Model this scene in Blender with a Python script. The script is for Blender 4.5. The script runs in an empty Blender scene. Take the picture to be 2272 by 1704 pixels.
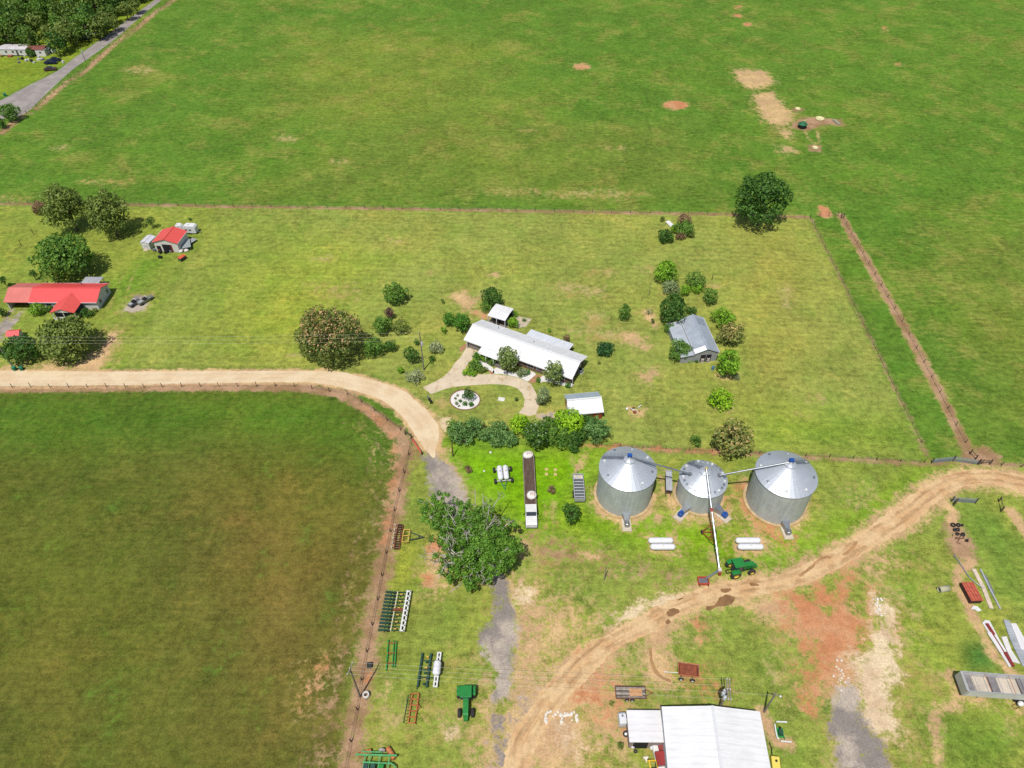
import bpy, math, random
import numpy as np
from mathutils import Vector, Matrix, noise as mnoise

random.seed(7)
rng = np.random.default_rng(7)
scene = bpy.context.scene
COL = scene.collection
R = math.radians

# ------------------------------------------------------------------ camera
CAM_H, PITCH, FPX = 120.0, R(44.6), 1590.0      # height in metres, degrees below the horizon, focal length in photo pixels
SP, CP = math.sin(PITCH), math.cos(PITCH)
cam_data = bpy.data.cameras.new('camera')
cam_data.sensor_width = 36.0
cam_data.lens = 36.0 * FPX / 2272.0
cam_data.clip_start = 1.0
cam_data.clip_end = 12000.0
cam = bpy.data.objects.new('camera', cam_data)
cam.location = (0, 0, CAM_H)
cam.rotation_euler = (math.pi / 2 - PITCH, 0, 0)
COL.objects.link(cam)
scene.camera = cam


def G(px, py, z=0.0):
    """survey: where the sight line of a photo pixel meets the level z"""
    u, v = (px - 1136.0) / FPX, (py - 852.0) / FPX
    dy, dz = CP - v * SP, -SP - v * CP
    t = (z - CAM_H) / dz
    return Vector((u * t, dy * t, z))


def zdepth(px, py, z=0.0):
    v = (py - 852.0) / FPX
    return (CAM_H - z) / (SP + v * CP)


class Crop:
    def __init__(s, x0, y0, k): s.x0, s.y0, s.k = x0, y0, k
    def __call__(s, x, y, z=0.0): return G(s.x0 + x * s.k, s.y0 + y * s.k, z)
    def pts(s, L, z=0.0): return [s(x, y, z) for x, y in L]
    def mpp(s, x, y, z=0.0): return s.k * zdepth(s.x0 + x * s.k, s.y0 + y * s.k, z) / FPX

D = Crop(0, 0, 1.02712)
A1 = Crop(0, 0, .18987); A2 = Crop(0, 380, .2170); A3 = Crop(0, 580, .19892); A4 = Crop(620, 580, .19892)
A5 = Crop(920, 620, .19892); A6 = Crop(1320, 460, .19892); A7 = Crop(1320, 680, .19892); A8 = Crop(1560, 100, .18083)
B1 = Crop(900, 880, .2170); B2 = Crop(1280, 970, .25316); B3 = Crop(900, 1060, .15371); B4 = Crop(740, 1100, .15371)
B5 = Crop(760, 1400, .18329); B6 = Crop(1320, 1420, .19892); B7 = Crop(1880, 1060, .17722); B8 = Crop(1880, 1330, .22542)
C1 = Crop(1640, 360, .14467); C2 = Crop(1872, 780, .18083); C3 = Crop(780, 880, .1085); C4 = Crop(840, 1290, .07233)
C5 = Crop(1360, 1560, .08681); C6 = Crop(2060, 1320, .14471); C7 = Crop(760, 1640, .07233); C8 = Crop(1680, 1540, .09883)
E1 = Crop(0, 80, .08137); E2 = Crop(300, 480, .07233); E3 = Crop(1000, 640, .09042); E4 = Crop(1180, 700, .14467)
E5 = Crop(1060, 1200, .30387); E6 = Crop(1540, 1200, .24108); E7 = Crop(0, 840, .51843); E8 = Crop(1560, 1200, .06329)

# ------------------------------------------------------------------ colours
EXPOSE = 1.62      # brightness a white sunlit level surface reaches at this exposure


def lin(c):
    c = c / 255.0
    return c / 12.92 if c <= .04045 else ((c + .055) / 1.055) ** 2.4


def S(r, g, b, k=1.0):
    """base colour of a surface that looks like this sRGB value in full sun"""
    return tuple(min(.9, lin(c) * k / EXPOSE) for c in (r, g, b)) + (1.0,)


# ------------------------------------------------------------------ node helpers
class NT:
    def __init__(s, name):
        s.m = bpy.data.materials.new(name)
        s.m.use_nodes = True
        s.t = s.m.node_tree
        s.t.nodes.clear()
        s.out = s.n('ShaderNodeOutputMaterial')
    def n(s, typ, **kw):
        nd = s.t.nodes.new(typ)
        for k, v in kw.items(): setattr(nd, k, v)
        return nd
    def link(s, a, b): s.t.links.new(a, b)
    def put(s, sock, v):
        if hasattr(v, 'is_output') or isinstance(v, bpy.types.NodeSocket): s.link(v, sock)
        else: sock.default_value = v
    def math(s, op, a, b=0.0, c=None, clamp=False):
        nd = s.n('ShaderNodeMath', operation=op, use_clamp=clamp)
        s.put(nd.inputs[0], a); s.put(nd.inputs[1], b)
        if c is not None: s.put(nd.inputs[2], c)
        return nd.outputs[0]
    def noise(s, vec, scale, detail=4.0, rough=.55, dist=0.0):
        nd = s.n('ShaderNodeTexNoise')
        s.put(nd.inputs['Vector'], vec)
        nd.inputs['Scale'].default_value = scale
        nd.inputs['Detail'].default_value = detail
        nd.inputs['Roughness'].default_value = rough
        nd.inputs['Distortion'].default_value = dist
        return nd.outputs['Fac']
    def step(s, v, lo, hi, a=0.0, b=1.0, smooth=True):
        nd = s.n('ShaderNodeMapRange', interpolation_type='SMOOTHSTEP' if smooth else 'LINEAR')
        s.put(nd.inputs['Value'], v)
        nd.inputs['From Min'].default_value = lo; nd.inputs['From Max'].default_value = hi
        nd.inputs['To Min'].default_value = a; nd.inputs['To Max'].default_value = b
        return nd.outputs[0]
    def mix(s, f, a, b, typ='MIX'):
        nd = s.n('ShaderNodeMix', data_type='RGBA', blend_type=typ)
        s.put(nd.inputs[0], f); s.put(nd.inputs[6], a); s.put(nd.inputs[7], b)
        return nd.outputs[2]
    def scale(s, col, f):
        nd = s.n('ShaderNodeVectorMath', operation='SCALE')
        s.put(nd.inputs[0], col); s.put(nd.inputs['Scale'], f)
        return nd.outputs[0]
    def mapping(s, vec, scale=(1, 1, 1), rot=(0, 0, 0)):
        nd = s.n('ShaderNodeMapping')
        s.put(nd.inputs['Vector'], vec)
        nd.inputs['Scale'].default_value = scale; nd.inputs['Rotation'].default_value = rot
        return nd.outputs[0]
    def bump(s, h, strength=.5, dist=.1):
        nd = s.n('ShaderNodeBump')
        nd.inputs['Strength'].default_value = strength; nd.inputs['Distance'].default_value = dist
        s.put(nd.inputs['Height'], h)
        return nd.outputs[0]
    def pbsdf(s, col, rough=.8, metal=0.0, normal=None, spec=.3):
        nd = s.n('ShaderNodeBsdfPrincipled')
        s.put(nd.inputs['Base Color'], col); s.put(nd.inputs['Roughness'], rough)
        nd.inputs['Metallic'].default_value = metal
        nd.inputs['Specular IOR Level'].default_value = spec
        if normal is not None: s.put(nd.inputs['Normal'], normal)
        s.link(nd.outputs[0], s.out.inputs[0])
        return nd


_mc = {}


def mat(name, rgb, rough=.6, metal=0.0, var=.18, scale=1.5, spec=.3, k=1.0, stain=None, bump=0.0):
    """painted, weathered or bare surface: base colour with blotchy wear of its own"""
    if name in _mc: return _mc[name]
    t = NT(name)
    tc = t.n('ShaderNodeTexCoord').outputs['Object']
    a = t.noise(tc, scale, 5, .6)
    b = t.noise(tc, scale * 7, 3, .6)
    f = t.math('ADD', t.step(a, .3, .7, 1 - var, 1 + var * .6), t.step(b, .3, .7, -var * .4, var * .4))
    c = t.scale(S(*rgb, k)[:3], f)
    if stain:
        st = t.noise(tc, scale * 1.7, 6, .7)
        c = t.mix(t.step(st, .52, .66), c, S(*stain))
    nrm = t.bump(b, .6, bump) if bump else None
    t.pbsdf(c, rough, metal, nrm, spec)
    _mc[name] = t.m
    return t.m


def ribbed(name, rgb, axis='X', pitch=.6, rough=.45, metal=0.0, k=1.0, var=.06, stain=None, depth=.05, spec=.4):
    """profiled sheet metal with raised ribs across the given local axis"""
    if name in _mc: return _mc[name]
    t = NT(name)
    tc = t.n('ShaderNodeTexCoord').outputs['Object']
    w = t.n('ShaderNodeTexWave', wave_type='BANDS', bands_direction=axis, wave_profile='SIN')
    t.link(tc, w.inputs['Vector'])
    w.inputs['Scale'].default_value = .314159 / pitch
    rib = t.step(w.outputs['Fac'], .55, 1.0)
    a = t.noise(tc, .35, 5, .6)
    st = t.noise(t.mapping(tc, (3, .4, 1) if axis == 'X' else (.4, 3, 1)), .9, 5, .65)
    f = t.math('ADD', t.step(a, .3, .7, 1 - var, 1 + var * .5), t.step(st, .35, .7, var, -var))
    c = t.scale(S(*rgb, k)[:3], f)
    c = t.mix(t.math('MULTIPLY', rib, .1), c, t.scale(c, .62))
    if stain:
        c = t.mix(t.step(t.math('MULTIPLY', a, st), .27, .4, 0, .55), c, S(*stain))
    t.pbsdf(c, rough, metal, t.bump(rib, .35, depth * .5), spec)
    _mc[name] = t.m
    return t.m


# ------------------------------------------------------------------ mesh builder
class MB:
    def __init__(s): s.v, s.f = [], []
    def add(s, vs, fs):
        o = len(s.v)
        s.v += [tuple(p) for p in vs]
        s.f += [tuple(i + o for i in f) for f in fs]
        return s
    def box(s, x0, y0, z0, x1, y1, z1):
        return s.add([(x0, y0, z0), (x1, y0, z0), (x1, y1, z0), (x0, y1, z0), (x0, y0, z1), (x1, y0, z1), (x1, y1, z1), (x0, y1, z1)],
                     [(0, 3, 2, 1), (4, 5, 6, 7), (0, 1, 5, 4), (1, 2, 6, 5), (2, 3, 7, 6), (3, 0, 4, 7)])
    def beam(s, p, q, w, h=None, up=(0, 0, 1)):
        h = h or w
        p, q = Vector(p), Vector(q)
        d = (q - p).normalized()
        upv = Vector(up)
        if abs(d.dot(upv)) > .97: upv = Vector((1, 0, 0))
        sx = d.cross(upv).normalized() * (w / 2)
        sz = sx.cross(d).normalized() * (h / 2)
        vs = [c + a * sx + b * sz for c in (p, q) for a, b in ((-1, -1), (1, -1), (1, 1), (-1, 1))]
        return s.add(vs, [(0, 1, 2, 3), (7, 6, 5, 4), (0, 4, 5, 1), (1, 5, 6, 2), (2, 6, 7, 3), (3, 7, 4, 0)])
    def tube(s, pts, rad, n=8, cap=True):
        pts = [Vector(p) for p in pts]
        if not hasattr(rad, '__len__'): rad = [rad] * len(pts)
        vs, fs = [], []
        for i, p in enumerate(pts):
            d = (pts[min(i + 1, len(pts) - 1)] - pts[max(i - 1, 0)])
            d = d.normalized() if d.length > 1e-6 else Vector((0, 0, 1))
            ref = Vector((0, 0, 1)) if abs(d.z) < .9 else Vector((1, 0, 0))
            a = d.cross(ref).normalized(); b = a.cross(d)
            for k in range(n):
                t = 2 * math.pi * k / n
                vs.append(p + (a * math.cos(t) + b * math.sin(t)) * rad[i])
        for i in range(len(pts) - 1):
            for k in range(n):
                k2 = (k + 1) % n
                fs.append((i * n + k, i * n + k2, (i + 1) * n + k2, (i + 1) * n + k))
        if cap:
            fs.append(tuple(range(n - 1, -1, -1)))
            fs.append(tuple((len(pts) - 1) * n + k for k in range(n)))
        return s.add(vs, fs)
    def capsule(s, p, q, r, n=16, flat=1.0, m=5):
        p, q = Vector(p), Vector(q)
        d = (q - p).normalized()
        pts, rad = [], []
        for i in range(m + 1):
            a = math.pi / 2 * i / m
            pts.append(p - d * r * flat * math.cos(a)); rad.append(max(r * math.sin(a), .01))
        for i in range(m + 1):
            a = math.pi / 2 * i / m
            pts.append(q + d * r * flat * math.sin(a)); rad.append(max(r * math.cos(a), .01))
        return s.tube(pts, rad, n)
    def lathe(s, prof, c=(0, 0, 0), axis='Z', n=24, closed=False):
        """prof: (radius, offset along the axis)"""
        vs, fs = [], []
        c = Vector(c)
        for r, h in prof:
            for k in range(n):
                t = 2 * math.pi * k / n
                x, y = r * math.cos(t), r * math.sin(t)
                vs.append(c + (Vector((x, y, h)) if axis == 'Z' else Vector((x, h, y)) if axis == 'Y' else Vector((h, x, y))))
        m = len(prof)
        for i in range(m if closed else m - 1):
            for k in range(n):
                k2, j = (k + 1) % n, (i + 1) % m
                fs.append((i * n + k, i * n + k2, j * n + k2, j * n + k))
        return s.add(vs, fs)
    def prism(s, prof, x0, x1, axis='X'):
        """profile (a, z) pushed along an axis"""
        n = len(prof)
        if axis == 'X': vs = [(x0, a, z) for a, z in prof] + [(x1, a, z) for a, z in prof]
        else: vs = [(a, x0, z) for a, z in prof] + [(a, x1, z) for a, z in prof]
        fs = [tuple(range(n - 1, -1, -1)), tuple(range(n, 2 * n))]
        fs += [(i, (i + 1) % n, n + (i + 1) % n, n + i) for i in range(n)]
        return s.add(vs, fs)
    def slab(s, pts, z0, z1):
        n = len(pts)
        vs = [(p[0], p[1], z0) for p in pts] + [(p[0], p[1], z1) for p in pts]
        fs = [tuple(range(n - 1, -1, -1)), tuple(range(n, 2 * n))]
        fs += [(i, (i + 1) % n, n + (i + 1) % n, n + i) for i in range(n)]
        return s.add(vs, fs)
    def rock(s, c, r, seed=0, squash=.6):
        rr = random.Random(seed)
        vs, fs = [], []
        rings, n = 4, 7
        for i in range(rings + 1):
            a = math.pi * i / rings
            for k in range(n):
                t = 2 * math.pi * k / n
                q = r * rr.uniform(.75, 1.2)
                vs.append((c[0] + q * math.sin(a) * math.cos(t), c[1] + q * math.sin(a) * math.sin(t), c[2] + q * squash * math.cos(a)))
        for i in range(rings):
            for k in range(n):
                k2 = (k + 1) % n
                fs.append((i * n + k, (i + 1) * n + k, (i + 1) * n + k2, i * n + k2))
        return s.add(vs, fs)
    def build(s, name, m, parent=None, smooth=False, fix=True):
        me = bpy.data.meshes.new(name)
        me.from_pydata(s.v, [], s.f)
        if fix:
            import bmesh
            bm = bmesh.new(); bm.from_mesh(me)
            bmesh.ops.recalc_face_normals(bm, faces=bm.faces)
            bm.to_mesh(me); bm.free()
        if smooth:
            me.polygons.foreach_set('use_smooth', [True] * len(me.polygons))
        me.materials.append(m)
        o = bpy.data.objects.new(name, me)
        COL.objects.link(o)
        if parent is not None: o.parent = parent
        return o


def props(o, label, cat, group=None):
    o['label'] = label; o['category'] = cat; o['kind'] = 'thing'
    if group: o['group'] = group
    return o


def thing(name, label, cat, loc=(0, 0, 0), rz=0.0, group=None):
    o = bpy.data.objects.new(name, None)
    o.empty_display_size = .3
    o.location = loc; o.rotation_euler = (0, 0, rz)
    COL.objects.link(o)
    return props(o, label, cat, group)


def structure(o):
    o['kind'] = 'structure'
    return o


def dup(root, loc, rz, label, group=None):
    r = root.copy(); COL.objects.link(r)
    r.location = loc; r.rotation_euler = (0, 0, rz); r['label'] = label
    if group: r['group'] = group
    for ch in list(root.children):
        c = ch.copy(); COL.objects.link(c); c.parent = r
        for g in ch.children:
            d = g.copy(); COL.objects.link(d); d.parent = c
    return r


def rect(cf, a, b, c, z):
    """footprint from three corners seen at height z: a->b is the local x side, a->c the local y side"""
    pa, pb, pc = cf(*a, z), cf(*b, z), cf(*c, z)
    d = pb - pa
    ang = math.atan2(d.y, d.x)
    e = pc - pa
    w = -e.x * math.sin(ang) + e.y * math.cos(ang)
    return Vector((pa.x, pa.y, 0)), ang, d.length, w


def heading(cf, p, q, z=0.0):
    a, b = cf(*p, z), cf(*q, z)
    d = b - a
    m = (a + b) / 2
    return Vector((m.x, m.y, 0)), math.atan2(d.y, d.x), d.length
# ================================================================== GROUND
def axis_lines(lo, hi, step, far_lo, far_hi, g=1.035):
    v = list(np.arange(lo, hi, step))
    s, x = step, v[-1]
    while x < far_hi:
        s *= g; x += s; v.append(x)
    s, x = step, lo
    w = []
    while x > far_lo:
        s *= g; x -= s; w.append(x)
    return np.array(w[::-1] + v)


GXs = axis_lines(-108, 108, .75, -3500, 3500, 1.03)
GYs = axis_lines(34, 215, .75, -900, 5000, 1.022)
GX, GY = np.meshgrid(GXs, GYs)
PX, PY = GX.ravel(), GY.ravel()
NV = PX.size


def sd_poly(P):
    """signed distance (inside positive) of every ground vertex to a polygon"""
    P = np.array([(p[0], p[1]) for p in P])
    inside = np.zeros(NV, bool)
    d2 = np.full(NV, 1e12)
    lo, hi = P.min(0) - 25, P.max(0) + 25
    sel = np.where((PX > lo[0]) & (PX < hi[0]) & (PY > lo[1]) & (PY < hi[1]))[0]
    x, y = PX[sel], PY[sel]
    ins = np.zeros(sel.size, bool); dd = np.full(sel.size, 1e12)
    for i in range(len(P)):
        ax, ay = P[i]; bx, by = P[(i + 1) % len(P)]
        ex, ey = bx - ax, by - ay
        L = ex * ex + ey * ey + 1e-9
        t = np.clip(((x - ax) * ex + (y - ay) * ey) / L, 0, 1)
        dd = np.minimum(dd, (x - ax - t * ex) ** 2 + (y - ay - t * ey) ** 2)
        c = (ay > y) != (by > y)
        ins ^= c & (x < ex * (y - ay) / (ey if abs(ey) > 1e-9 else 1e-9) + ax)
    d2[sel] = dd; inside[sel] = ins
    return np.where(inside, 1, -1) * np.sqrt(d2)


def d_line(P):
    P = [(p[0], p[1]) for p in P]
    dd = np.full(NV, 1e12)
    for (ax, ay), (bx, by) in zip(P[:-1], P[1:]):
        ex, ey = bx - ax, by - ay
        L = ex * ex + ey * ey + 1e-9
        t = np.clip(((PX - ax) * ex + (PY - ay) * ey) / L, 0, 1)
        dd = np.minimum(dd, (PX - ax - t * ex) ** 2 + (PY - ay - t * ey) ** 2)
    return np.sqrt(dd)


M = {k: np.zeros(NV) for k in ('tan', 'red', 'brown', 'mow', 'gravel', 'pale', 'dry', 'lush', 'crop')}


def area(k, strength, soft, cf, pts):
    sdv = sd_poly(cf.pts(pts))
    M[k] = np.maximum(M[k], np.clip(.5 + sdv / (2 * soft), 0, 1) * strength)
    if k in ('tan', 'red', 'pale', 'gravel'):      # thin, half-dead turf round bare ground
        M['dry'] = np.maximum(M['dry'], np.clip(.5 + (sdv + soft) / (3.2 * soft), 0, 1) * strength * .72)


def line(k, strength, soft, width, cf, pts):
    P = cf.pts(pts) if cf else pts
    m = np.clip(.5 + (width / 2 - d_line(P)) / (2 * soft), 0, 1) * strength
    M[k] = np.maximum(M[k], m)


def blob(k, strength, soft, cf, cx, cy, rx, ry):
    area(k, strength, soft, cf, [(cx + rx * math.cos(a), cy + ry * math.sin(a)) for a in np.linspace(0, 2 * math.pi, 14)[:-1]])


# -------- regions
LOT = D.pts([(472, 446), (1100, 454), (1744, 464), (2008, 997), (1330, 962), (965, 940), (955, 925), (900, 860), (820, 815), (700, 797), (263, 795)])
LEFT = D.pts([(-500, 441), (472, 446), (263, 795), (-700, 800)])
CROP = D.pts([(-700, 842), (300, 842), (690, 840), (760, 858), (812, 890), (850, 925), (870, 962), (858, 1040), (838, 1130), (808, 1240), (780, 1330), (758, 1430), (742, 1560), (735, 1659), (728, 1800), (-900, 1800)])
YARD = D.pts([(870, 962), (965, 950), (1330, 968), (2008, 998), (2095, 985), (2260, 1005), (2400, 1900), (728, 1900), (742, 1560), (780, 1330), (838, 1130)])
NWLAND = A1.pts([(-400, 1150), (40, 1130), (560, 880), (900, 650), (1300, 380), (1830, 0), (1900, -60), (-900, -60), (-900, 1150)])
BASES = [(None, (98, 134, 46)), (LOT, (150, 160, 76)), (LEFT, (142, 156, 66)), (YARD, (142, 156, 68)), (CROP, (98, 108, 42)), (NWLAND, (130, 150, 48))]
gcol = np.tile(np.array(S(*BASES[0][1])[:3]), (NV, 1))
for poly, rgb in BASES[1:]:
    w = np.clip(.5 + sd_poly(poly) / 2.4, 0, 1)[:, None]
    gcol = gcol * (1 - w) + np.array(S(*rgb)[:3]) * w


def tintzone(rgb, strength, soft, cf, pts):
    global gcol
    w = (np.clip(.5 + sd_poly(cf.pts(pts)) / (2 * soft), 0, 1) * strength)[:, None]
    w = w * w * (3 - 2 * w)
    gcol = gcol * (1 - w) + np.array(S(*rgb)[:3]) * w

# broad differences between stands of grass
tintzone((88, 120, 38), .9, 8, E7, [(-300, 40), (1400, 40), (1650, 140), (1720, 260), (1680, 420), (1400, 330), (900, 250), (400, 330), (-300, 300)])
tintzone((130, 108, 56), .68, 18, E7, [(850, 480), (1250, 460), (1560, 700), (1580, 1000), (1340, 1659), (1000, 1659), (880, 1200), (820, 800)])
tintzone((106, 108, 46), .7, 12, E7, [(-300, 1000), (500, 1000), (700, 1659), (-300, 1659)])
tintzone((126, 144, 56), .75, 22, D, [(620, 60), (1080, 80), (1150, 260), (800, 330), (560, 240)])
tintzone((100, 136, 46), .6, 20, D, [(1700, -100), (2400, -100), (2400, 500), (1900, 420), (1700, 250)])
tintzone((116, 136, 54), .7, 10, D, [(900, 250), (1500, 260), (1550, 440), (560, 440), (560, 390)])
tintzone((124, 138, 58), .6, 14, D, [(2000, 480), (2300, 480), (2400, 960), (2120, 960)])
tintzone((158, 158, 76), .7, 12, D, [(1560, 490), (1720, 500), (1840, 760), (1700, 900), (1600, 800), (1560, 640)])
tintzone((124, 154, 50), .8, 8, D, [(1640, 880), (1960, 900), (2000, 985), (1640, 965)])
tintzone((138, 154, 64), .7, 8, D, [(440, 460), (700, 470), (640, 760), (300, 785), (340, 700)])
tintzone((124, 174, 22), 1.0, 6, B1, [(400, 480), (1200, 520), (2000, 540), (1950, 800), (1540, 1150), (1300, 1450), (1160, 1350), (700, 1000), (480, 700)])
tintzone((128, 168, 30), .9, 5, D, [(1190, 1060), (1290, 1100), (1600, 1140), (1780, 1140), (2000, 1010), (1980, 1040), (1830, 1150), (1600, 1240), (1200, 1150)])
tintzone((168, 176, 60), .7, 4, B4, [(800, 780), (1000, 620), (1280, 660), (1250, 1200), (1100, 1330), (720, 1400)])
tintzone((78, 122, 52), .9, 2, C6, [(520, 760), (840, 690), (1050, 1050), (1120, 1200), (600, 1180)])
tintzone((80, 120, 54), .8, 2, E6, [(1240, 1380), (1320, 1360), (1330, 1450), (1180, 1620), (1110, 1600)])
tintzone((112, 142, 52), .7, 6, B8, [(900, 1150), (1500, 1050), (1739, 1250), (1739, 1800), (900, 1800)])
tintzone((108, 144, 54), .7, 5, B7, [(1400, 340), (1900, 420), (2212, 850), (2212, 1659), (1900, 1500), (1650, 900)])
tintzone((124, 160, 46), .6, 5, E6, [(1750, 100), (2074, 200), (2074, 1000), (1900, 900)])
tintzone((112, 152, 46), .7, 5, A2, [(980, 1200), (1450, 880), (1700, 880), (1500, 1200), (1250, 1350)])
tintzone((158, 170, 64), .7, 10, D, [(540, 600), (700, 500), (850, 560), (700, 760), (500, 760)])

# -------- bare soil, sand, straw, gravel (each edge is broken up by noise in the material)
ROADPOLY = ([A3(x, y) for x, y in [(-600, 1216), (-200, 1214), (600, 1222), (1400, 1226), (2212, 1222)]] +
            [A4(x, y) for x, y in [(500, 1222), (860, 1272), (1180, 1360), (1400, 1450)]] +
            [C3(x, y) for x, y in [(1300, 60), (1500, 240), (1640, 400), (1745, 540), (1790, 640), (1792, 880), (1740, 1000), (1725, 1225)]],
            [A3(x, y) for x, y in [(-600, 1408), (-200, 1405), (600, 1392), (1400, 1384), (2212, 1366)]] +
            [A4(x, y) for x, y in [(100, 1350), (480, 1370), (800, 1440)]] +
            [C3(x, y) for x, y in [(480, 20), (740, 160), (900, 290), (1060, 440), (1200, 640), (1330, 850), (1480, 1050), (1660, 1262)]])
TRACKPOLY = ([D(x, y) for x, y in [(2330, 1034), (2212, 1022), (2120, 1013), (2050, 1022), (1990, 1050), (1940, 1085), (1880, 1132), (1820, 1176), (1760, 1206), (1680, 1240), (1560, 1256), (1500, 1274), (1400, 1316), (1300, 1374), (1230, 1420), (1180, 1474), (1130, 1544), (1095, 1605), (1080, 1659), (1060, 1780)]],
             [D(x, y) for x, y in [(2330, 1090), (2212, 1066), (2130, 1046), (2065, 1062), (2010, 1100), (1985, 1128), (1900, 1178), (1840, 1216), (1750, 1262), (1650, 1286), (1560, 1298), (1480, 1328), (1420, 1366), (1340, 1402), (1290, 1448), (1235, 1506), (1195, 1560), (1165, 1610), (1150, 1659), (1140, 1780)]])


def poly_of(pair): return list(pair[0]) + list(pair[1])[::-1]


def area_w(k, strength, soft, P, grow=0.0):
    m = np.clip(.5 + (sd_poly(P) + grow) / (2 * soft), 0, 1) * strength
    M[k] = np.maximum(M[k], m)

area_w('tan', 1.0, 1.0, poly_of(ROADPOLY), .5)
area_w('tan', .9, 2.2, poly_of(TRACKPOLY), .6)
area('tan', .85, 2, A3, [(720, 1230), (900, 1130), (1080, 1000), (1180, 900), (1240, 780), (1310, 770), (1290, 880), (1190, 1080), (1090, 1230)])
area('tan', .7, 1.5, A3, [(330, 1230), (560, 1150), (720, 1140), (740, 1230)])
area('tan', .45, 2, A3, [(40, 1120), (330, 1130), (600, 1080), (800, 1120), (700, 1200), (0, 1215)])
area('tan', .88, 5, E5, [(60, 1720), (90, 1350), (250, 1150), (330, 950), (460, 1000), (700, 870), (860, 800), (980, 820), (1040, 880), (930, 1000), (1000, 1200), (1080, 1300), (1050, 1420), (900, 1480), (780, 1560), (600, 1720)])
area('tan', .8, 3.5, E5, [(200, 310), (310, 290), (330, 480), (480, 640), (570, 700), (430, 830), (300, 830), (290, 560), (240, 440)])
area('tan', .62, 5, E5, [(330, 480), (620, 480), (860, 600), (700, 760), (480, 900), (360, 760)])
area('tan', .95, 1.5, E5, [(1190, 640), (1300, 560), (1430, 590), (1350, 770), (1240, 790)])
area('tan', .85, 2, E5, [(1200, 780), (1330, 780), (1420, 900), (1400, 1000), (1480, 1060), (1380, 1070), (1230, 1000), (1190, 850)])
area('tan', .8, 2, E6, [(420, 560), (700, 480), (900, 520), (900, 700), (800, 770), (640, 700), (500, 650)])
area('tan', .55, 3, E6, [(1500, 100), (1760, 80), (1900, 200), (1700, 330), (1500, 280)])
area('tan', .8, 1.5, B2, [(730, 350), (790, 480), (850, 520), (880, 640), (1000, 720), (880, 740), (830, 640), (760, 480)])
area('tan', .7, 1.5, B2, [(1060, 640), (1350, 640), (1350, 720), (1230, 760), (1080, 720), (880, 740), (860, 700)])
area('tan', .85, 1.0, B2, [(140, 480), (200, 620), (330, 710), (520, 720), (640, 620), (670, 480), (690, 520), (640, 680), (470, 780), (400, 800), (330, 740), (180, 660)])
for q in ([(640, 690), (720, 670), (740, 720), (680, 740)], [(1150, 990), (1230, 1010), (1220, 1090), (1160, 1080)], [(850, 900), (920, 960), (900, 1040), (860, 1020)], [(0, 180), (80, 160), (60, 260), (0, 290)], [(0, 1000), (120, 1010), (220, 1070), (60, 1060)]):
    area('tan', .62, 1.2, B2, q)
area('tan', .75, 1.5, B2, [(1370, 880), (1640, 870), (1700, 960), (1640, 1010), (1440, 1025), (1350, 950)])
area('tan', .62, 1.5, B2, [(600, 870), (870, 870), (910, 960), (870, 1010), (640, 1000)])
area('red', .7, 1.8, B2, [(1400, 450), (1490, 390), (1490, 560), (1600, 720), (1770, 780), (1740, 850), (1900, 930), (1840, 960), (1560, 770), (1450, 640)])
area('red', .62, 1.5, B2, [(1250, 500), (1330, 520), (1340, 590), (1250, 620)])
area('red', .6, 1.5, B2, [(1730, 840), (1800, 930), (1900, 980), (1960, 930), (1880, 850)])
area('tan', .75, 2, B2, [(1470, 560), (1560, 740), (1760, 800), (1980, 680), (2010, 600), (2030, 680), (1950, 780), (1750, 850), (1540, 780)])
# straw-coloured patches of the mown lot
area('dry', .55, 3, A5, [(1500, 80), (2100, 90), (2150, 200), (1700, 190)])
area('dry', .68, 2, A5, [(1900, 350), (2050, 380), (2150, 430), (2060, 560), (1930, 560), (1980, 700), (2060, 730), (1980, 760), (1900, 640)])
area('dry', .5, 3, A5, [(1560, 480), (1900, 520), (1900, 640), (1700, 600)])
area('tan', .68, 1.5, A5, [(470, 150), (560, 130), (600, 190), (720, 180), (640, 380), (580, 330), (530, 290), (420, 210)])
area('red', .5, 1.2, A5, [(640, 350), (800, 360), (820, 440), (700, 440)])
area('tan', .6, 1.2, A5, [(640, 340), (810, 350), (825, 440), (700, 440)])
area('dry', .7, 2, A6, [(-60, 1220), (100, 1250), (60, 1400), (440, 1380), (640, 1540), (560, 1610), (300, 1500), (-60, 1500)])
area('tan', .55, 1.5, A6, [(280, 1350), (440, 1380), (640, 1540), (540, 1600), (300, 1480)])
area('tan', .58, 1.5, A7, [(470, 820), (560, 700), (690, 680), (700, 740), (650, 870), (560, 840)])
area('tan', .65, 1.2, A6, [(510, 1180), (600, 1120), (690, 1240), (680, 1340), (560, 1240)])
area('dry', .5, 2, A6, [(700, 860), (780, 1000), (740, 1040), (720, 930)])
area('tan', .6, 1.0, A7, [(380, 1120), (560, 1150), (540, 1220), (400, 1240)])
area('dry', .55, 2, A7, [(1300, 1090), (1560, 1120), (1560, 1170), (1340, 1160)])
area('tan', .55, 1.0, A7, [(1340, 770), (1600, 780), (1600, 820), (1400, 820)])
blob('tan', .7, 1.0, D, 1068, 593, 9, 4)
area('dry', .4, 4, A4, [(250, 240), (900, 230), (900, 420), (500, 470)])
area('tan', .5, 1.2, A4, [(1870, 380), (2000, 330), (2110, 380), (2050, 480), (1950, 480)])
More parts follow.
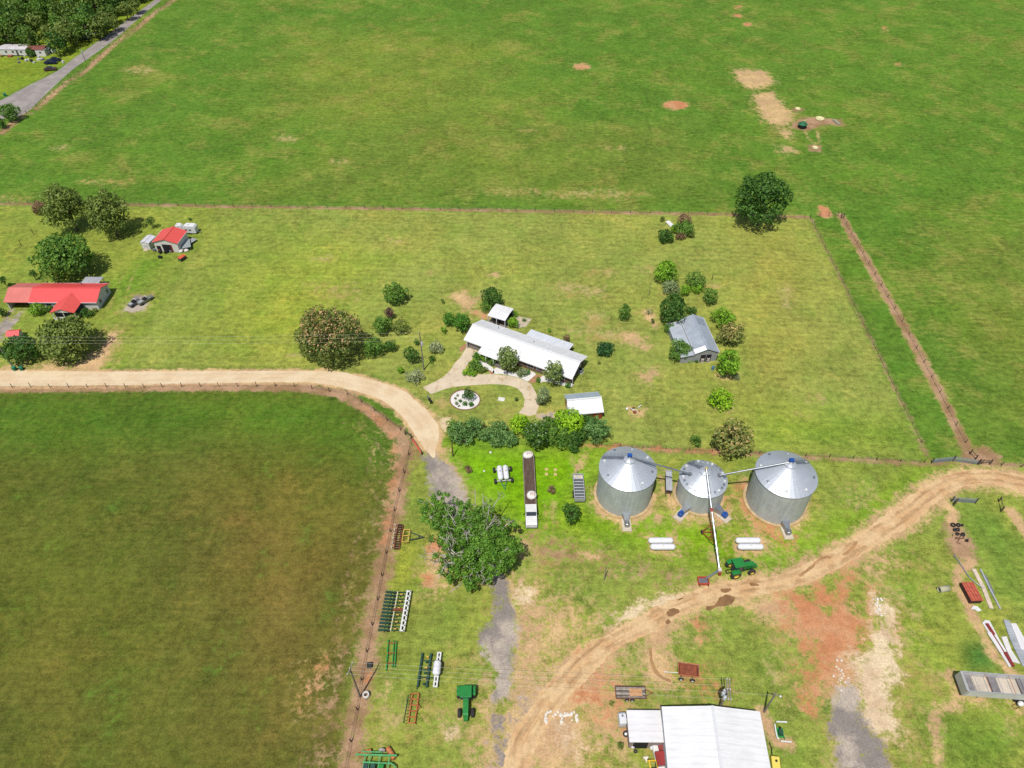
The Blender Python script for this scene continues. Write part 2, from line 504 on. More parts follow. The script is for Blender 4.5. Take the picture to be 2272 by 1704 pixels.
for cx, cy, rx, ry in [(700, 560, 30, 8), (860, 520, 18, 5), (1010, 640, 20, 6), (1230, 620, 40, 12), (1300, 590, 34, 10), (930, 590, 12, 6), (1400, 580, 26, 9), (640, 770, 18, 6), (1700, 640, 16, 30), (1760, 860, 20, 8), (1540, 620, 22, 10), (1730, 900, 26, 8), (1000, 760, 10, 6)]:
    blob('dry', .52, 2, D, cx, cy, rx, ry)
# circle drive lawn
area('dry', .6, 2, A5, [(180, 1300), (380, 1300), (420, 1460), (300, 1520), (200, 1400)])
area('dry', .55, 1.5, A5, [(930, 1420), (1130, 1440), (1120, 1510), (900, 1500)])
# pasture
for q, s in (([(370, 300), (760, 310), (890, 450), (760, 520), (560, 540), (440, 450)], .8), ([(620, 600), (850, 570), (980, 740), (1110, 830), (1090, 940), (1000, 990), (790, 970), (700, 860), (640, 720)], .78), ([(880, 1020), (1100, 1030), (1090, 1180), (980, 1150)], .62), ([(930, 1240), (1100, 1240), (1150, 1320), (1000, 1330)], .7)):
    area('dry', s, 2, A8, q); area('tan', s * .72, 2, A8, q)
area('brown', .9, 1.2, A8, [(1080, 960), (1200, 900), (1400, 880), (1700, 920), (1740, 1000), (1560, 970), (1420, 1000), (1270, 1060), (1100, 1020)])
area('brown', .8, 1.0, A8, [(1090, 760), (1240, 780), (1230, 820), (1100, 820)])
area('brown', .8, 1.0, A8, [(1280, 1220), (1450, 1230), (1450, 1310), (1310, 1300)])
line('dry', .6, .6, 1.2, A8, [(1250, 1060), (1290, 1150), (1390, 1220)])
line('dry', .6, .6, 1.2, A8, [(1400, 1060), (1420, 1180), (1380, 1240)])
for cx, cy, rx, ry in [(1257, 144, 17, 6), (1459, 227, 26, 9), (1595, 17, 12, 3), (1615, 52, 10, 3), (1592, 33, 9, 3), (1912, 62, 8, 3), (1940, 140, 6, 2)]:
    blob('red', .85, .9, D, cx, cy, rx, ry)
area('red', .95, .6, C1, [(1210, 680), (1270, 665), (1360, 700), (1420, 790), (1390, 830), (1300, 850), (1220, 810), (1250, 760)])
for cx, cy, rx, ry in [(1290, 420, 120, 10), (1110, 415, 60, 8), (230, 392, 60, 8), (30, 428, 30, 5), (730, 350, 20, 6), (620, 300, 30, 8), (1140, 282, 16, 4), (1330, 320, 30, 5), (130, 320, 20, 6), (300, 150, 40, 10)]:
    blob('dry', .5, 3, D, cx, cy, rx, ry)
# strips under fences
line('brown', .95, .8, 2.8, None, [E7(x, y) for x, y in [(-300, 44), (0, 42), (600, 36), (1050, 34), (1300, 38), (1450, 62), (1560, 122), (1700, 235)]])
line('brown', .8, 1.6, 3.8, None, [E7(x, y) for x, y in [(1700, 230), (1735, 290), (1722, 360), (1690, 560), (1655, 730), (1630, 850), (1600, 1010), (1570, 1180), (1550, 1330), (1525, 1450), (1508, 1560), (1492, 1659), (1470, 1850)]])
line('red', .45, 1.2, 1.6, None, [E7(x, y) for x, y in [(1560, 125), (1690, 240), (1690, 420), (1650, 700)]])
area('red', .62, 1.0, B5, [(290, 480), (390, 500), (340, 620), (280, 600)])
area('brown', .4, 4.0, E7, [(1690, 420), (1650, 640), (1560, 1000), (1490, 1280), (1460, 1500), (1400, 1659), (1300, 1659), (1340, 1400), (1480, 1100), (1600, 800), (1650, 500)])
area('red', .42, 2.0, E7, [(1300, 1250), (1400, 1200), (1380, 1320), (1290, 1420)])
line('brown', .75, .7, 1.6, D, [(-80, 440), (150, 441), (330, 443), (471, 446), (900, 452), (1300, 459), (1600, 464), (1745, 470)])
line('brown', .8, .7, 2.4, D, [(1816, 466), (1870, 560), (1950, 700), (2020, 830), (2070, 930), (2100, 985)])
line('dry', .8, .7, 2.8, D, [(1816, 466), (1870, 560), (1950, 700), (2020, 830), (2070, 930), (2100, 985)])
line('brown', .55, .8, 1.2, D, [(1750, 470), (1880, 730), (2008, 995)])
line('brown', .7, .8, 1.4, D, [(1330, 966), (1700, 985), (2008, 1002), (2110, 1000), (2300, 1012)])
line('red', .55, .7, 1.2, D, [(1240, 962), (1400, 968), (1600, 978)])
line('brown', .95, 1.2, 2.4, None, [A1(x, y) for x, y in [(-200, 1650), (0, 1555), (560, 1150), (1080, 750), (1550, 360), (2030, -10), (2400, -320)]])
line('tan', .6, 1.2, 1.6, None, [A1(x, y) for x, y in [(-200, 1640), (0, 1545), (560, 1140), (1080, 740), (1550, 350), (2030, -20)]])
area('brown', .85, 1.5, B7, [(1200, 560), (1330, 530), (1500, 700), (1600, 950), (1640, 1060), (1500, 1070), (1300, 960), (1240, 750)])
line('tan', .8, .8, 2.0, B7, [(1180, 300), (1320, 420), (1300, 540)])
line('tan', .75, 1.0, 2.2, B7, [(1560, 1060), (1400, 1180), (1390, 1330), (1500, 1560), (1620, 1800)])
line('tan', .7, 1.0, 2.0, B8, [(1190, 120), (1330, 330), (1460, 560), (1620, 720)])
area('brown', .9, 1.2, C2, [(1590, 1190), (1750, 1175), (1950, 1290), (1890, 1400), (1640, 1360)])
area('dry', .9, 1.2, C2, [(1590, 1190), (1750, 1175), (1950, 1290), (1890, 1400), (1640, 1360)])
area('brown', .8, 2.0, C2, [(1420, 1180), (1540, 1180), (1640, 1400), (1440, 1330)])
line('tan', .8, .8, 2.5, B7, [(2050, 420), (2212, 640), (2400, 900)])
area('brown', .8, 2.5, B1, [(-60, 380), (80, 420), (60, 780), (-80, 900)])
area('brown', .7, 1.0, C3, [(900, 900), (1200, 760), (1420, 1200), (1180, 1250), (1100, 1659), (950, 1659)])
# wheel tracks of the headland, and paths worn by vehicles
for off, kk in ((0, 'dry'), (28, 'brown'), (62, 'dry'), (88, 'brown')):
    line(kk, .36, .9, .8, None, [E7(x - off, y) for x, y in [(1560, 190), (1640, 260), (1668, 330), (1655, 480), (1610, 700), (1565, 900), (1520, 1100), (1480, 1300), (1455, 1500), (1440, 1659)]])
for off in (0, 14):
    line('dry', .55, .7, .8, None, [B1(x + off * 6, y) for x, y in [(1425, 1080), (1440, 1250), (1440, 1500), (1425, 1659)]])
    line('dry', .5, .6, .7, None, [A2(1300 + off * 8, 960), A2(1240 + off * 8, 1100), A2(1160 + off * 8, 1280), A2(1120 + off * 8, 1400)])
# red clay wash
area('red', 1.0, 4, E6, [(840, 480), (960, 470), (1060, 500), (1120, 420), (1230, 430), (1300, 500), (1330, 260), (1400, 250), (1400, 430), (1500, 500), (1560, 580), (1650, 480), (1660, 600), (1640, 900), (1560, 1080), (1400, 1050), (1500, 1200), (1480, 1330), (1350, 1350), (1200, 1280), (1130, 1370), (1080, 1330), (1040, 1250), (1180, 1180), (1100, 1020), (1010, 960), (1060, 900), (920, 830), (880, 720), (850, 600)])
area('red', .9, 1.2, E6, [(970, 1390), (1020, 1390), (1110, 1500), (1100, 1590), (1010, 1530)])
area('red', .6, 2.0, E6, [(1800, 650), (1860, 720), (1900, 840), (1820, 930), (1790, 800)])
area('red', .55, 2.0, E6, [(0, 690), (80, 720), (130, 860), (60, 940), (0, 880)])
area('red', .72, 4.0, E5, [(800, 850), (860, 900), (960, 1060), (1080, 1200), (1000, 1330), (860, 1300), (660, 1200), (620, 1130), (780, 1000)])
area('red', .5, 3.0, E5, [(1440, 980), (1620, 960), (1800, 1060), (1720, 1140), (1560, 1060)])
area('red', .95, .9, B3, [(380, 900), (470, 910), (560, 1030), (560, 1110), (300, 1060)])
area('tan', .62, 2.0, B3, [(330, 1060), (580, 1080), (620, 1400), (520, 1659), (300, 1659), (260, 1300)])
area('red', .62, 1.2, B3, [(200, 1400), (390, 1400), (420, 1500), (270, 1580)])
area('tan', .7, 1.5, B3, [(1560, 980), (1760, 930), (1880, 1000), (1700, 1090), (1620, 1080)])
area('dry', .6, 4, B3, [(1500, 740), (1900, 800), (2212, 950), (2212, 1250), (1900, 1659), (1600, 1659), (1700, 1300)])
area('brown', .5, 4, D, [(1130, 1150), (1300, 1200), (1480, 1235), (1480, 1260), (1300, 1230), (1140, 1200)])
area('brown', .75, 1.2, D, [(1180, 1185), (1250, 1195), (1240, 1210), (1190, 1205)])
# pale chalky wash
area('pale', 1.0, 3.2, E6, [(1660, 520), (1720, 530), (1760, 600), (1800, 620), (1810, 900), (1820, 1100), (1850, 1200), (1780, 1290), (1770, 1600), (1860, 1760), (1700, 1760), (1560, 1659), (1510, 1450), (1490, 1320), (1530, 1220), (1440, 1100), (1550, 1040), (1640, 900), (1660, 700)])
area('pale', .55, 1.5, E6, [(1320, 1080), (1400, 1100), (1420, 1300), (1340, 1380), (1310, 1250)])
area('pale', .6, 2, E5, [(1150, 450), (1400, 380), (1600, 380), (1500, 450), (1280, 560), (1000, 640), (880, 640)])
area('pale', .5, 3, E5, [(480, 1250), (740, 1250), (740, 1400), (860, 1480), (760, 1600), (560, 1480)])
area('pale', .6, 1.5, B5, [(1250, 1150), (1350, 1100), (1420, 1200), (1300, 1310)])
area('pale', .55, 1.5, E5, [(300, 300), (400, 330), (420, 470), (330, 480), (240, 560), (200, 500)])
# grey gravel
GLANE = [B1(x, y) for x, y in [(215, 560), (330, 620), (430, 720), (520, 860), (620, 1040), (640, 1180), (740, 1300), (800, 1500)]] + [E5(x, y) for x, y in [(190, 320), (230, 480), (270, 620), (250, 760), (240, 880), (210, 1000), (190, 1150), (130, 1160), (170, 950), (110, 880), (50, 800), (50, 640), (140, 590), (150, 480), (130, 330)]] + [B1(x, y) for x, y in [(620, 1500), (500, 1240), (390, 1110), (290, 960), (250, 780)]]
area_w('gravel', .95, 1.5, GLANE, .4)
area('tan', .85, 1.2, B1, [(300, 420), (430, 640), (520, 780), (620, 1020), (660, 1180), (560, 1060), (470, 820), (330, 640)])
area('red', .5, 1.2, B1, [(450, 1080), (540, 1100), (600, 1200), (520, 1240)])
area('gravel', .7, 2.0, E5, [(120, 1230), (200, 1260), (240, 1400), (240, 1659), (100, 1700), (100, 1450)])
area('gravel', .6, 4.0, E5, [(300, 1150), (480, 1060), (640, 960), (560, 1120), (400, 1300), (260, 1330)])
area('gravel', .95, 1.5, E6, [(1340, 1330), (1470, 1320), (1510, 1450), (1560, 1659), (1560, 1800), (1250, 1800), (1250, 1659), (1300, 1450)])
area('gravel', .95, 1.5, B8, [(-60, 850), (60, 900), (130, 1080), (200, 1280), (330, 1400), (430, 1700), (-100, 1700)])
area('gravel', .8, 1.0, A3, [(1490, 380), (1690, 378), (1600, 560), (1350, 565)])
for off in (0, 70):
    line('gravel', .85, .5, 1.2, A3, [(-60 + off, 900), (60 + off, 720), (150 + off * 1.2, 540)])
area('gravel', .7, 1.2, A3, [(-100, 760), (40, 640), (120, 640), (60, 760), (-60, 900)])
area('pale', .8, .8, A5, [(1340, 1500), (1500, 1490), (1690, 1465), (1720, 1520), (1560, 1580), (1420, 1600)])
area('gravel', .6, 1.0, A5, [(1340, 1500), (1500, 1490), (1690, 1465), (1720, 1520), (1560, 1580), (1420, 1600)])
area('pale', .9, .8, B1, [(340, 200), (480, 230), (430, 300), (390, 360)])
area('tan', .6, 1.2, B6, [(240, 850), (360, 900), (380, 1140), (300, 1150), (250, 1000)])
area('red', .6, 1.0, B6, [(290, 920), (360, 930), (370, 1040), (300, 1010)])
line('tan', .7, 1.0, 2.2, B6, [(1850, 800), (1900, 900), (1990, 1120), (2150, 1180)])
line('tan', .6, 1.0, 2.0, B8, [(1020, 720), (1030, 820), (1120, 900), (1100, 1020), (890, 1090), (870, 1300), (880, 1659)])
line('tan', .6, 1.0, 2.0, B8, [(1120, 960), (1250, 980), (1370, 1020)])
area('dry', .6, 3, B8, [(640, 700), (900, 700), (1010, 850), (950, 980), (700, 900), (600, 780)])
area('tan', .5, 3, B8, [(1540, 980), (1739, 940), (1739, 1200), (1640, 1100)])
area('dry', .5, 4, B5, [(1250, 250), (1500, 300), (1450, 560), (1300, 480)])
area('dry', .7, 5, B5, [(300, 850), (650, 950), (760, 1150), (600, 1250), (300, 1100)])
area('dry', .75, 5, B5, [(1050, 900), (1500, 1100), (1750, 800), (1700, 1250), (1500, 1450), (1150, 1250)])
for q, k, st, so in (([(240, 300), (420, 320), (520, 560), (420, 640), (520, 900), (300, 1100), (230, 1000), (260, 700)], 'tan', .7, 4), ([(60, 1000), (150, 1150), (120, 1659), (40, 1720), (20, 1300)], 'tan', .62, 3), ([(560, 620), (800, 600), (900, 680), (760, 780), (600, 860)], 'dry', .6, 4), ([(1080, 560), (1300, 620), (1160, 800), (1050, 860), (960, 780)], 'dry', .5, 3), ([(340, 0), (900, 60), (1100, 240), (700, 200), (380, 120)], 'dry', .55, 5), ([(1400, 660), (1700, 700), (1700, 820), (1420, 780)], 'dry', .5, 4)):
    area(k, st, so, E5, q)
for q in ([(960, 960), (1200, 900), (1280, 1100), (1000, 1130)], [(420, 560), (500, 640), (600, 1000), (420, 1000)], [(1580, 300), (1700, 300), (1750, 800), (1620, 760)]):
    area('dry', .62, 4, B5, q)
for q in ([(0, 130), (300, 100), (420, 260), (200, 400), (0, 380)], [(560, 420), (760, 380), (800, 600), (600, 700)], [(900, 1200), (1000, 1000), (1100, 1200), (1000, 1400)]):
    area('dry', .5, 5, B7, q)
# mowing swaths of the lot
M['mow'] = np.maximum(M['mow'], np.clip(.5 + sd_poly(LOT) / 6, 0, 1))
M['crop'] = np.clip(.5 + sd_poly(CROP) / 3, 0, 1)

def hole(ks, cf, pts, soft=1.2):
    m = np.clip(.5 - sd_poly(cf.pts(pts)) / (2 * soft), 0, 1)
    for k in ks: M[k] = M[k] * m
for q in ([(1190, 350), (1320, 290), (1310, 480), (1240, 440)], [(1410, 450), (1470, 400), (1560, 400), (1560, 560), (1480, 520)], [(1480, 570), (1560, 600), (1570, 720), (1500, 690)], [(1500, 820), (1560, 800), (1550, 900), (1510, 900)], [(960, 450), (1060, 470), (1090, 540), (1000, 540)], [(1660, 690), (1750, 710), (1755, 800), (1690, 835)], [(1580, 940), (1620, 930), (1630, 980), (1570, 990)], [(1180, 600), (1260, 580), (1300, 640), (1220, 680)], [(1400, 540), (1440, 540), (1450, 640), (1410, 640)]):
    hole(('red', 'pale', 'tan', 'dry'), E6, q)
for q in ([(700, 1240), (790, 1230), (880, 1300), (860, 1420), (790, 1400)], [(1130, 700), (1210, 660), (1220, 760), (1170, 900), (1100, 960), (1060, 860)]):
    hole(('red', 'pale', 'tan'), E5, q, 2.0)
wild_mask = np.clip(.5 - sd_poly(LOT) / 3, 0, 1) * np.clip(.5 - sd_poly(LEFT) / 3, 0, 1) * np.clip(.5 - sd_poly(CROP) / 3, 0, 1) * np.clip(.5 - sd_poly(YARD) / 3, 0, 1) * np.clip(.5 - sd_poly(NWLAND) / 3, 0, 1)
ny, nx = GX.shape
idx = np.arange(NV).reshape(ny, nx)
quads = np.stack([idx[:-1, :-1], idx[:-1, 1:], idx[1:, 1:], idx[1:, :-1]], -1).reshape(-1, 4)
QX = (PX[quads[:, 0]] + PX[quads[:, 2]]) / 2
QY = (PY[quads[:, 0]] + PY[quads[:, 2]]) / 2


def grid_mesh(name, sel, z, material):
    q = quads[sel]
    used, inv = np.unique(q, return_inverse=True)
    me = bpy.data.meshes.new(name)
    me.vertices.add(used.size)
    co = np.empty((used.size, 3), np.float32)
    co[:, 0] = PX[used]; co[:, 1] = PY[used]; co[:, 2] = z
    me.vertices.foreach_set('co', co.ravel())
    me.loops.add(q.size)
    me.loops.foreach_set('vertex_index', inv.astype(np.int32).ravel())
    me.polygons.add(len(q))
    me.polygons.foreach_set('loop_start', np.arange(0, q.size, 4, dtype=np.int32))
    me.update(calc_edges=True)
    one = wild_mask[used]
    for an, ch in (('gcol', (gcol[used, 0], gcol[used, 1], gcol[used, 2], M['mow'][used])),
                   ('soil', (M['tan'][used], M['red'][used], M['brown'][used], M['crop'][used])),
                   ('cover', (M['gravel'][used], M['pale'][used], M['dry'][used], one))):
        a = me.attributes.new(an, 'FLOAT_COLOR', 'POINT')
        a.data.foreach_set('color', np.stack(ch, -1).astype(np.float32).ravel())
    me.materials.append(material)
    o = bpy.data.objects.new(name, me)
    COL.objects.link(o)
    return structure(o)


def ground_material():
    t = NT('turf_and_soil')
    pos = t.n('ShaderNodeNewGeometry').outputs['Position']
    def attr(nm):
        a = t.n('ShaderNodeAttribute'); a.attribute_name = nm
        s = t.n('ShaderNodeSeparateColor'); t.link(a.outputs['Color'], s.inputs[0])
        return a.outputs['Color'], s.outputs[0], s.outputs[1], s.outputs[2], a.outputs['Alpha']
    base, _, _, _, mow = attr('gcol')
    _, tan, red, brown, crop = attr('soil')
    _, gravel, pale, dry, wildm = attr('cover')
    n_big = t.noise(pos, .028, 4, .55)
    n_mid = t.noise(pos, .13, 6, .62)
    n_mid2 = t.noise(t.mapping(pos, (1, 1, 1), (0, 0, 1.1)), .09, 5, .6, .6)
    n_clump = t.noise(pos, .75, 6, .72)
    n_fine = t.noise(pos, 3.4, 4, .7)
    n_str = t.noise(t.mapping(pos, (.28, 1.3, 1)), .9, 5, .65)
    n_yard = t.noise(pos, .3, 5, .62, .4)
    n_yard2 = t.noise(t.mapping(pos, (1, 1, 1), (0, 0, .5)), .06, 4, .6, .8)
    n_edge = t.noise(pos, .42, 7, .68)
    n_edge2 = t.noise(t.mapping(pos, (1, 1, 1), (0, 0, .7)), 1.3, 5, .7)
    # grass: stands of deeper green, yellowed stands, tussocks, single blades
    c = t.mix(t.step(n_mid, .44, .66, 0, .6), base, t.mix(1.0, base, (.72, .9, .72, 1), 'MULTIPLY'))
    c = t.mix(t.step(n_big, .42, .62, 0, .6), c, t.mix(1.0, c, (1.22, 1.1, 1.0, 1), 'MULTIPLY'))
    c = t.mix(t.step(t.math('ADD', t.math('MULTIPLY', n_mid2, .6), t.math('MULTIPLY', n_clump, .4)), .53, .64, 0, .34), c, t.mix(1.0, c, (1.7, 1.22, 1.5, 1), 'MULTIPLY'))
    c = t.mix(t.math('MULTIPLY', crop, t.step(n_str, .48, .66, 0, .2)), c, S(128, 112, 58))
    c = t.mix(t.math('MULTIPLY', crop, t.step(t.math('ADD', t.math('MULTIPLY', n_mid, .6), t.math('MULTIPLY', n_clump, .4)), .56, .64, 0, .5)), c, S(92, 128, 46))
    fleck = t.math('ADD', t.math('MULTIPLY', n_mid2, .45), t.math('ADD', t.math('MULTIPLY', n_str, .3), t.math('MULTIPLY', n_big, .25)))
    c = t.mix(t.math('MULTIPLY', wildm, t.step(fleck, .49, .6, 0, .5)), c, S(150, 146, 74))
    c = t.mix(t.math('MULTIPLY', wildm, t.step(n_edge, .6, .72, 0, .55)), c, S(176, 160, 92))
    f = t.math('ADD', t.step(n_clump, .3, .7, .74, 1.26), t.step(n_fine, .3, .7, -.26, .26))
    wild = t.math('SUBTRACT', 1.0, t.math('MAXIMUM', t.math('MULTIPLY', mow, .35), t.math('MULTIPLY', crop, .6)))
    f = t.math('ADD', f, t.math('MULTIPLY', t.step(n_str, .32, .68, -.13, .13), wild))
    f = t.math('ADD', f, t.step(n_yard, .34, .66, -.1, .1))
    f = t.math('ADD', f, t.step(n_yard2, .36, .64, -.09, .09))
    # mowing swaths
    w = t.n('ShaderNodeTexWave', wave_type='BANDS', bands_direction='Y')
    t.link(t.mapping(pos, (1, 1, 1), (0, 0, R(3))), w.inputs['Vector'])
    w.inputs['Scale'].default_value = .314159 / 2.3
    w.inputs['Distortion'].default_value = 5.0; w.inputs['Detail'].default_value = 2; w.inputs['Detail Scale'].default_value = .12
    f = t.math('ADD', f, t.math('MULTIPLY', mow, t.step(w.outputs['Fac'],   .2, .8, -.035, .035)))
    rows = t.n('ShaderNodeTexWave', wave_type='BANDS', bands_direction='Y')
    t.link(t.mapping(pos, (1, 1, 1), (0, 0, R(1))), rows.inputs['Vector'])
    rows.inputs['Scale'].default_value = .314159 / .95
    rows.inputs['Distortion'].default_value = 2.0; rows.inputs['Detail Scale'].default_value = .3
    f = t.math('ADD', f, t.math('MULTIPLY', crop, t.step(rows.outputs['Fac'], .2, .8, -.022, .022)))
    c = t.scale(c, f)
    def layer(c, m, rgb, amt=1.5, soft=.11, rgb2=None, big=None):
        e = t.math('ADD', t.math('MULTIPLY', t.math('SUBTRACT', n_edge, .5), amt), t.math('MULTIPLY', t.math('SUBTRACT', n_edge2, .5), amt * .75))
        v = t.math('ADD', t.math('ADD', m, .07), e)
        k = t.math('MULTIPLY', t.step(v, .5 - soft, .5 + soft), t.step(m, .02, .2))
        col = S(*rgb)
        if rgb2: col = t.mix(t.step(n_mid, .42, .6), S(*rgb), S(*rgb2))
        col = t.scale(col if rgb2 else S(*rgb)[:3], t.math('ADD', t.step(n_clump, .3, .7, .86, 1.1), t.step(n_fine, .28, .72, -.2, .2)))
        return t.mix(k, c, col)
    c = layer(c, dry, (178, 160, 92), 1.9, .3, (196, 176, 118))
    c = layer(c, brown, (160, 128, 94), 1.7, .3, (190, 154, 122))
    c = layer(c, tan, (226, 190, 140), 1.5, .3, (206, 168, 128))
    c = layer(c, red, (206, 140, 98), 2.0, .34, (214, 160, 118))
    c = layer(c, pale, (238, 216, 178), 1.6, .24, (220, 192, 156))
    c = layer(c, t.math('MULTIPLY', gravel, t.step(n_yard, .3, .5, .72, 1.0)), (150, 141, 134), 1.6, .22, (196, 182, 166))
    h = t.math('ADD', t.math('MULTIPLY', n_clump, .6), t.math('MULTIPLY', n_fine, .5))
    t.pbsdf(c, .95, 0, t.bump(h, .55, .22), .08)
    return t.m

GMAT = ground_material()
ground = grid_mesh('ground', np.ones(len(quads), bool), 0.0, GMAT)


def in_poly(P):
    P = [(p[0], p[1]) for p in P]
    ins = np.zeros(QX.size, bool)
    for i in range(len(P)):
        ax, ay = P[i]; bx, by = P[(i + 1) % len(P)]
        if ay == by: continue
        c = (ay > QY) != (by > QY)
        ins ^= c & (QX < (bx - ax) * (QY - ay) / (by - ay) + ax)
    return ins

inlot = in_poly(LOT)
grid_mesh('lawn', inlot, .006, GMAT)
grid_mesh('crop_field', in_poly(CROP), .009, GMAT)
PAST = [A1(x, y) for x, y in [(-300, 1700), (0, 1560), (560, 1150), (1080, 750), (1550, 360), (2030, -10), (2300, -230)]] + [D(2500, -80), D(2500, 1015), D(2100, 990), D(1816, 466), D(1745, 468), D(471, 446), D(-300, 440)]
grid_mesh('pasture', in_poly(PAST), .012, GMAT)


# ------------------------------------------------------------------ ribbons: roads, driveways
def resample(P, n):
    P = np.array([(p[0], p[1]) for p in P])
    # Catmull-Rom through the surveyed points
    Q = []
    for i in range(len(P) - 1):
        p0, p1, p2, p3 = P[max(i - 1, 0)], P[i], P[i + 1], P[min(i + 2, len(P) - 1)]
        for t in np.linspace(0, 1, 12, endpoint=False):
            Q.append(.5 * (2 * p1 + (p2 - p0) * t + (2 * p0 - 5 * p1 + 4 * p2 - p3) * t * t + (3 * p1 - p0 - 3 * p2 + p3) * t ** 3))
    Q.append(P[-1]); Q = np.array(Q)
    d = np.r_[0, np.cumsum(np.linalg.norm(np.diff(Q, axis=0), axis=1))]
    s = np.linspace(0, d[-1], n)
    return np.stack([np.interp(s, d, Q[:, 0]), np.interp(s, d, Q[:, 1])], -1), d[-1]


def ribbon(name, left, right, z, material, step=.5, jit=.35, across=10, seed=1):
    _, ln = resample(left, 10)
    n = int(ln / step)
    L, _ = resample(left, n); Rr, _ = resample(right, n)
    vs, fs, uv = [], [], []
    for i in range(n):
        w = np.linalg.norm(L[i] - Rr[i])
        for k in range(across + 1):
            u = k / across
            p = L[i] * (1 - u) + Rr[i] * u
            if k in (0, across):
                e = mnoise.noise(Vector((p[0] * .5, p[1] * .5, seed))) * 1.2 + mnoise.noise(Vector((p[0] * 1.7, p[1] * 1.7, seed + 5))) * .7
                dirv = (L[i] - Rr[i]) / max(w, .01) * (1 if k == 0 else -1)
                p = p - dirv * min(abs(e) * jit, w * .1)
            vs.append((p[0], p[1], z)); uv.append((u * w - w / 2, ln * i / n))
    m = across + 1
    for i in range(n - 1):
        for k in range(across):
            fs.append((i * m + k, i * m + k + 1, (i + 1) * m + k + 1, (i + 1) * m + k))
    me = bpy.data.meshes.new(name)
    me.from_pydata(vs, [], fs)
    ul = me.uv_layers.new(name='along')
    flat = np.array([uv[l.vertex_index] for l in me.loops], np.float32)
    ul.data.foreach_set('uv', flat.ravel())
    me.materials.append(material)
    if len(me.polygons) and me.polygons[0].normal.z < 0: me.flip_normals()
    o = bpy.data.objects.new(name, me); COL.objects.link(o)
    return structure(o)


def road_mat(name, rgb, rgb2, rut, var=.12, streak=.35, ruts=0.0):
    t = NT(name)
    pos = t.n('ShaderNodeNewGeometry').outputs['Position']
    uv = t.n('ShaderNodeUVMap').outputs[0]
    ns = t.noise(t.mapping(uv, (1.3, .07, 1)), 1.0, 6, .62)
    n1 = t.noise(pos, .22, 6, .6); n2 = t.noise(pos, 1.6, 5, .7); n3 = t.noise(pos, 5, 3, .7)
    c = t.mix(t.step(n1, .4, .62), S(*rgb), S(*rgb2))
    c = t.mix(t.step(t.math('ADD', t.math('MULTIPLY', ns, .75), t.math('MULTIPLY', n1, .25)), .53, .62, 0, streak), c, S(*rut))
    c = t.scale(c, t.math('ADD', t.step(n2, .3, .7, 1 - var, 1 + var * .6), t.step(n3, .3, .7, -var * .6, var * .6)))
    if ruts:      # two wheel tracks pressed into the surface
        su = t.n('ShaderNodeSeparateXYZ'); t.link(uv, su.inputs[0])
        wob = t.math('ADD', su.outputs[0], t.math('MULTIPLY', t.math('SUBTRACT', n1, .5), 3.0))
        dd = t.math('ABSOLUTE', t.math('SUBTRACT', t.math('ABSOLUTE', wob), .95))
        c = t.mix(t.math('MULTIPLY', t.step(dd, .15, .6, ruts, 0), t.step(n1, .3, .6)), c, t.scale(c, .72))
    t.pbsdf(c, .92, 0, t.bump(t.math('ADD', n2, ns), .4, .1), .1)
    return t.m

ribbon('dirt_road', ROADPOLY[0], ROADPOLY[1], .016, road_mat('sandy_road', (238, 216, 180), (230, 204, 166), (222, 190, 150), .05, .3, .22), jit=.32)
ribbon('farm_track', TRACKPOLY[0], TRACKPOLY[1], .016, road_mat('clay_track', (232, 198, 150), (220, 178, 130), (186, 142, 100), .16, .6, .8), jit=1.3, seed=9)
ASPH = ([A1(x, y) for x, y in [(-300, 1290), (0, 1175), (330, 1000), (650, 840), (830, 705), (1080, 530), (1330, 350), (1560, 180), (1810, 0), (2030, -150), (2400, -420)]],
        [A1(x, y) for x, y in [(-300, 1560), (0, 1400), (180, 1370), (340, 1290), (560, 1080), (830, 830), (1060, 665), (1330, 470), (1470, 350), (1700, 150), (1890, 0), (2110, -160), (2470, -420)]])
ribbon('asphalt_road', ASPH[0], ASPH[1], .016, road_mat('worn_asphalt', (158, 150, 146), (176, 168, 162), (112, 106, 106), .1, .55), jit=.3, seed=3)


def sheet(name, P, z, material, jit=0.0, seed=0, sub=10):
    P = np.array([(p[0], p[1]) for p in P])
    if jit or sub > 10: P, _ = resample(list(P) + [P[0]], len(P) * sub); P = P[:-1]
    vs = []
    for i, p in enumerate(P):
        e = (mnoise.noise(Vector((p[0] * .8, p[1] * .8, seed))) * 1.0 + mnoise.noise(Vector((p[0] * 2.3, p[1] * 2.3, seed))) * .6) * jit
        q = P[(i + 1) % len(P)] - P[i - 1]
        nn = np.array((q[1], -q[0])) / max(np.linalg.norm(q), .01)
        vs.append((p[0] + nn[0] * e, p[1] + nn[1] * e, z))
    me = bpy.data.meshes.new(name)
    me.from_pydata(vs, [], [tuple(range(len(vs)))])
    me.materials.append(material)
    if me.polygons[0].normal.z < 0: me.flip_normals()
    o = bpy.data.objects.new(name, me); COL.objects.link(o)
    return structure(o)

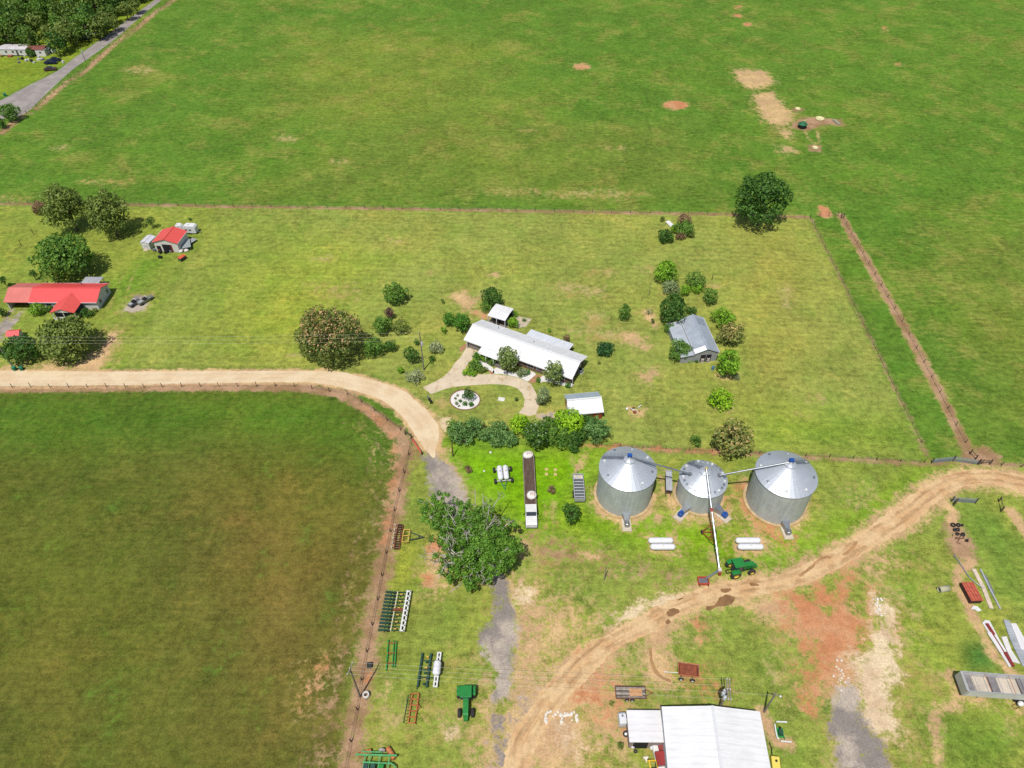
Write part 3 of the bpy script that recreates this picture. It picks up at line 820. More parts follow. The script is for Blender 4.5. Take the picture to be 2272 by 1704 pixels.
MUD = mat('wet_mud', (150, 112, 74), .45, 0, .25, .5, .35)
for q, cf in (([(110, 600), (180, 590), (240, 520), (300, 500), (370, 520), (360, 570), (280, 600), (200, 610), (150, 640), (110, 630)], E6), ([(240, 440), (300, 430), (340, 445), (310, 470), (260, 475)], E6), ([(515, 390), (570, 392), (600, 410), (560, 418), (520, 408)], E6)):
    sheet('mud_patch', cf.pts(q), .028, MUD, .25, 3)
for q in ([(1380, 520), (1420, 490), (1460, 500), (1465, 525), (1420, 550), (1385, 545)], [(1370, 590), (1390, 570), (1412, 595), (1390, 612), (1370, 605)], [(1450, 430), (1490, 415), (1500, 425), (1465, 440)]):
    sheet('mud_patch', E5.pts(q), .028, MUD, .2, 4)
MUD2 = mat('damp_clay', (186, 144, 98), .7, 0, .2, .4)
for cf, q in ((E5, [(1250, 780), (1268, 780), (1275, 860), (1300, 930), (1350, 985), (1410, 1015), (1395, 1030), (1330, 1000), (1280, 945), (1258, 870)]),
              (E6, [(960, 310), (1060, 240), (1160, 150), (1240, 140), (1260, 160), (1170, 175), (1080, 260), (980, 330)]),
              (E6, [(1360, 130), (1440, 60), (1480, 10), (1505, 10), (1470, 70), (1400, 130)])):
    sheet('wheel_rut', cf.pts(q), .024, MUD2, .12, 5)

# concrete drive of the house: front apron, loop, parking bay
CONC = mat('drive_concrete', (226, 208, 180), .85, 0, .1, .35, .2, 1.0, (196, 168, 130))
DRIVE_L = A5.pts([(90, 1205), (250, 1130), (350, 1060), (430, 960), (470, 910), (540, 830), (590, 735)])
DRIVE = A5.pts([(90, 1205), (240, 1135), (330, 1080), (400, 1010), (450, 930), (500, 880), (535, 830), (570, 770), (592, 738), (720, 775), (700, 790), (655, 850), (640, 890), (590, 950), (555, 1010), (530, 1065), (700, 1062), (850, 1055), (960, 1065), (1080, 1080), (1170, 1105), (1255, 1140), (1300, 1170), (1350, 1260), (1385, 1360), (1385, 1420), (1350, 1500), (1290, 1525), (1160, 1490), (1215, 1420), (1228, 1340), (1200, 1270), (1145, 1215), (1060, 1185), (960, 1172), (850, 1168), (640, 1180), (430, 1200), (330, 1225), (185, 1280)])
sheet('driveway', DRIVE, .02, CONC, 0.0)
WROCK = mat('white_gravel', (246, 242, 238), .9, 0, .16, 2.5, .15, 1.0, None, .1)
bm_ = A5.pts([(860, 1050), (905, 985), (960, 1000), (1110, 1040), (1180, 1000), (1290, 1020), (1350, 1062), (1270, 1135), (1160, 1095), (1000, 1060)])
sheet('gravel_bed', bm_, .024, WROCK, .08, 2)
sheet('gravel_bed', A5.pts([(690, 915), (760, 920), (860, 975), (880, 1050), (720, 1058), (845, 1050), (800, 1000)]), .024, WROCK, .05, 3)
sheet('gravel_bed', A5.pts([(1395, 1085), (1440, 1075), (1500, 1100), (1750, 1160), (1770, 1180), (1740, 1200), (1640, 1180), (1460, 1140), (1400, 1150)]), .024, WROCK, .05, 4)
BRICKP = mat('brick_paving', (186, 138, 104), .9, 0, .25, 2)
sheet('brick_path', A5.pts([(1355, 1060), (1425, 1075), (1330, 1160), (1262, 1140)]), .026, BRICKP)
sheet('brick_path', A5.pts([(810, 1005), (850, 1020), (885, 1055), (850, 1058)]), .03, BRICKP)
sheet('brick_path', A5.pts([(500, 770), (560, 720), (580, 740), (535, 800), (510, 800)]), .026, BRICKP, .1)
sheet('patio', A5.pts([(1140, 410), (1305, 440), (1240, 530), (1130, 540)]), .02, mat('patio_concrete', (206, 192, 168), .9, 0, .15, 1.2, .2, 1, (150, 150, 110)))
isl = [(562 + 168 * math.cos(a), 1345 + 112 * math.sin(a)) for a in np.linspace(0, 2 * math.pi, 30)[:-1]]
sheet('gravel_island', A5.pts(isl), .024, WROCK, .15, 5)
P_ = A5.pts(isl)
mb = MB()
for i, p in enumerate(P_):
    q = P_[(i + 1) % len(P_)]
    mb.beam((p.x, p.y, .06), (q.x, q.y, .06), .22, .14)
props(mb.build('border_edging', mat('edging_brick', (150, 104, 82), .9)), 'low brick edging around the oval white gravel island', 'edging')
# ================================================================== BUILDINGS
W_SIDING = mat('white_siding', (236, 234, 228), .6, 0, .06, 1.0)
W_TRIM = mat('white_trim', (240, 240, 240), .5, 0, .04)
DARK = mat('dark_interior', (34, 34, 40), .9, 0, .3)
GLASS = mat('window_glass', (60, 70, 84), .08, 0, .2, 1, .6)
BRICK = mat('brown_brick', (128, 106, 92), .9, 0, .22, 3, .2)
GREYWALL = mat('grey_siding', (170, 172, 174), .7, 0, .1)
REDWALL = ribbed('red_barn_siding', (176, 74, 52), 'X', .5, .7, 0, 1, .12)
WHITE_ROOF = ribbed('white_metal_roof', (250, 250, 250), 'X', .7, .45, 0, .94, .06, (205, 205, 205))
WHITE_ROOF_Y = ribbed('white_barn_roof', (252, 252, 252), 'Y', 1.0, .4, 0, .93, .05)
RED_ROOF = ribbed('red_metal_roof', (240, 88, 88), 'X', .5, .45, 0, 1.0, .05)
RED_ROOF_Y = ribbed('red_metal_roof_y', (238, 96, 88), 'Y', .5, .45, 0, 1.0, .05)
RED_FADED = ribbed('faded_red_roof', (222, 122, 112), 'X', .5, .55, 0, 1.0, .06)
GREY_ROOF = ribbed('galvanised_roof', (196, 206, 218), 'Y', .55, .4, .25, .95, .1, (226, 230, 236))
GREY_FLAT = ribbed('grey_porch_roof', (188, 190, 196), 'X', .5, .5, .1, 1, .12)
PALE_ROOF = ribbed('pale_porch_roof', (226, 230, 236), 'X', .5, .45, 0, 1, .08)
GALV = mat('galvanised_steel', (186, 192, 198), .38, .75, .12, .8, .5)
STEEL = mat('grey_steel', (150, 152, 156), .5, .4, .2)
TYRE = mat('tyre_rubber', (58, 56, 58), .9, 0, .2)
WOOD_POST = mat('weathered_post', (112, 98, 86), .95, 0, .3)
BLACK = mat('black_plastic', (38, 38, 42), .5)


def window(t, x, y, z, w, h, face, depth=.06):
    """a framed window on a wall facing -y, +x or -x in the house's own axes"""
    f, p = MB(), MB()
    d, g = depth, depth + .025
    if face == '-y':
        f.box(x - w / 2, y - d, z, x + w / 2, y - .003, z + h); p.box(x - w / 2 + .1, y - g, z + .1, x + w / 2 - .1, y - d + .01, z + h - .1)
    elif face == '+x':
        f.box(x + .003, y - w / 2, z, x + d, y + w / 2, z + h); p.box(x + d - .01, y - w / 2 + .1, z + .1, x + g, y + w / 2 - .1, z + h - .1)
    else:
        f.box(x - d, y - w / 2, z, x - .003, y + w / 2, z + h); p.box(x - g, y - w / 2 + .1, z + .1, x - d + .01, y + w / 2 - .1, z + h - .1)
    fo = f.build('window', W_TRIM, t)
    p.build('pane', GLASS, fo)


def door(t, x, y, z, w, h, m=None, face='-y'):
    a, b = MB(), MB()
    if face == '-y':
        a.box(x - w / 2, y - .05, z, x + w / 2, y - .003, z + h); b.box(x + w / 2 - .2, y - .1, z + 1, x + w / 2 - .1, y - .05, z + 1.1)
    else:
        a.box(x - .05, y - w / 2, z, x - .003, y + w / 2, z + h); b.box(x - .1, y + w / 2 - .2, z + 1, x - .05, y + w / 2 - .1, z + 1.1)
    o = a.build('door', m or W_TRIM, t)
    b.build('handle', STEEL, o)


def gable(t, L, W, he, rise, wallm, roofm, ov=.4, axis='X', th=.1, x0=0.0, x1=None, cap=None, wx0=None, wx1=None):
    """gabled block in local axes; L along x, W along y, roof edges given, walls set in by the overhang"""
    a, b = (L, W) if axis == 'X' else (W, L)          # a: ridge length, b: span
    x1 = a if x1 is None else x1
    wx0 = x0 + ov if wx0 is None else wx0
    wx1 = x1 - ov if wx1 is None else wx1
    k = rise / (b / 2)
    MB().prism([(ov, 0), (b - ov, 0), (b - ov, he + k * ov - th - .01), (b / 2, he + rise - th - .01), (ov, he + k * ov - th - .01)], wx0, wx1, axis).build('wall', wallm, t)
    r = MB().prism([(0, he), (b / 2, he + rise), (b, he), (b, he - th), (b / 2, he + rise - th), (0, he - th)], x0, x1, axis).build('roof', roofm, t)
    c = MB()
    if axis == 'X': c.beam((x0 - .02, b / 2, he + rise + .03), (x1 + .02, b / 2, he + rise + .03), .42, .07)
    else: c.beam((b / 2, x0 - .02, he + rise + .03), (b / 2, x1 + .02, he + rise + .03), .42, .07)
    c.build('ridge_cap', cap or roofm, r)
    for yy in (-.03, b + .03):
        f = MB()
        if axis == 'X': f.beam((x0, yy, he - .08), (x1, yy, he - .08), .06, .2)
        else: f.beam((yy, x0, he - .08), (yy, x1, he - .08), .06, .2)
        f.build('fascia', W_TRIM, r)
    return r

# ---------------------------------------------------------------- the white ranch house
o, a, L, W = rect(A5, (545, 672), (1757, 1113), (716, 437), 2.7)
t = thing('ranch_house', 'long white metal roofed brick ranch house behind the curved concrete drive', 'house', o, a)
gable(t, L, W, 2.7, 1.75, BRICK, WHITE_ROOF, .7, cap=mat('white_cap', (244, 244, 246), .45, 0, .05))
HL, HW = L, W
for x in (L * .47, L * .62, L * .7, L * .9):
    window(t, x, .7, .9, 1.7, 1.2, '-y')
window(t, L - .7, W * .3, .9, 1.4, 1.2, '+x'); window(t, L - .7, W * .66, .9, 1.4, 1.2, '+x')
MB().box(1.0, .62, .05, 4.6, .69, 2.3).build('garage_door', mat('garage_door_grey', (150, 142, 134), .7), t)
door(t, L * .4, .7, .05, 1.0, 2.1, mat('brown_door', (90, 60, 46), .6))
# front porch with posts
pl0, pl1, pd = L * .175, L * .40, 2.7
p = MB().prism([(-pd + .5, 2.3), (.75, 2.66), (.75, 2.56), (-pd + .5, 2.2)], pl0, pl1, 'X').build('porch_roof', ribbed('porch_metal', (240, 240, 242), 'X', .5, .45, 0, 1.1, .05, (150, 150, 156), .12), t)
for k in range(4):
    x = pl0 + .15 + (pl1 - pl0 - .3) * k / 3
    MB().box(x - .09, -pd + .6, 0, x + .09, -pd + .78, 2.22).build('porch_post', W_TRIM, t)
MB().box(pl0, -pd + .4, 0, pl1, .68, .1).build('porch_floor', mat('porch_slab', (120, 112, 106), .9), t)
MB().box(.75, .1, 0, .95, .3, 2.5).build('corner_post', W_TRIM, t)
# rear porch
p0, p1 = L * .43, L * .83
MB().prism([(W + 3.0, 2.35), (W - .05, 2.62), (W - .05, 2.52), (W + 3.0, 2.25)], p0, p1, 'X').build('rear_porch_roof', PALE_ROOF, t)
MB().box(p0 + .2, W + .1, 0, p1 - .2, W + 2.7, 2.2).build('rear_porch_wall', mat('porch_screen', (96, 92, 88), .8), t)
for k, (x, y) in enumerate(((L * .2, W * .8), (L * .55, W * .72))):
    MB().tube([(x, y, 3.2), (x, y, 4.1)], .09, 8).build('vent_pipe', STEEL, t)
MB().tube([(L + .05, .25, .1), (L + .05, .25, 2.6)], .06, 6).build('downpipe', W_TRIM, t)
u = A5(1850, 1035)
ac = thing('air_conditioner', 'grey air conditioning unit standing against the brick gable of the long house', 'air conditioner', u, a)
MB().box(-.5, -.5, .06, .5, .5, 1.0).build('cabinet', mat('ac_cabinet', (150, 160, 166), .6, .2), ac)
MB().lathe([(.05, 0), (.38, 0), (.42, .05)], (0, 0, 1.0), 'Z', 16).build('fan_grille', STEEL, ac)
MB().box(-.65, -.65, 0, .65, .65, .06).build('slab', mat('slab_grey', (190, 186, 176), .9), ac)

# ---------------------------------------------------------------- open pavilion behind the house
o, a, L, W = rect(E3, (900, 662), (1337, 790), (1092, 372), 2.9)
t = thing('garden_pavilion', 'open sided white roofed pavilion behind the long ranch house', 'pavilion', o, a)
MB().prism([(0, 2.85), (W * .5, 3.2), (W, 3.0), (W, 2.88), (W * .5, 3.08), (0, 2.72)], 0, L, 'X').build('roof', WHITE_ROOF, t)
for x in (.15, L * .5, L - .15):
    for y in (.15, W - .15):
        MB().box(x - .08, y - .08, 0, x + .08, y + .08, 2.75).build('post', W_TRIM, t)
MB().box(.1, W - .45, 0, L - .1, W - .3, 2.5).build('back_wall', mat('pavilion_back', (70, 64, 62), .9), t)
MB().box(-.2, -.3, 0, L + .2, W + .1, .07).build('floor', mat('pavilion_floor', (150, 140, 128), .9), t)
tb = thing('picnic_table', 'dark picnic table in the shade under the white pavilion roof', 'table', (o.x, o.y, 0), a)
m = MB().box(1.2, .9, .72, 3.0, 1.7, .78); m.build('table_top', mat('dark_wood', (84, 70, 60), .8), tb)
for y in (.4, 1.95): MB().box(1.2, y, .42, 3.0, y + .28, .47).build('bench', _mc['dark_wood'], tb)
for x in (1.35, 2.8): MB().box(x, .45, .05, x + .1, 2.15, .7).build('leg', _mc['dark_wood'], tb)

# ---------------------------------------------------------------- red shed with white roof
o, a, L, W = rect(A5, (1722, 1514), (2112, 1478), (1633, 1290), 2.5)
t = thing('red_shed', 'red walled shed with a half white, half grey metal roof beside the drive', 'shed', o, a)
r = gable(t, L, W, 2.5, 1.5, REDWALL, WHITE_ROOF, .3)
MB().prism([(W / 2 - .02, 4.02), (W + .02, 2.52), (W + .02, 2.49), (W / 2 - .02, 3.99)], -.02, L + .02, 'X').build('rear_slope', ribbed('grey_rear_slope', (184, 200, 208), 'X', .6, .45, .1, 1, .06), r)
MB().box(.2, W * .22, .05, .297, W * .62, 2.2).build('door', W_TRIM, t)
MB().box(.24, W * .7, 1.0, .297, W * .85, 2.0).build('window', GLASS, t)

# ---------------------------------------------------------------- grey barn among the trees
o, a, L, W = rect(A7, (1118, 532), (1392, 512), (1003, 137), 3.0)
t = thing('grey_barn', 'galvanised grey barn with lean-to hemmed in by trees', 'barn', o, a)
r = gable(t, L, W, 3.0, 1.3, GREYWALL, GREY_ROOF, .25, 'Y')
k = 1.3 / (L / 2)
MB().prism([(.05, 3.03 + k * .05), (L / 2 - .3, 3.03 + k * (L / 2 - .3)), (L / 2 - .3, 3.0 + k * (L / 2 - .3)), (.05, 3.0 + k * .05)], .05, W * .12, 'Y').build('new_panel', ribbed('new_white_sheet', (250, 250, 250), 'Y', .5, .4, 0, 1.1), r)
MB().prism([(L / 2 + .3, 3.03 + k * (L / 2 - .3)), (L - .4, 3.03 + k * .4), (L - .4, 3.0 + k * .4), (L / 2 + .3, 3.0 + k * (L / 2 - .3))], W * .72, W * .93, 'Y').build('dull_panel', ribbed('dull_grey_sheet', (162, 172, 182), 'Y', .5, .5, .2), r)
lw = 3.4
MB().prism([(-lw, 2.2), (-.12, 2.75), (-.12, 2.65), (-lw, 2.1)], 0, W * .97, 'Y').build('lean_to_roof', ribbed('lean_to_sheet', (208, 216, 226), 'Y', .55, .4, .2, .95, .08), t)
MB().box(-lw + .2, .3, 0, .2, W * .95, 2.08).build('lean_to_wall', GREYWALL, t)
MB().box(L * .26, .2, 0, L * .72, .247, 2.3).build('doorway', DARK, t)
for x in (L * .26, L * .49, L * .72): MB().box(x - .05, .15, 0, x + .05, .2, 2.35).build('door_post', GREYWALL, t)
for i, x in enumerate((L * .36, L * .6)):
    c = thing('storage_shelf', 'pale stacked shelf in the %s half of the dark barn doorway' % ('left', 'right')[i], 'shelf', (o + Vector((math.cos(a) * x, math.sin(a) * x, 0))), a, 'shelves in the barn doorway')
    for z in (.1, .6, 1.1): MB().box(-.35, -.25, z, .35, .1, z + .06).build('board', mat('pale_board', (214, 206, 190), .8), c)
    for xx in (-.33, .27): MB().box(xx, -.22, 0, xx + .06, .05, 1.5).build('upright', _mc['pale_board'], c)

# ---------------------------------------------------------------- red roofed house on the left
o, a, L, W = rect(A3, (35, 456), (1077, 460), (196, 240), 2.7)
t = thing('red_roof_house', 'long white house under a bright red metal roof, half faded at one end', 'house', o, a)
gable(t, L, W, 2.7, 1.7, W_SIDING, RED_ROOF, .45, x0=L * .265, wx0=L * .28)
k = 1.7 / (W / 2)
MB().prism([(0, 2.69), (W / 2, 4.38), (W, 2.69), (W, 2.59), (W / 2, 4.28), (0, 2.59)], 0, L * .265, 'X').build('carport_roof', RED_FADED, t)
MB().box(.45, W - .6, 0, L * .28, W - .45, 2.6).build('carport_back_wall', W_SIDING, t)
MB().box(.45, .5, 0, .6, W - .6, 2.6).build('carport_side_wall', W_SIDING, t)
MB().prism([(.45, 2.55), (W - .45, 2.55), (W / 2, 4.2)], .45, .58, 'X').build('gable_end', W_SIDING, t)
MB().box(.4, .42, 0, .6, .6, 2.6).build('carport_post', W_TRIM, t)
MB().box(.3, .4, 2.35, L * .275, .48, 2.62).build('carport_beam', W_TRIM, t)
for x in (L * .335, L * .46): window(t, x, .45, .9, 1.5, 1.2, '-y')
window(t, L - .45, W * .26, .9, 1.1, 1.2, '+x'); window(t, L - .45, W * .78, .9, 1.1, 1.2, '+x')
MB().tube([(L * .74, W * .78, 3.2), (L * .74, W * .78, 4.6)], .14, 8).build('flue', STEEL, t)
# cross-gabled front porch
g0, g1, gd = L * .575, L * .835, 4.3
gm = (g0 + g1) / 2
rp = MB().prism([(g0, 2.66), (gm, 3.85), (g1, 2.66), (g1, 2.56), (gm, 3.75), (g0, 2.56)], -gd, W * .36, 'Y').build('porch_roof', RED_ROOF_Y, t)
MB().prism([(g0 + .3, 2.55), (g1 - .3, 2.55), (gm, 3.7)], -gd + .3, -gd + .42, 'Y').build('porch_gable', W_TRIM, t)
for x in (g0 + .25, gm, g1 - .25):
    MB().box(x - .08, -gd + .28, 0, x + .08, -gd + .44, 2.55).build('porch_post', W_TRIM, t)
MB().box(g0 + .2, -gd + .3, 0, g1 - .2, -gd + .42, .95).build('porch_rail', W_SIDING, t)
MB().box(g0 + .2, -gd + 1.2, .1, g1 - .2, -gd + 1.3, 2.4).build('porch_screen', mat('dark_screen', (66, 74, 80), .7), t)
MB().box(g1 - .32, -gd + .45, .1, g1 - .22, .3, 2.4).build('side_screen', _mc['dark_screen'], t)
q0 = A3(845, 240, 2.6)
MB().prism([(W - .1, 2.55), (W + 3.4, 2.35), (W + 3.4, 2.25), (W - .1, 2.45)], L * .67, L * .87, 'X').build('patio_roof', GREY_FLAT, t)
for x in (L * .68, L * .86): MB().box(x - .06, W + 3.1, 0, x + .06, W + 3.25, 2.3).build('patio_post', W_TRIM, t)

# ---------------------------------------------------------------- red roofed garage, its shed and the campers
o, a, L, W = rect(E2, (505, 797), (1288, 846), (790, 395), 3.2)
t = thing('red_roof_garage', 'white garage with red gabled roof and dark open doorway, junk in front', 'garage', o, a)
gable(t, L, W, 3.2, 1.25, W_SIDING, RED_ROOF_Y, .3, 'Y')
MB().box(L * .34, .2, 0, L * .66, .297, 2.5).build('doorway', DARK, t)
MB().box(L * .66, .22, 0, L * .72, .297, 2.5).build('red_panel', mat('red_door', (140, 50, 52), .7), t)
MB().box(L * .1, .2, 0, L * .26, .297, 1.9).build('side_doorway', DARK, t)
o, a, L, W = rect(E2, (140, 800), (400, 832), (382, 580), 2.3)
t = thing('metal_shed', 'small white metal shed left of the red roofed garage', 'shed', o, a)
gable(t, L, W, 2.3, .35, W_SIDING, ribbed('shed_white_roof', (232, 232, 240), 'Y', .4, .4, .1), .08, 'Y')
door(t, L * .5, .08, 0, 1.2, 1.8, mat('shed_door', (226, 224, 226), .6))
MB().box(L * .25, -.9, 0, L * .75, 0, .18).build('ramp', mat('ramp_board', (206, 186, 160), .9), t)


def camper(cf, pa, pb, pc, z, label, cut):
    o, a, L, W = rect(cf, pa, pb, pc, z)
    t = thing('camper_trailer', label, 'camper', o, a, 'white campers parked behind the red garage')
    prof = [(0, .5), (L, .5), (L, z - .5), (L - .4, z), (.9, z), (0, z - cut), ]
    MB().prism(prof, 0, W, 'Y').build('body', mat('camper_white', (240, 240, 240), .4, 0, .04), t)
    for x in (L * .3, L * .6): window(t, x, 0, 1.3, .9, .6, '-y', .04)
    door(t, L * .45, 0, .6, .65, 1.7)
    for x in (L * .4, L * .55):
        for y in (.02, W - .22):
            w_ = MB().lathe([(.1, 0), (.36, .0), (.38, .05), (.38, .17), (.36, .2), (.1, .2)], (x, y, .38), 'Y', 14).build('wheel', TYRE, t)
    MB().beam((L, W / 2, .5), (L + 1.2, W / 2, .45), .12).build('tow_bar', STEEL, t)
    MB().box(L * .4, W * .35, z + .003, L * .5, W * .6, z + .22).build('roof_vent', W_TRIM, t)
    return t

camper(E2, (1400, 300), (1800, 320), (1420, 190), 2.8, 'larger white camper with tall flat end right behind the red garage', .6)
camper(E2, (1120, 290), (1390, 296), (1150, 200), 2.7, 'smaller rounded white camper just left of the larger one', 1.2)

# ---------------------------------------------------------------- big white barn at the bottom edge
bl, br, bb = (748, 742), (1836, 797), (815, 1428)
o, a, L, W = rect(B6, (815, 1428), (1948, 1428), (748, 742), 4.6)
pa, pb = B6(*bl, 4.6), B6(*br, 4.6)
d = pb - pa
a = math.atan2(d.y, d.x); L = d.length
depth = 26.0
o = Vector((pa.x + math.sin(a) * depth, pa.y - math.cos(a) * depth, 0))
t = thing('white_barn', 'very large white metal roofed barn running off the bottom edge', 'barn', o, a)
gable(t, L, depth, 4.6, 1.3, ribbed('barn_wall', (214, 216, 218), 'X', .5, .5), WHITE_ROOF_Y, .15, 'Y', .12, cap=mat('barn_cap', (236, 238, 240), .4, .1, .05))
MB().tube([(-.12, 0, 4.5), (-.12, depth, 4.5)], .09, 6).build('gutter', GALV, t)
A_BARN, O_BARN = a, o
o, a, L, W = rect(B6, (386, 1138), (790, 1141), (358, 787), 3.3)
t = thing('barn_annex', 'lower white flat roofed annex joined to the left of the big barn', 'annex', o, a)
MB().prism([(0, 3.25), (W, 3.55), (W, 3.43), (0, 3.13)], 0, L - .2, 'X').build('roof', ribbed('annex_roof', (250, 248, 250), 'Y', 1.0, .45, 0, .92, .05), t)
MB().box(.2, .25, 0, L - .3, W - .15, 3.1).build('wall', mat('annex_wall', (168, 150, 146), .8), t)
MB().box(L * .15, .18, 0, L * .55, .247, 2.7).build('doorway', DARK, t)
sheet('concrete_pad', B6.pts([(400, 1138), (650, 1145), (645, 1190), (560, 1210), (400, 1190)]), .03, mat('wet_concrete', (172, 176, 184), .6, 0, .2, .8))
o, a, L, W = rect(C5, (185, 500), (362, 488), (165, 222), 2.2)
t = thing('storage_box', 'white storage tank box against the left wall of the annex', 'tank', o, a)
MB().prism([(0, .4), (W, .4), (W, 1.9), (W * .8, 2.2), (W * .25, 2.2), (0, 1.7)], 0, L, 'X').build('body', mat('tank_white', (232, 236, 242), .45, 0, .06), t)
MB().lathe([(.02, .1), (.16, .1), (.18, 0)], (L * .5, W * .62, 2.2), 'Z', 12).build('filler_cap', STEEL, t)
for x in (.2, L - .35):
    for y in (.2, W - .35): MB().box(x, y, 0, x + .15, y + .15, .42).build('leg', STEEL, t)
MB().box(-.05, -.06, .35, L + .05, 0, .5).build('base_rail', STEEL, t)

# ---------------------------------------------------------------- mobile home in the far left corner
o, a, L, W = rect(E1, (-60, 352), (690, 360), (10, 215), 3.0)
t = thing('mobile_home', 'pale mobile home with rust at one roof end, under the wood', 'house', o, a)
MB().box(0, 0, .4, L, W, 2.88).build('wall', W_SIDING, t)
r = MB().prism([(-.2, 2.9), (W / 2, 3.4), (W + .2, 2.9)], -.2, L * .99, 'X').build('roof', ribbed('mobile_roof', (216, 208, 210), 'X', .6, .5, 0, 1, .12, (246, 244, 240)), t)
for x in (L * .25, L * .5, L * .8): window(t, x, 0, 1.4, 1.1, 1.0, '-y')
door(t, L * .65, 0, .5, .9, 2.0, mat('dark_door', (90, 92, 90), .6))
MB().box(L * .3, -1.6, 0, L * .45, -.02, .6).build('steps', mat('step_wood', (160, 92, 70), .9), t)
o, a, L, W = rect(E1, (930, 362), (1120, 366), (760, 250), 2.9)
o2, a2, L2, W2 = rect(E1, (925, 362), (1130, 366), (900, 250), 2.9)
t = thing('rusty_roof_annex', 'white sided annex with brown rusted roof at the end of the mobile home', 'house', o2, a2)
L, W = L2 + 1.0, W2
MB().box(0, 0, 0, L, W, 2.78).build('wall', W_SIDING, t)
r = MB().prism([(-.2, 2.8), (W / 2, 3.5), (W + .2, 2.8)], -3.8, L * .95, 'X').build('roof', ribbed('rusty_sheet', (138, 78, 66), 'X', .5, .8, 0, 1, .2), t)
MB().box(-3.4, 0, 0, -.6, W * .7, 2.7).build('porch_dark', mat('porch_lattice', (78, 92, 80), .9), t)
window(t, L * .5, 0, 1.2, 1.0, .9, '-y')
o, a, L, W = rect(E1, (1145, 385), (1260, 500), (1230, 330), 2.6)
p = E1(1290, 480)
t = thing('grey_lean_shed', 'weathered grey lean-to shed in the shade beside the rusted annex', 'shed', (p.x, p.y, 0), R(12))
MB().box(-1.6, -1.4, 0, 1.6, 2.4, 2.2).build('wall', mat('old_boards', (140, 150, 150), .9), t)
MB().prism([(-1.6, 2.25), (2.6, 2.8), (2.6, 2.7), (-1.6, 2.15)], -1.9, 1.9, 'X').build('roof', mat('old_tin', (112, 122, 126), .6, .3), t)

# ---------------------------------------------------------------- well house with red roof
p = A3(190, 850)
t = thing('well_house', 'tiny red roofed well house between the trees by the road', 'shed', (p.x, p.y, 0), R(6))
MB().box(-1.3, -1.0, 0, 1.3, 1.0, 1.6).build('wall', W_SIDING, t)
r = MB().prism([(-1.3, 1.6), (0, 2.3), (1.3, 1.6), (1.3, 1.52), (0, 2.2), (-1.3, 1.52)], -1.6, 1.6, 'X').build('roof', RED_ROOF, t)
door(t, 0, -1.0, 0, .8, 1.4)

# ================================================================== GRAIN BINS
def solve_h(cf, bx, by, ex, ey):
    """height whose image point stands above a ground point"""
    b = cf(bx, by)
    best, bh = 1e9, 0
    for i in range(300):
        h = i * .05
        q = cf(ex, ey, h)
        dd = (q - Vector((b.x, b.y, h))).length
        if dd < best: best, bh = dd, h
    return b, bh

BINM = None
def bin_wall_mat():
    t = NT('corrugated_bin_wall')
    tc = t.n('ShaderNodeTexCoord').outputs['Object']
    w = t.n('ShaderNodeTexWave', wave_type='BANDS', bands_direction='Z', wave_profile='SIN')
    t.link(tc, w.inputs['Vector']); w.inputs['Scale'].default_value = .314159 / 1.12
    a = t.noise(tc, .5, 5, .6)
    st = t.noise(t.mapping(tc, (2.5, 2.5, .18)), 1.0, 5, .65)
    c = t.scale(S(204, 211, 212)[:3], t.math('ADD', t.step(a, .3, .7, .9, 1.05), t.step(st, .35, .65, -.1, .1)))
    c = t.mix(t.step(st, .6, .72, 0, .35), c, S(214, 218, 218))
    c = t.mix(t.step(w.outputs['Fac'], .7, 1.0, 0, .08), c, t.scale(c, .6))
    t.pbsdf(c, .55, .25, None, .4)
    return t.m
BIN_WALL = bin_wall_mat()
BIN_ROOF = mat('bin_roof_steel', (206, 213, 222), .42, .35, .06, .6, .5)
BIN_PAD = mat('bin_pad_concrete', (206, 178, 134), .9, 0, .25, .8, .2)
BLUE = mat('blue_motor', (44, 92, 176), .4)


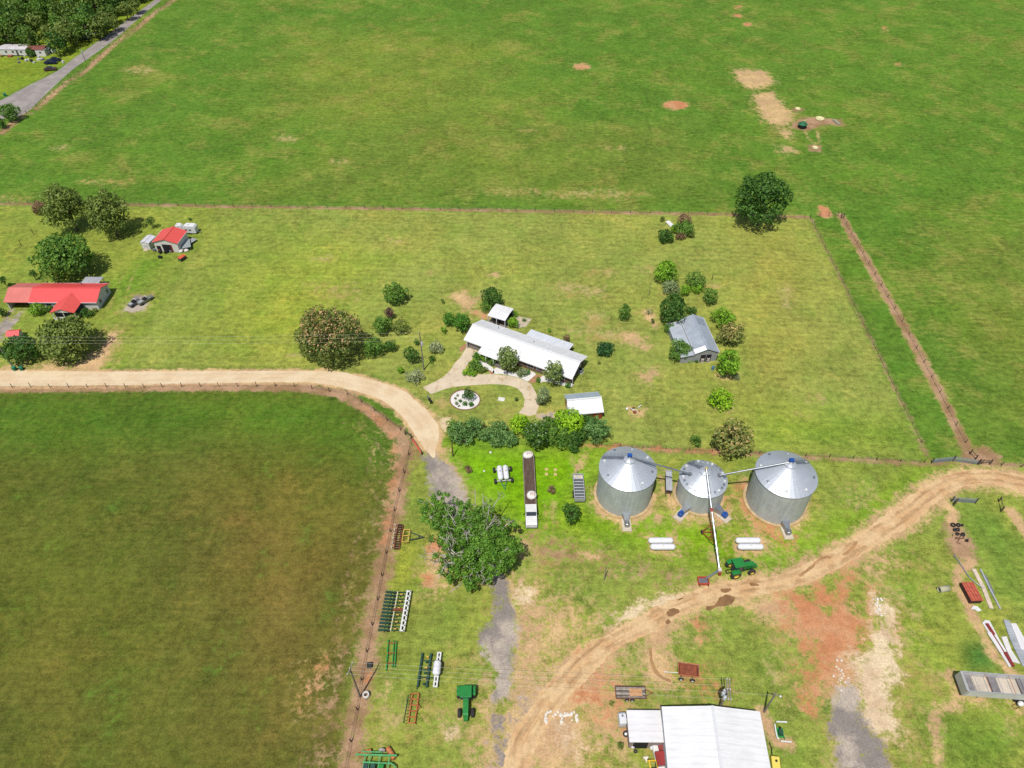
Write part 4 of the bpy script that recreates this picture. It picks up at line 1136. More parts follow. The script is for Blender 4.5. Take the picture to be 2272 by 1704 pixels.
def grain_bin(label, base, Rb, h, vents, turn, face):
    t = thing('grain_bin', label, 'grain bin', (base.x, base.y, 0), 0, 'galvanised grain bins in a row')
    MB().lathe([(0, .0), (Rb + .55, 0), (Rb + .55, .22), (0, .22)], (0, 0, 0), 'Z', 64).build('concrete_pad', BIN_PAD, t)
    MB().lathe([(Rb, .2), (Rb, h)], (0, 0, 0), 'Z', 96).build('wall', BIN_WALL, t, True)
    rise = Rb * math.tan(R(30))
    rc = 1.05
    zr = h + rise * (1 - rc / Rb)
    n = 36
    rf = MB()
    rf.lathe([(Rb + .16, h - .14), (Rb + .16, h - .02), (Rb * .55, h + rise * .45 + .05), (Rb * .55, h + rise * .45 + .1), (rc, zr)], (0, 0, 0), 'Z', n)
    ro = rf.build('roof', BIN_ROOF, t)
    ribs = MB()
    for k in range(n):
        a = 2 * math.pi * (k + .0) / n
        c, s = math.cos(a), math.sin(a)
        ribs.beam(((Rb + .1) * c, (Rb + .1) * s, h + .03), (rc * c, rc * s, zr + .05), .06, .07)
    ribs.build('ribs', BIN_ROOF, ro)
    MB().lathe([(rc + .12, zr - .1), (rc + .12, zr + .28), (rc * .45, zr + .55), (.02, zr + .58)], (0, 0, 0), 'Z', 8).build('cap', BIN_ROOF, t)
    # roof hatches and vents
    for k in range(vents):
        a = 2 * math.pi * (k + .5) / vents + turn
        c, s = math.cos(a), math.sin(a)
        rr = Rb - (.75 if vents > 12 else 1.0)
        z = h + rise * (1 - rr / Rb)
        v = MB().beam((rr * c, rr * s, z + .16), ((rr + .34) * c, (rr + .34) * s, z + .02), .42, .34)
        v.build('roof_vent', GALV if k % 3 else W_TRIM, ro)
    # roof ladder with side rails, on the far slope
    lad = MB()
    al = R(face)
    for off in (-.45, .45):
        q = lambda r_, e=0: (r_ * math.cos(al) - off * math.sin(al), r_ * math.sin(al) + off * math.cos(al), h + rise * (1 - r_ / Rb) + .12 + e)
        lad.beam(q(rc), q(Rb), .06, .1); lad.beam(q(rc, .8), q(Rb, .8), .05)
        for k in range(7):
            r_ = rc + (Rb - rc) * k / 6
            lad.beam(q(r_), q(r_, .8), .04)
    for k in range(18):
        r_ = rc + (Rb - rc) * (k + .5) / 18
        z = h + rise * (1 - r_ / Rb) + .14
        lad.beam((r_ * math.cos(al) + .45 * math.sin(al), r_ * math.sin(al) - .45 * math.cos(al), z), (r_ * math.cos(al) - .45 * math.sin(al), r_ * math.sin(al) + .45 * math.cos(al), z), .22, .05)
    lad.build('roof_stair', GALV, t)
    return t, zr + .58

BINS = []
for (bx, by, ex, ey, rad, vents, face, lab) in (
        (405, 504, 438, 273, 5.55, 8, 150, 'tall grain bin nearest the parked flatbed truck, foremost on the left'),
        (1063, 512, 1092, 356, 4.65, 26, 120, 'short middle grain bin ringed with small roof vents, auger leaning on it'),
        (1733, 560, 1827, 317, 5.8, 8, 30, 'tall right hand grain bin standing on reddish soil')):
    b, h = solve_h(B2, bx, by, ex, ey)
    h = max(5.0, min(h, 10.5))
    t, top = grain_bin(lab, b, rad, h, vents, .1, face)
    BINS.append((t, b, rad, h, top))
print('bins', [(round(h, 2), round(top, 2), tuple(round(v, 1) for v in b)) for _, b, _, h, top in BINS])


def bin_fan(idx, ang, label, blue=False):
    t, b, rad, h, top = BINS[idx]
    al = R(ang)
    c = Vector((b.x + math.cos(al) * (rad + .4), b.y + math.sin(al) * (rad + .4), 0))
    f = thing('bin_fan', label, 'fan', c, al - 0, 'drying fans at the foot of the bins')
    MB().box(.1, -.9, 0, 3.0, .9, .16).build('slab', mat('fan_slab', (216, 204, 184), .9), f)
    m = MB()
    m.add([(-.5, -.8, .3), (-.5, .8, .3), (-.5, .8, 1.5), (-.5, -.8, 1.5), (1.2, -.4, .4), (1.2, .4, .4), (1.2, .4, 1.2), (1.2, -.4, 1.2)],
          [(0, 1, 2, 3), (7, 6, 5, 4), (0, 4, 5, 1), (1, 5, 6, 2), (2, 6, 7, 3), (3, 7, 4, 0)])
    m.build('transition', GALV, f)
    MB().lathe([(.05, 0), (.5, 0), (.55, .1), (.55, .9), (.5, 1.0), (.05, 1.0)], (1.25, 0, .8), 'X', 20).build('fan_housing', BLUE if blue else GALV, f)
    MB().box(1.5, -.25, 1.25, 2.1, .25, 1.7).build('motor', BLUE if blue else STEEL, f)
    return f

def ang_to(idx, cf, x, y):
    b = BINS[idx][1]; q = cf(x, y)
    return math.degrees(math.atan2(q.y - b.y, q.x - b.x))
bin_fan(0, ang_to(0, B2, 433, 760), 'galvanised drying fan at the front foot of the left bin')
bin_fan(1, ang_to(1, B2, 905, 690), 'blue drying fan at the front left foot of the middle bin', True)
bin_fan(1, ang_to(1, B2, 1275, 690), 'blue drying fan at the front right foot of the middle bin', True)
bin_fan(2, ang_to(2, B2, 1825, 800), 'galvanised drying fan on a pale slab at the right bin')


def catwalk_auger(i, frm, label):
    """overhead transfer auger from the middle bin's roof up to a neighbour's peak"""
    t, b, rad, h, top = BINS[i]
    _, b2, r2, h2, _ = BINS[1]
    end = Vector((b.x, b.y, top + .35))
    dirv = (end - Vector((b2.x, b2.y, 0))); dirv.z = 0; dirv.normalize()
    st = Vector((b2.x, b2.y, 0)) + dirv * (r2 * .62) + Vector((0, 0, h2 + r2 * .5774 * .42))
    lift = Vector((0, 0, .25))
    q = thing('transfer_auger', label, 'auger', st)
    MB().tube([Vector((0, 0, 0)) + lift, end - st], .17, 10).build('tube', GALV, q)
    MB().box(-.3, -.3, -.3, .3, .3, .45).build('inlet_box', STEEL, q)
    e = end - st
    MB().tube([e + Vector((-.1, 0, -.5)), e + Vector((0, 0, .45))], .3, 10).build('spout_head', W_TRIM, q)
    MB().box(e.x - .5, e.y - .3, e.z + .2, e.x + .35, e.y + .35, e.z + .75).build('motor', BLUE, q)
    # truss wires under the tube
    mid = e * .5
    m = MB()
    m.beam(mid + lift, mid + Vector((0, 0, -1.2)), .06)
    m.beam(Vector((0, 0, .2)), mid + Vector((0, 0, -1.2)), .05); m.beam(mid + Vector((0, 0, -1.2)), e, .05)
    m.build('truss', STEEL, q)
catwalk_auger(0, 1, 'overhead transfer tube rising from the middle bin to the left bin')
catwalk_auger(2, 1, 'overhead transfer tube rising from the middle bin to the right bin')

# long portable auger with red undercarriage
lowp = B2(1250, 1165, .9)
_, b2, r2, h2, top2 = BINS[1]
hi = Vector((b2.x, b2.y, top2 + .5))
t = thing('grain_auger', 'long silver portable auger on red wheeled frame reaching the middle bin peak', 'auger', (lowp.x, lowp.y, 0))
base = Vector((lowp.x, lowp.y, 0))
A, B = lowp - base, hi - base
MB().tube([A, B], .21, 12).build('tube', GALV, t)
for f, nm in ((.0, 'joint_collar'), (.2, 'joint_collar'), (.46, 'joint_collar'), (.72, 'joint_collar')):
    p = A.lerp(B, f); q = A.lerp(B, f + .012)
    MB().tube([p, q], .29, 12).build(nm, W_TRIM, t)
REDP = mat('faded_red_paint', (172, 72, 54), .65, 0, .2)
MB().tube([A.lerp(B, .56), A.lerp(B, .6)], .25, 12).build('red_band', REDP, t)
MB().tube([B + Vector((0, 0, .2)), B + Vector((0, 0, -.6))], .25, 10).build('discharge_spout', mat('yellow_spout', (224, 196, 110), .6), t)
wl, wr = B2(1095, 832, .4) - base, B2(1215, 832, .4) - base
ax = (wl + wr) / 2
fr = MB()
apex1, apex2 = A.lerp(B, .25), A.lerp(B, .47)
for w_ in (wl, wr):
    fr.beam(w_, apex1 + Vector((0, 0, -.2)), .11); fr.beam(w_, apex2 + Vector((0, 0, -.2)), .11)
fr.beam(wl, wr, .14); fr.beam(wl.lerp(apex2, .5), wr.lerp(apex2, .5), .09); fr.beam(wl.lerp(apex1, .5), wr.lerp(apex1, .5), .09)
fr.beam(wl.lerp(apex1, .5), wr, .08); fr.beam(ax.lerp(apex1, .5), ax.lerp(apex2, .5), .08)
fr.build('undercarriage', REDP, t)
for w_ in (wl, wr):
    MB().lathe([(.18, -.12), (.38, -.13), (.42, -.08), (.42, .08), (.38, .13), (.18, .12)], w_, 'X', 16).build('wheel', TYRE, t)
MB().box(A.x - .3, A.y - .35, .35, A.x + .3, A.y + .35, 1.3).build('gear_box', mat('white_red_box', (236, 226, 222), .5), t)
MB().box(A.x - .22, A.y - .75, .2, A.x + .22, A.y - .36, .9).build('intake_guard', REDP, t)
hp = B2(1110, 1255, .6) - base
MB().tube([A + Vector((0, 0, .1)), hp + Vector((.5, .35, .1))], .19, 10).build('swing_tube', GALV, t)
m = MB()
hx, hy = hp.x, hp.y
for (x0, y0, x1, y1) in ((-1, -.75, 1, -.65), (-1, .65, 1, .75), (-1, -.65, -.9, .65), (.9, -.65, 1, .65)):
    m.box(hx + x0, hy + y0, .15, hx + x1, hy + y1, .8)
m.build('hopper', mat('hopper_red', (206, 84, 62), .6), t)
MB().box(hx - .88, hy - .63, .2, hx + .88, hy + .63, .3).build('hopper_floor', GALV, t)
for x in (-.8, .8): MB().lathe([(.05, -.06), (.2, -.07), (.2, .07), (.05, .06)], (hx + x, hy - .8, .2), 'X', 10).build('wheel', TYRE, t)

# control shed between the bins
o, a, L, W = rect(B2, (782, 462), (838, 468), (758, 285), 2.3)
t = thing('control_shed', 'narrow flat roofed grey control shed between the left and middle bins', 'shed', o, a)
MB().box(0, 0, 2.2, L, W, 2.34).build('roof', GREY_FLAT, t)
MB().box(.12, .8, 0, L - .12, W - .15, 2.195).build('wall', mat('shed_brown', (126, 106, 92), .8), t)
for x in (.1, L - .2): MB().box(x, .08, 0, x + .1, .18, 2.2).build('post', WOOD_POST, t)
# ================================================================== TREES AND SHRUBS
_fol = {}


def foliage(key, dark, light, flower=None, ffrac=0.0, rough=.6):
    """leaves: every leaf cluster has its own shade between two greens; some may be blossoms"""
    if key in _fol: return _fol[key]
    t = NT('foliage_' + key)
    g = t.n('ShaderNodeNewGeometry')
    rnd = g.outputs['Random Per Island']
    pos = g.outputs['Position']
    clump = t.noise(pos, .55, 3, .6)
    f = t.math('ADD', t.math('MULTIPLY', rnd, .6), t.step(clump, .35, .65, 0, .4))
    c = t.mix(f, S(*dark, LEAFK), S(*light, LEAFK))
    if flower:
        pick = t.n('ShaderNodeMath', operation='FRACT'); t.link(t.math('MULTIPLY', rnd, 17.31), pick.inputs[0])
        gen = t.n('ShaderNodeTexCoord').outputs['Generated']
        sg = t.n('ShaderNodeSeparateXYZ'); t.link(gen, sg.inputs[0])
        lim = t.math('SUBTRACT', 1.0, t.math('MULTIPLY', t.step(sg.outputs[2], .4, .85, .0 if ffrac > .1 else 1.0, 1.0), ffrac))
        c = t.mix(t.math('GREATER_THAN', pick.outputs[0], lim), c, S(*flower, 1.25))
    d = t.n('ShaderNodeBsdfPrincipled')
    t.link(c, d.inputs['Base Color']); d.inputs['Roughness'].default_value = rough
    d.inputs['Specular IOR Level'].default_value = .25
    tr = t.n('ShaderNodeBsdfTranslucent'); t.link(t.mix(1.0, c, (1.1, 1.15, .55, 1), 'MULTIPLY'), tr.inputs[0])
    mx = t.n('ShaderNodeMixShader'); mx.inputs[0].default_value = .26
    t.link(d.outputs[0], mx.inputs[1]); t.link(tr.outputs[0], mx.inputs[2])
    t.link(mx.outputs[0], t.out.inputs[0])
    _fol[key] = t.m
    return t.m

LEAFK = 1.85
FOL = {
    'dark': foliage('dark', (30, 66, 22), (86, 122, 48)),
    'mid': foliage('mid', (44, 84, 26), (112, 146, 58)),
    'bright': foliage('bright', (62, 108, 22), (138, 178, 50)),
    'lime': foliage('lime', (84, 132, 16), (160, 196, 44)),
    'olive': foliage('olive', (66, 88, 36), (132, 146, 70)),
    'forest': foliage('forest', (40, 70, 24), (108, 132, 52)),
    'mimosa': foliage('mimosa', (52, 78, 32), (118, 128, 62), (206, 170, 122), .42),
    'mimosa_dry': foliage('mimosa_dry', (66, 86, 36), (138, 142, 74), (202, 178, 118), .34),
    'magnolia': foliage('magnolia', (56, 86, 36), (146, 160, 92), (248, 244, 232), .012, .35),
    'magnolia_hedge': foliage('magnolia_hedge', (34, 72, 26), (104, 138, 58), (250, 246, 236), .02, .35),
    'cedar': foliage('cedar', (54, 94, 42), (124, 158, 90)),
    'grey': foliage('grey', (80, 98, 58), (150, 164, 118)),
    'pampas': foliage('pampas', (92, 112, 80), (172, 176, 132)),
    'purple': foliage('purple', (64, 44, 44), (126, 92, 88)),
    'brown': foliage('brown', (84, 66, 48), (150, 124, 92)),
    'box': foliage('box', (36, 84, 22), (88, 142, 44)),
    'topiary': foliage('topiary', (24, 62, 30), (66, 108, 56)),
    'oak': foliage('oak', (44, 88, 24), (118, 158, 58)),
}
BARK = mat('bark', (118, 104, 90), .95, 0, .3, 2)
PALE_BARK = mat('pale_bark', (196, 188, 176), .9, 0, .25, 1.5)


def leaf_mesh(name, centers, normals, size, r, spread=.55):
    """one leaf cluster (a small bent rhombus) per point, free standing"""
    n = len(centers)
    nr = normals + r.normal(0, spread, (n, 3))
    nr /= np.linalg.norm(nr, axis=1)[:, None] + 1e-9
    ref = np.where(np.abs(nr[:, 2:3]) < .9, np.array([[0, 0, 1.]]), np.array([[1., 0, 0]]))
    a = np.cross(nr, ref); a /= np.linalg.norm(a, axis=1)[:, None] + 1e-9
    b = np.cross(nr, a)
    th = r.uniform(0, 2 * math.pi, n)[:, None]
    u = a * np.cos(th) + b * np.sin(th); v = -a * np.sin(th) + b * np.cos(th)
    s = size * r.uniform(.6, 1.35, n)[:, None]
    lift = nr * s * r.uniform(-.25, .25, n)[:, None]
    V = np.stack([centers + u * s * r.uniform(.45, .75, n)[:, None], centers + v * s * r.uniform(.3, .55, n)[:, None] + lift,
                  centers - u * s * r.uniform(.45, .75, n)[:, None], centers - v * s * r.uniform(.3, .55, n)[:, None] + lift], 1).reshape(-1, 3)
    me = bpy.data.meshes.new(name)
    me.vertices.add(len(V)); me.vertices.foreach_set('co', V.astype(np.float32).ravel())
    me.loops.add(len(V)); me.loops.foreach_set('vertex_index', np.arange(len(V), dtype=np.int32))
    me.polygons.add(n); me.polygons.foreach_set('loop_start', np.arange(0, len(V), 4, dtype=np.int32))
    me.update(calc_edges=True)
    return me


def crown_points(rx, rz, leaf, r, lobes=None, lobe_r=(.3, .48), fill=1.25, flat_bottom=.8):
    """leaf positions over a crown made of many overlapping clumps of unequal size"""
    nl = lobes or int(np.clip(14 + rx * 5, 14, 60))
    d = r.normal(0, 1, (nl, 3)); d /= np.linalg.norm(d, axis=1)[:, None]
    d[:, 2] = np.where(d[:, 2] < -flat_bottom, -d[:, 2] * .6, d[:, 2])
    rad = r.uniform(.3, 1.0, nl) ** .6 * .8
    C = d * rad[:, None] * np.array([rx, rx * r.uniform(.88, 1.12), rz])
    dirs = r.normal(0, 1, (5, 3)); dirs /= np.linalg.norm(dirs, axis=1)[:, None]
    amp = r.uniform(-.24, .24, 5)
    C *= (1 + (np.clip(d @ dirs.T, 0, 1) ** 2 * amp).sum(1))[:, None]
    LR = r.uniform(lobe_r[0], lobe_r[1], nl) * (rx * min(rx, rz * 1.3)) ** .5
    LR *= np.where(rad > .68, .8, 1.0)
    area = 4 * math.pi * (LR ** 2).sum()
    n = int(np.clip(area / (leaf * leaf) * .62 * fill, 60, 16000))
    w = LR ** 2 / (LR ** 2).sum()
    k = r.choice(nl, n, p=w)
    e = r.normal(0, 1, (n, 3)); e /= np.linalg.norm(e, axis=1)[:, None]
    e[:, 2] = np.where(r.uniform(0, 1, n) < .35, np.abs(e[:, 2]), e[:, 2])
    rr = LR[k] * r.uniform(.72, 1.1, n)
    P = C[k] + e * rr[:, None]
    keep = np.ones(n, bool)
    for j in range(nl):
        inside = np.linalg.norm(P - C[j], axis=1) < LR[j] * .62
        keep &= ~(inside & (k != j))
    keep |= r.uniform(0, 1, n) < .1
    return P[keep], e[keep], C, LR


def trunk_mesh(h, rbase, C, r, nlimb=5, bark=None):
    m = MB()
    top = Vector((r.uniform(-.2, .2), r.uniform(-.2, .2), h))
    m.tube([(0, 0, -.05), (0, 0, h * .1), (top.x * .4, top.y * .4, h * .5), tuple(top)], [rbase * 1.35, rbase, rbase * .8, rbase * .5], 8)
    return m, top


N_TREE = [0]


def tree(cf, cx, cy, rx, ry, name, kind, label, cat='tree', clear=.12, leaf=None, lobes=None, lobe_r=(.3, .48), fill=1.2, group=None, base=None, trunk=True, zr=None):
    """crown seen in the photo with half sizes rx, ry: stands on the ground below it"""
    N_TREE[0] += 1
    r = np.random.default_rng(100 + N_TREE[0])
    px, py = cf.x0 + cx * cf.k, cf.y0 + cy * cf.k
    hc = 2.0
    for _ in range(5):
        Z = zdepth(px, py, hc)
        mpp = Z / FPX
        Rx = rx * cf.k * mpp * 1.04
        phi = PITCH + math.atan((py - 852) / FPX)
        Ry = ry * cf.k * mpp
        Rz = math.sqrt(max(Ry * Ry - (Rx * .94 * math.sin(phi)) ** 2, (.66 * Rx * math.cos(phi)) ** 2)) / math.cos(phi)
        Rz = min(Rz, Rx * 1.5)
        if zr: Rz = Rx * zr
        hc = Rz * .95 + clear * Rx
    p = cf(cx, cy, hc)
    t = thing(name, label, cat, (p.x, p.y, 0), 0, group)
    lf = leaf or float(np.clip(.085 * Rx + .12, .16, .62))
    P, e, C, LR = crown_points(Rx, Rz, lf, r, lobes, lobe_r, fill)
    P[:, 2] = np.maximum(P[:, 2] + hc, .05)
    me = leaf_mesh('crown', P, e, lf, r)
    me.materials.append(FOL[kind])
    o = bpy.data.objects.new('crown', me); COL.objects.link(o); o.parent = t
    if trunk:
        m, top = trunk_mesh(hc * .85, max(.05, Rx * .055), C, r)
        for j in r.choice(len(C), min(6, len(C)), replace=False):
            q = Vector(C[j]) + Vector((0, 0, hc))
            s0 = Vector((0, 0, hc * r.uniform(.3, .7)))
            m.tube([s0, s0.lerp(q, .55) + Vector((0, 0, .12 * Rx)), q], [Rx * .035 + .02, Rx * .02 + .015, .02], 6)
        m.build('trunk', BARK, t, True)
    return t


def T(cf, rows):
    for row in rows:
        a, kw = (row[:-1], row[-1]) if isinstance(row[-1], dict) else (row, {})
        tree(cf, *a, **kw)

SH = dict(cat='shrub', clear=.05)
# ---- left neighbour's plot
T(A2, [
    (672, 365, 205, 262, 'pecan_tree', 'olive', 'large olive green tree, left of the pair near the back fence', dict(clear=.06, lobes=80, lobe_r=(.2, .34), leaf=.55)),
    (1095, 420, 205, 262, 'pecan_tree', 'olive', 'large olive green tree, right of the pair near the back fence', dict(clear=.06, lobes=80, lobe_r=(.2, .34), leaf=.55)),
    (655, 865, 320, 238, 'broadleaf_tree', 'mid', 'big round mid green tree behind the red roofed house', dict(clear=.1, lobes=80, lobe_r=(.2, .34))),
    (335, 1052, 46, 40, 'sapling', 'dark', 'small round headed sapling behind the left half of the red roofed house', dict(clear=.9)),
    (30, 1110, 46, 34, 'sapling', 'dark', 'small round headed sapling at the left edge behind the red roofed house', dict(clear=1.6)),
    (1540, 510, 46, 52, 'sapling', 'dark', 'lone dark sapling beside the white metal shed', dict(clear=.7, fill=.8)),
    (395, 370, 82, 34, 'shrub', 'brown', 'low brownish bush on the back fence left of the two big trees', SH),
    (1940, 490, 18, 16, 'seedling', 'mid', 'tiny seedling behind the white campers', SH),
])
T(A3, [
    (720, 850, 318, 212, 'broadleaf_tree', 'olive', 'wide olive green tree in front of the red roofed house by the road', dict(clear=.1, lobes=80, lobe_r=(.2, .34))),
    (255, 965, 195, 155, 'broadleaf_tree', 'dark', 'dark round tree beside the tiny well house', dict(clear=.25)),
    (10, 565, 52, 60, 'shrub', 'dark', 'dark bush cut by the left edge beside the carport', SH),
    (10, 1000, 55, 85, 'shrub', 'dark', 'dark bush behind the pole at the left edge by the road', SH),
    (415, 540, 88, 44, 'shrub', 'bright', 'bright shrub along the front wall of the red roofed house beside the carport', SH),
    (555, 528, 46, 50, 'shrub', 'mid', 'upright shrub in the corner of the front porch of the red roofed house', SH),
    (960, 575, 70, 40, 'shrub', 'dark', 'dark shrub at the right side of the red house porch', SH),
    (1060, 540, 26, 26, 'shrub', 'olive', 'small plant at the right front corner of the red roofed house', SH),
    (120, 265, 34, 26, 'shrub', 'dark', 'small dark bush behind the faded end of the red roof', SH),
])
# ---- lawn left of the ranch house
T(A4, [
    (530, 830, 405, 305, 'mimosa_tree', 'mimosa', 'huge spreading mimosa with tan pink bloom on its crown, by the road', dict(clear=.06, lobes=120, lobe_r=(.16, .28), leaf=.42)),
    (1295, 365, 158, 128, 'broadleaf_tree', 'mid', 'feathery mid green tree standing alone in the upper lawn left of the house', dict(lobes=40, lobe_r=(.18, .36))),
    (1222, 572, 62, 76, 'purple_shrub', 'purple', 'purple leaved shrub between two green trees', SH),
    (1145, 712, 108, 112, 'broadleaf_tree', 'mid', 'rounded tree just below the purple shrub', dict(clear=.12)),
    (1350, 725, 96, 92, 'broadleaf_tree', 'olive', 'loose olive tree right of the rounded one below the purple shrub', dict(clear=.15, fill=.7)),
    (1045, 952, 128, 118, 'broadleaf_tree', 'mid', 'mid green tree just right of the huge mimosa', dict(clear=.12)),
    (1242, 940, 72, 72, 'broadleaf_tree', 'dark', 'small dark tree right of the one beside the huge mimosa', dict(clear=.12)),
    (1475, 1030, 98, 112, 'broadleaf_tree', 'dark', 'dark upright tree just left of the power pole', dict(clear=.15, fill=.8)),
    (1530, 898, 36, 42, 'sapling', 'dark', 'small dark bush behind the power pole', SH),
    (1740, 960, 92, 66, 'pampas_grass', 'pampas', 'grey green pampas clump right of the power pole', dict(cat='shrub', clear=.02, leaf=.3, lobes=16, trunk=False)),
    (1508, 1275, 106, 88, 'pampas_grass', 'pampas', 'bigger grey pampas clump close to the bend of the sandy road', dict(cat='shrub', clear=.02, leaf=.3, lobes=18, trunk=False)),
    (1700, 1088, 48, 46, 'shrub', 'mid', 'small bush at the tip of the power pole shadow', SH),
    (1352, 1215, 48, 42, 'shrub', 'bright', 'small bright bush left of the roadside pampas clump', SH),
    (1815, 445, 22, 34, 'conifer_sapling', 'mid', 'thin young conifer alone on the lawn behind the house', SH),
    (1830, 765, 36, 42, 'conifer_sapling', 'bright', 'bright young conifer near the left gable of the ranch house', SH),
])
# ---- round the ranch house
T(A5, [
    (860, 195, 112, 120, 'broadleaf_tree', 'dark', 'dense dark tree behind the white pavilion', dict(clear=.15)),
    (800, 300, 66, 62, 'shrub', 'mid', 'lighter bush at the left corner of the pavilion', SH),
    (378, 440, 72, 86, 'camellia_shrub', 'box', 'smaller left shrub of the dense pair at the left gable', SH),
    (515, 475, 102, 148, 'camellia_tree', 'box', 'tall dense green tree against the left gable of the ranch house', dict(clear=.05, lobes=44, lobe_r=(.2, .34))),
    (1100, 475, 68, 72, 'shrub', 'bright', 'bright shrub in the gap between pavilion and rear porch', SH),
    (1118, 385, 36, 36, 'shrub', 'bright', 'small round shrub at the back corner of the pavilion', SH),
    (1030, 880, 134, 188, 'magnolia_tree', 'magnolia', 'big magnolia with white blooms before the middle of the ranch house', dict(clear=.12, lobes=64, lobe_r=(.18, .3))),
    (1562, 1035, 124, 160, 'magnolia_tree', 'magnolia', 'smaller magnolia before the right end of the ranch house', dict(clear=.1, lobes=56, lobe_r=(.18, .3))),
    (690, 852, 46, 56, 'shrub', 'box', 'rounded shrub at the left post of the front porch', SH),
    (780, 882, 52, 34, 'clipped_hedge', 'bright', 'low bright clipped hedge under the front porch, left piece', SH),
    (852, 915, 52, 36, 'clipped_hedge', 'mid', 'low mottled hedge under the front porch, piece next to the magnolia', SH),
    (680, 965, 88, 68, 'shrub', 'mid', 'biggest shrub in the corner bed beside the drive', SH),
    (770, 1012, 46, 42, 'shrub', 'olive', 'yellowish shrub in the corner bed beside the drive', SH),
    (590, 1032, 52, 32, 'shrub', 'bright', 'low bright ground shrub in the tip of the corner bed', SH),
    (655, 1045, 45, 20, 'shrub', 'bright', 'low bright edging plant along the drive side of the corner bed', SH),
    (1185, 1036, 66, 44, 'shrub', 'grey', 'spreading grey green shrub in the white gravel bed', SH),
    (1255, 1034, 34, 34, 'shrub', 'box', 'green shrub beside the grey one in the white gravel bed', SH),
    (1375, 1122, 32, 32, 'topiary_ball', 'box', 'clipped green ball beside the brick path', SH),
    (1706, 1176, 34, 34, 'topiary_ball', 'box', 'clipped green ball at the right front corner of the ranch house', SH),
    (1428, 1312, 90, 108, 'olive_tree', 'grey', 'grey green weeping tree beside the loop of the drive', dict(clear=.08, fill=1.2)),
    (605, 1275, 72, 68, 'ornamental_tree', 'dark', 'small leafy tree on the oval white gravel island', dict(clear=.35)),
    (507, 1352, 22, 22, 'topiary_ball', 'box', 'leftmost and smallest clipped ball on the gravel island', SH),
    (563, 1382, 30, 28, 'topiary_ball', 'box', 'middle clipped ball on the gravel island', SH),
    (632, 1390, 30, 30, 'topiary_ball', 'box', 'rightmost clipped ball on the gravel island', SH),
    (478, 1292, 18, 14, 'grass_tuft', 'pampas', 'dry grass tuft at the upper left of the gravel island', SH),
    (454, 1326, 18, 14, 'grass_tuft', 'olive', 'olive grass tuft at the left of the gravel island', SH),
    (465, 1382, 22, 24, 'grass_tuft', 'pampas', 'largest dry grass tuft low on the gravel island', SH),
    (495, 1412, 14, 12, 'grass_tuft', 'olive', 'small green tuft at the lower edge of the gravel island', SH),
    (533, 1310, 14, 16, 'grass_tuft', 'grey', 'grey tuft beside the island tree', SH),
    (1135, 1335, 22, 36, 'conifer_sapling', 'dark', 'thin dark sapling inside the loop of the drive', SH),
    (1690, 655, 42, 48, 'dead_shrub', 'brown', 'brown dead shrub at the end of the rear porch', SH),
    (1502, 570, 26, 24, 'shrub', 'bright', 'tiny bright bush behind the rear porch roof', SH),
    (1222, 455, 26, 20, 'shrub', 'mid', 'little plant on the patio behind the house', SH),
])
# ---- right half of the lot
T(A6, [
    (798, 712, 142, 135, 'broadleaf_tree', 'bright', 'bright round tree, uppermost of the cluster above the grey barn', dict(clear=.15)),
    (1115, 805, 118, 84, 'broadleaf_tree', 'mid', 'loose tree to the right of the uppermost bright one', dict(clear=.12, fill=.75)),
    (855, 895, 98, 72, 'shrub', 'grey', 'dull grey green thicket below the uppermost bright tree', SH),
    (1010, 920, 80, 44, 'shrub', 'bright', 'low bright thicket, left piece under the loose tree', SH),
    (1140, 905, 72, 40, 'shrub', 'bright', 'low bright thicket, right piece under the loose tree', SH),
    (1288, 990, 96, 104, 'broadleaf_tree', 'mid', 'lone tree leaning right of the thicket above the grey barn', dict(clear=.12)),
    (333, 1168, 82, 90, 'broadleaf_tree', 'mid', 'small round tree alone on the lawn left of the grey barn', dict(clear=.08)),
    (868, 1140, 165, 172, 'broadleaf_tree', 'dark', 'large dark tree at the upper left corner of the grey barn', dict(clear=.12)),
    (1088, 1158, 62, 50, 'broadleaf_tree', 'dark', 'dark tree behind the back gable of the grey barn', dict(clear=.12)),
    (835, 1350, 66, 66, 'shrub', 'mid', 'bush against the lean-to side of the grey barn', SH),
    (602, 1152, 46, 40, 'dead_sapling', 'grey', 'thin half dead sapling in bare soil left of the grey barn', dict(cat='tree', clear=.5, fill=.35)),
    (645, 1270, 24, 48, 'sapling', 'dark', 'narrow dark sapling below the half dead one', SH),
    (1440, 1235, 122, 92, 'broadleaf_tree', 'bright', 'bright tree at the upper right corner of the grey barn', dict(clear=.12)),
    (1505, 1405, 168, 140, 'mimosa_tree', 'mimosa_dry', 'mimosa with dry tan bloom on the right side of the grey barn', dict(clear=.15, lobes=50, lobe_r=(.16, .3))),
    (948, 1592, 122, 112, 'broadleaf_tree', 'mid', 'feathery tree at the front left corner of the grey barn', dict(clear=.12)),
    (790, 322, 96, 52, 'shrub', 'dark', 'dark bramble at the left of the overgrown brush island', SH),
    (880, 240, 46, 50, 'shrub', 'bright', 'bright sapling growing from the overgrown brush island', SH),
    (1000, 250, 110, 72, 'shrub', 'mid', 'widest green bramble of the overgrown brush island', SH),
    (1075, 300, 46, 46, 'shrub', 'olive', 'olive bramble at the right tip of the brush island', SH),
    (950, 318, 60, 36, 'dead_shrub', 'brown', 'grey brown dead branches in the brush island', SH),
    (755, 130, 36, 30, 'shrub', 'olive', 'olive scrub at the top left of the brush island', SH),
    (990, 140, 80, 42, 'dead_shrub', 'brown', 'brown dead scrub at the top of the brush island', SH),
])
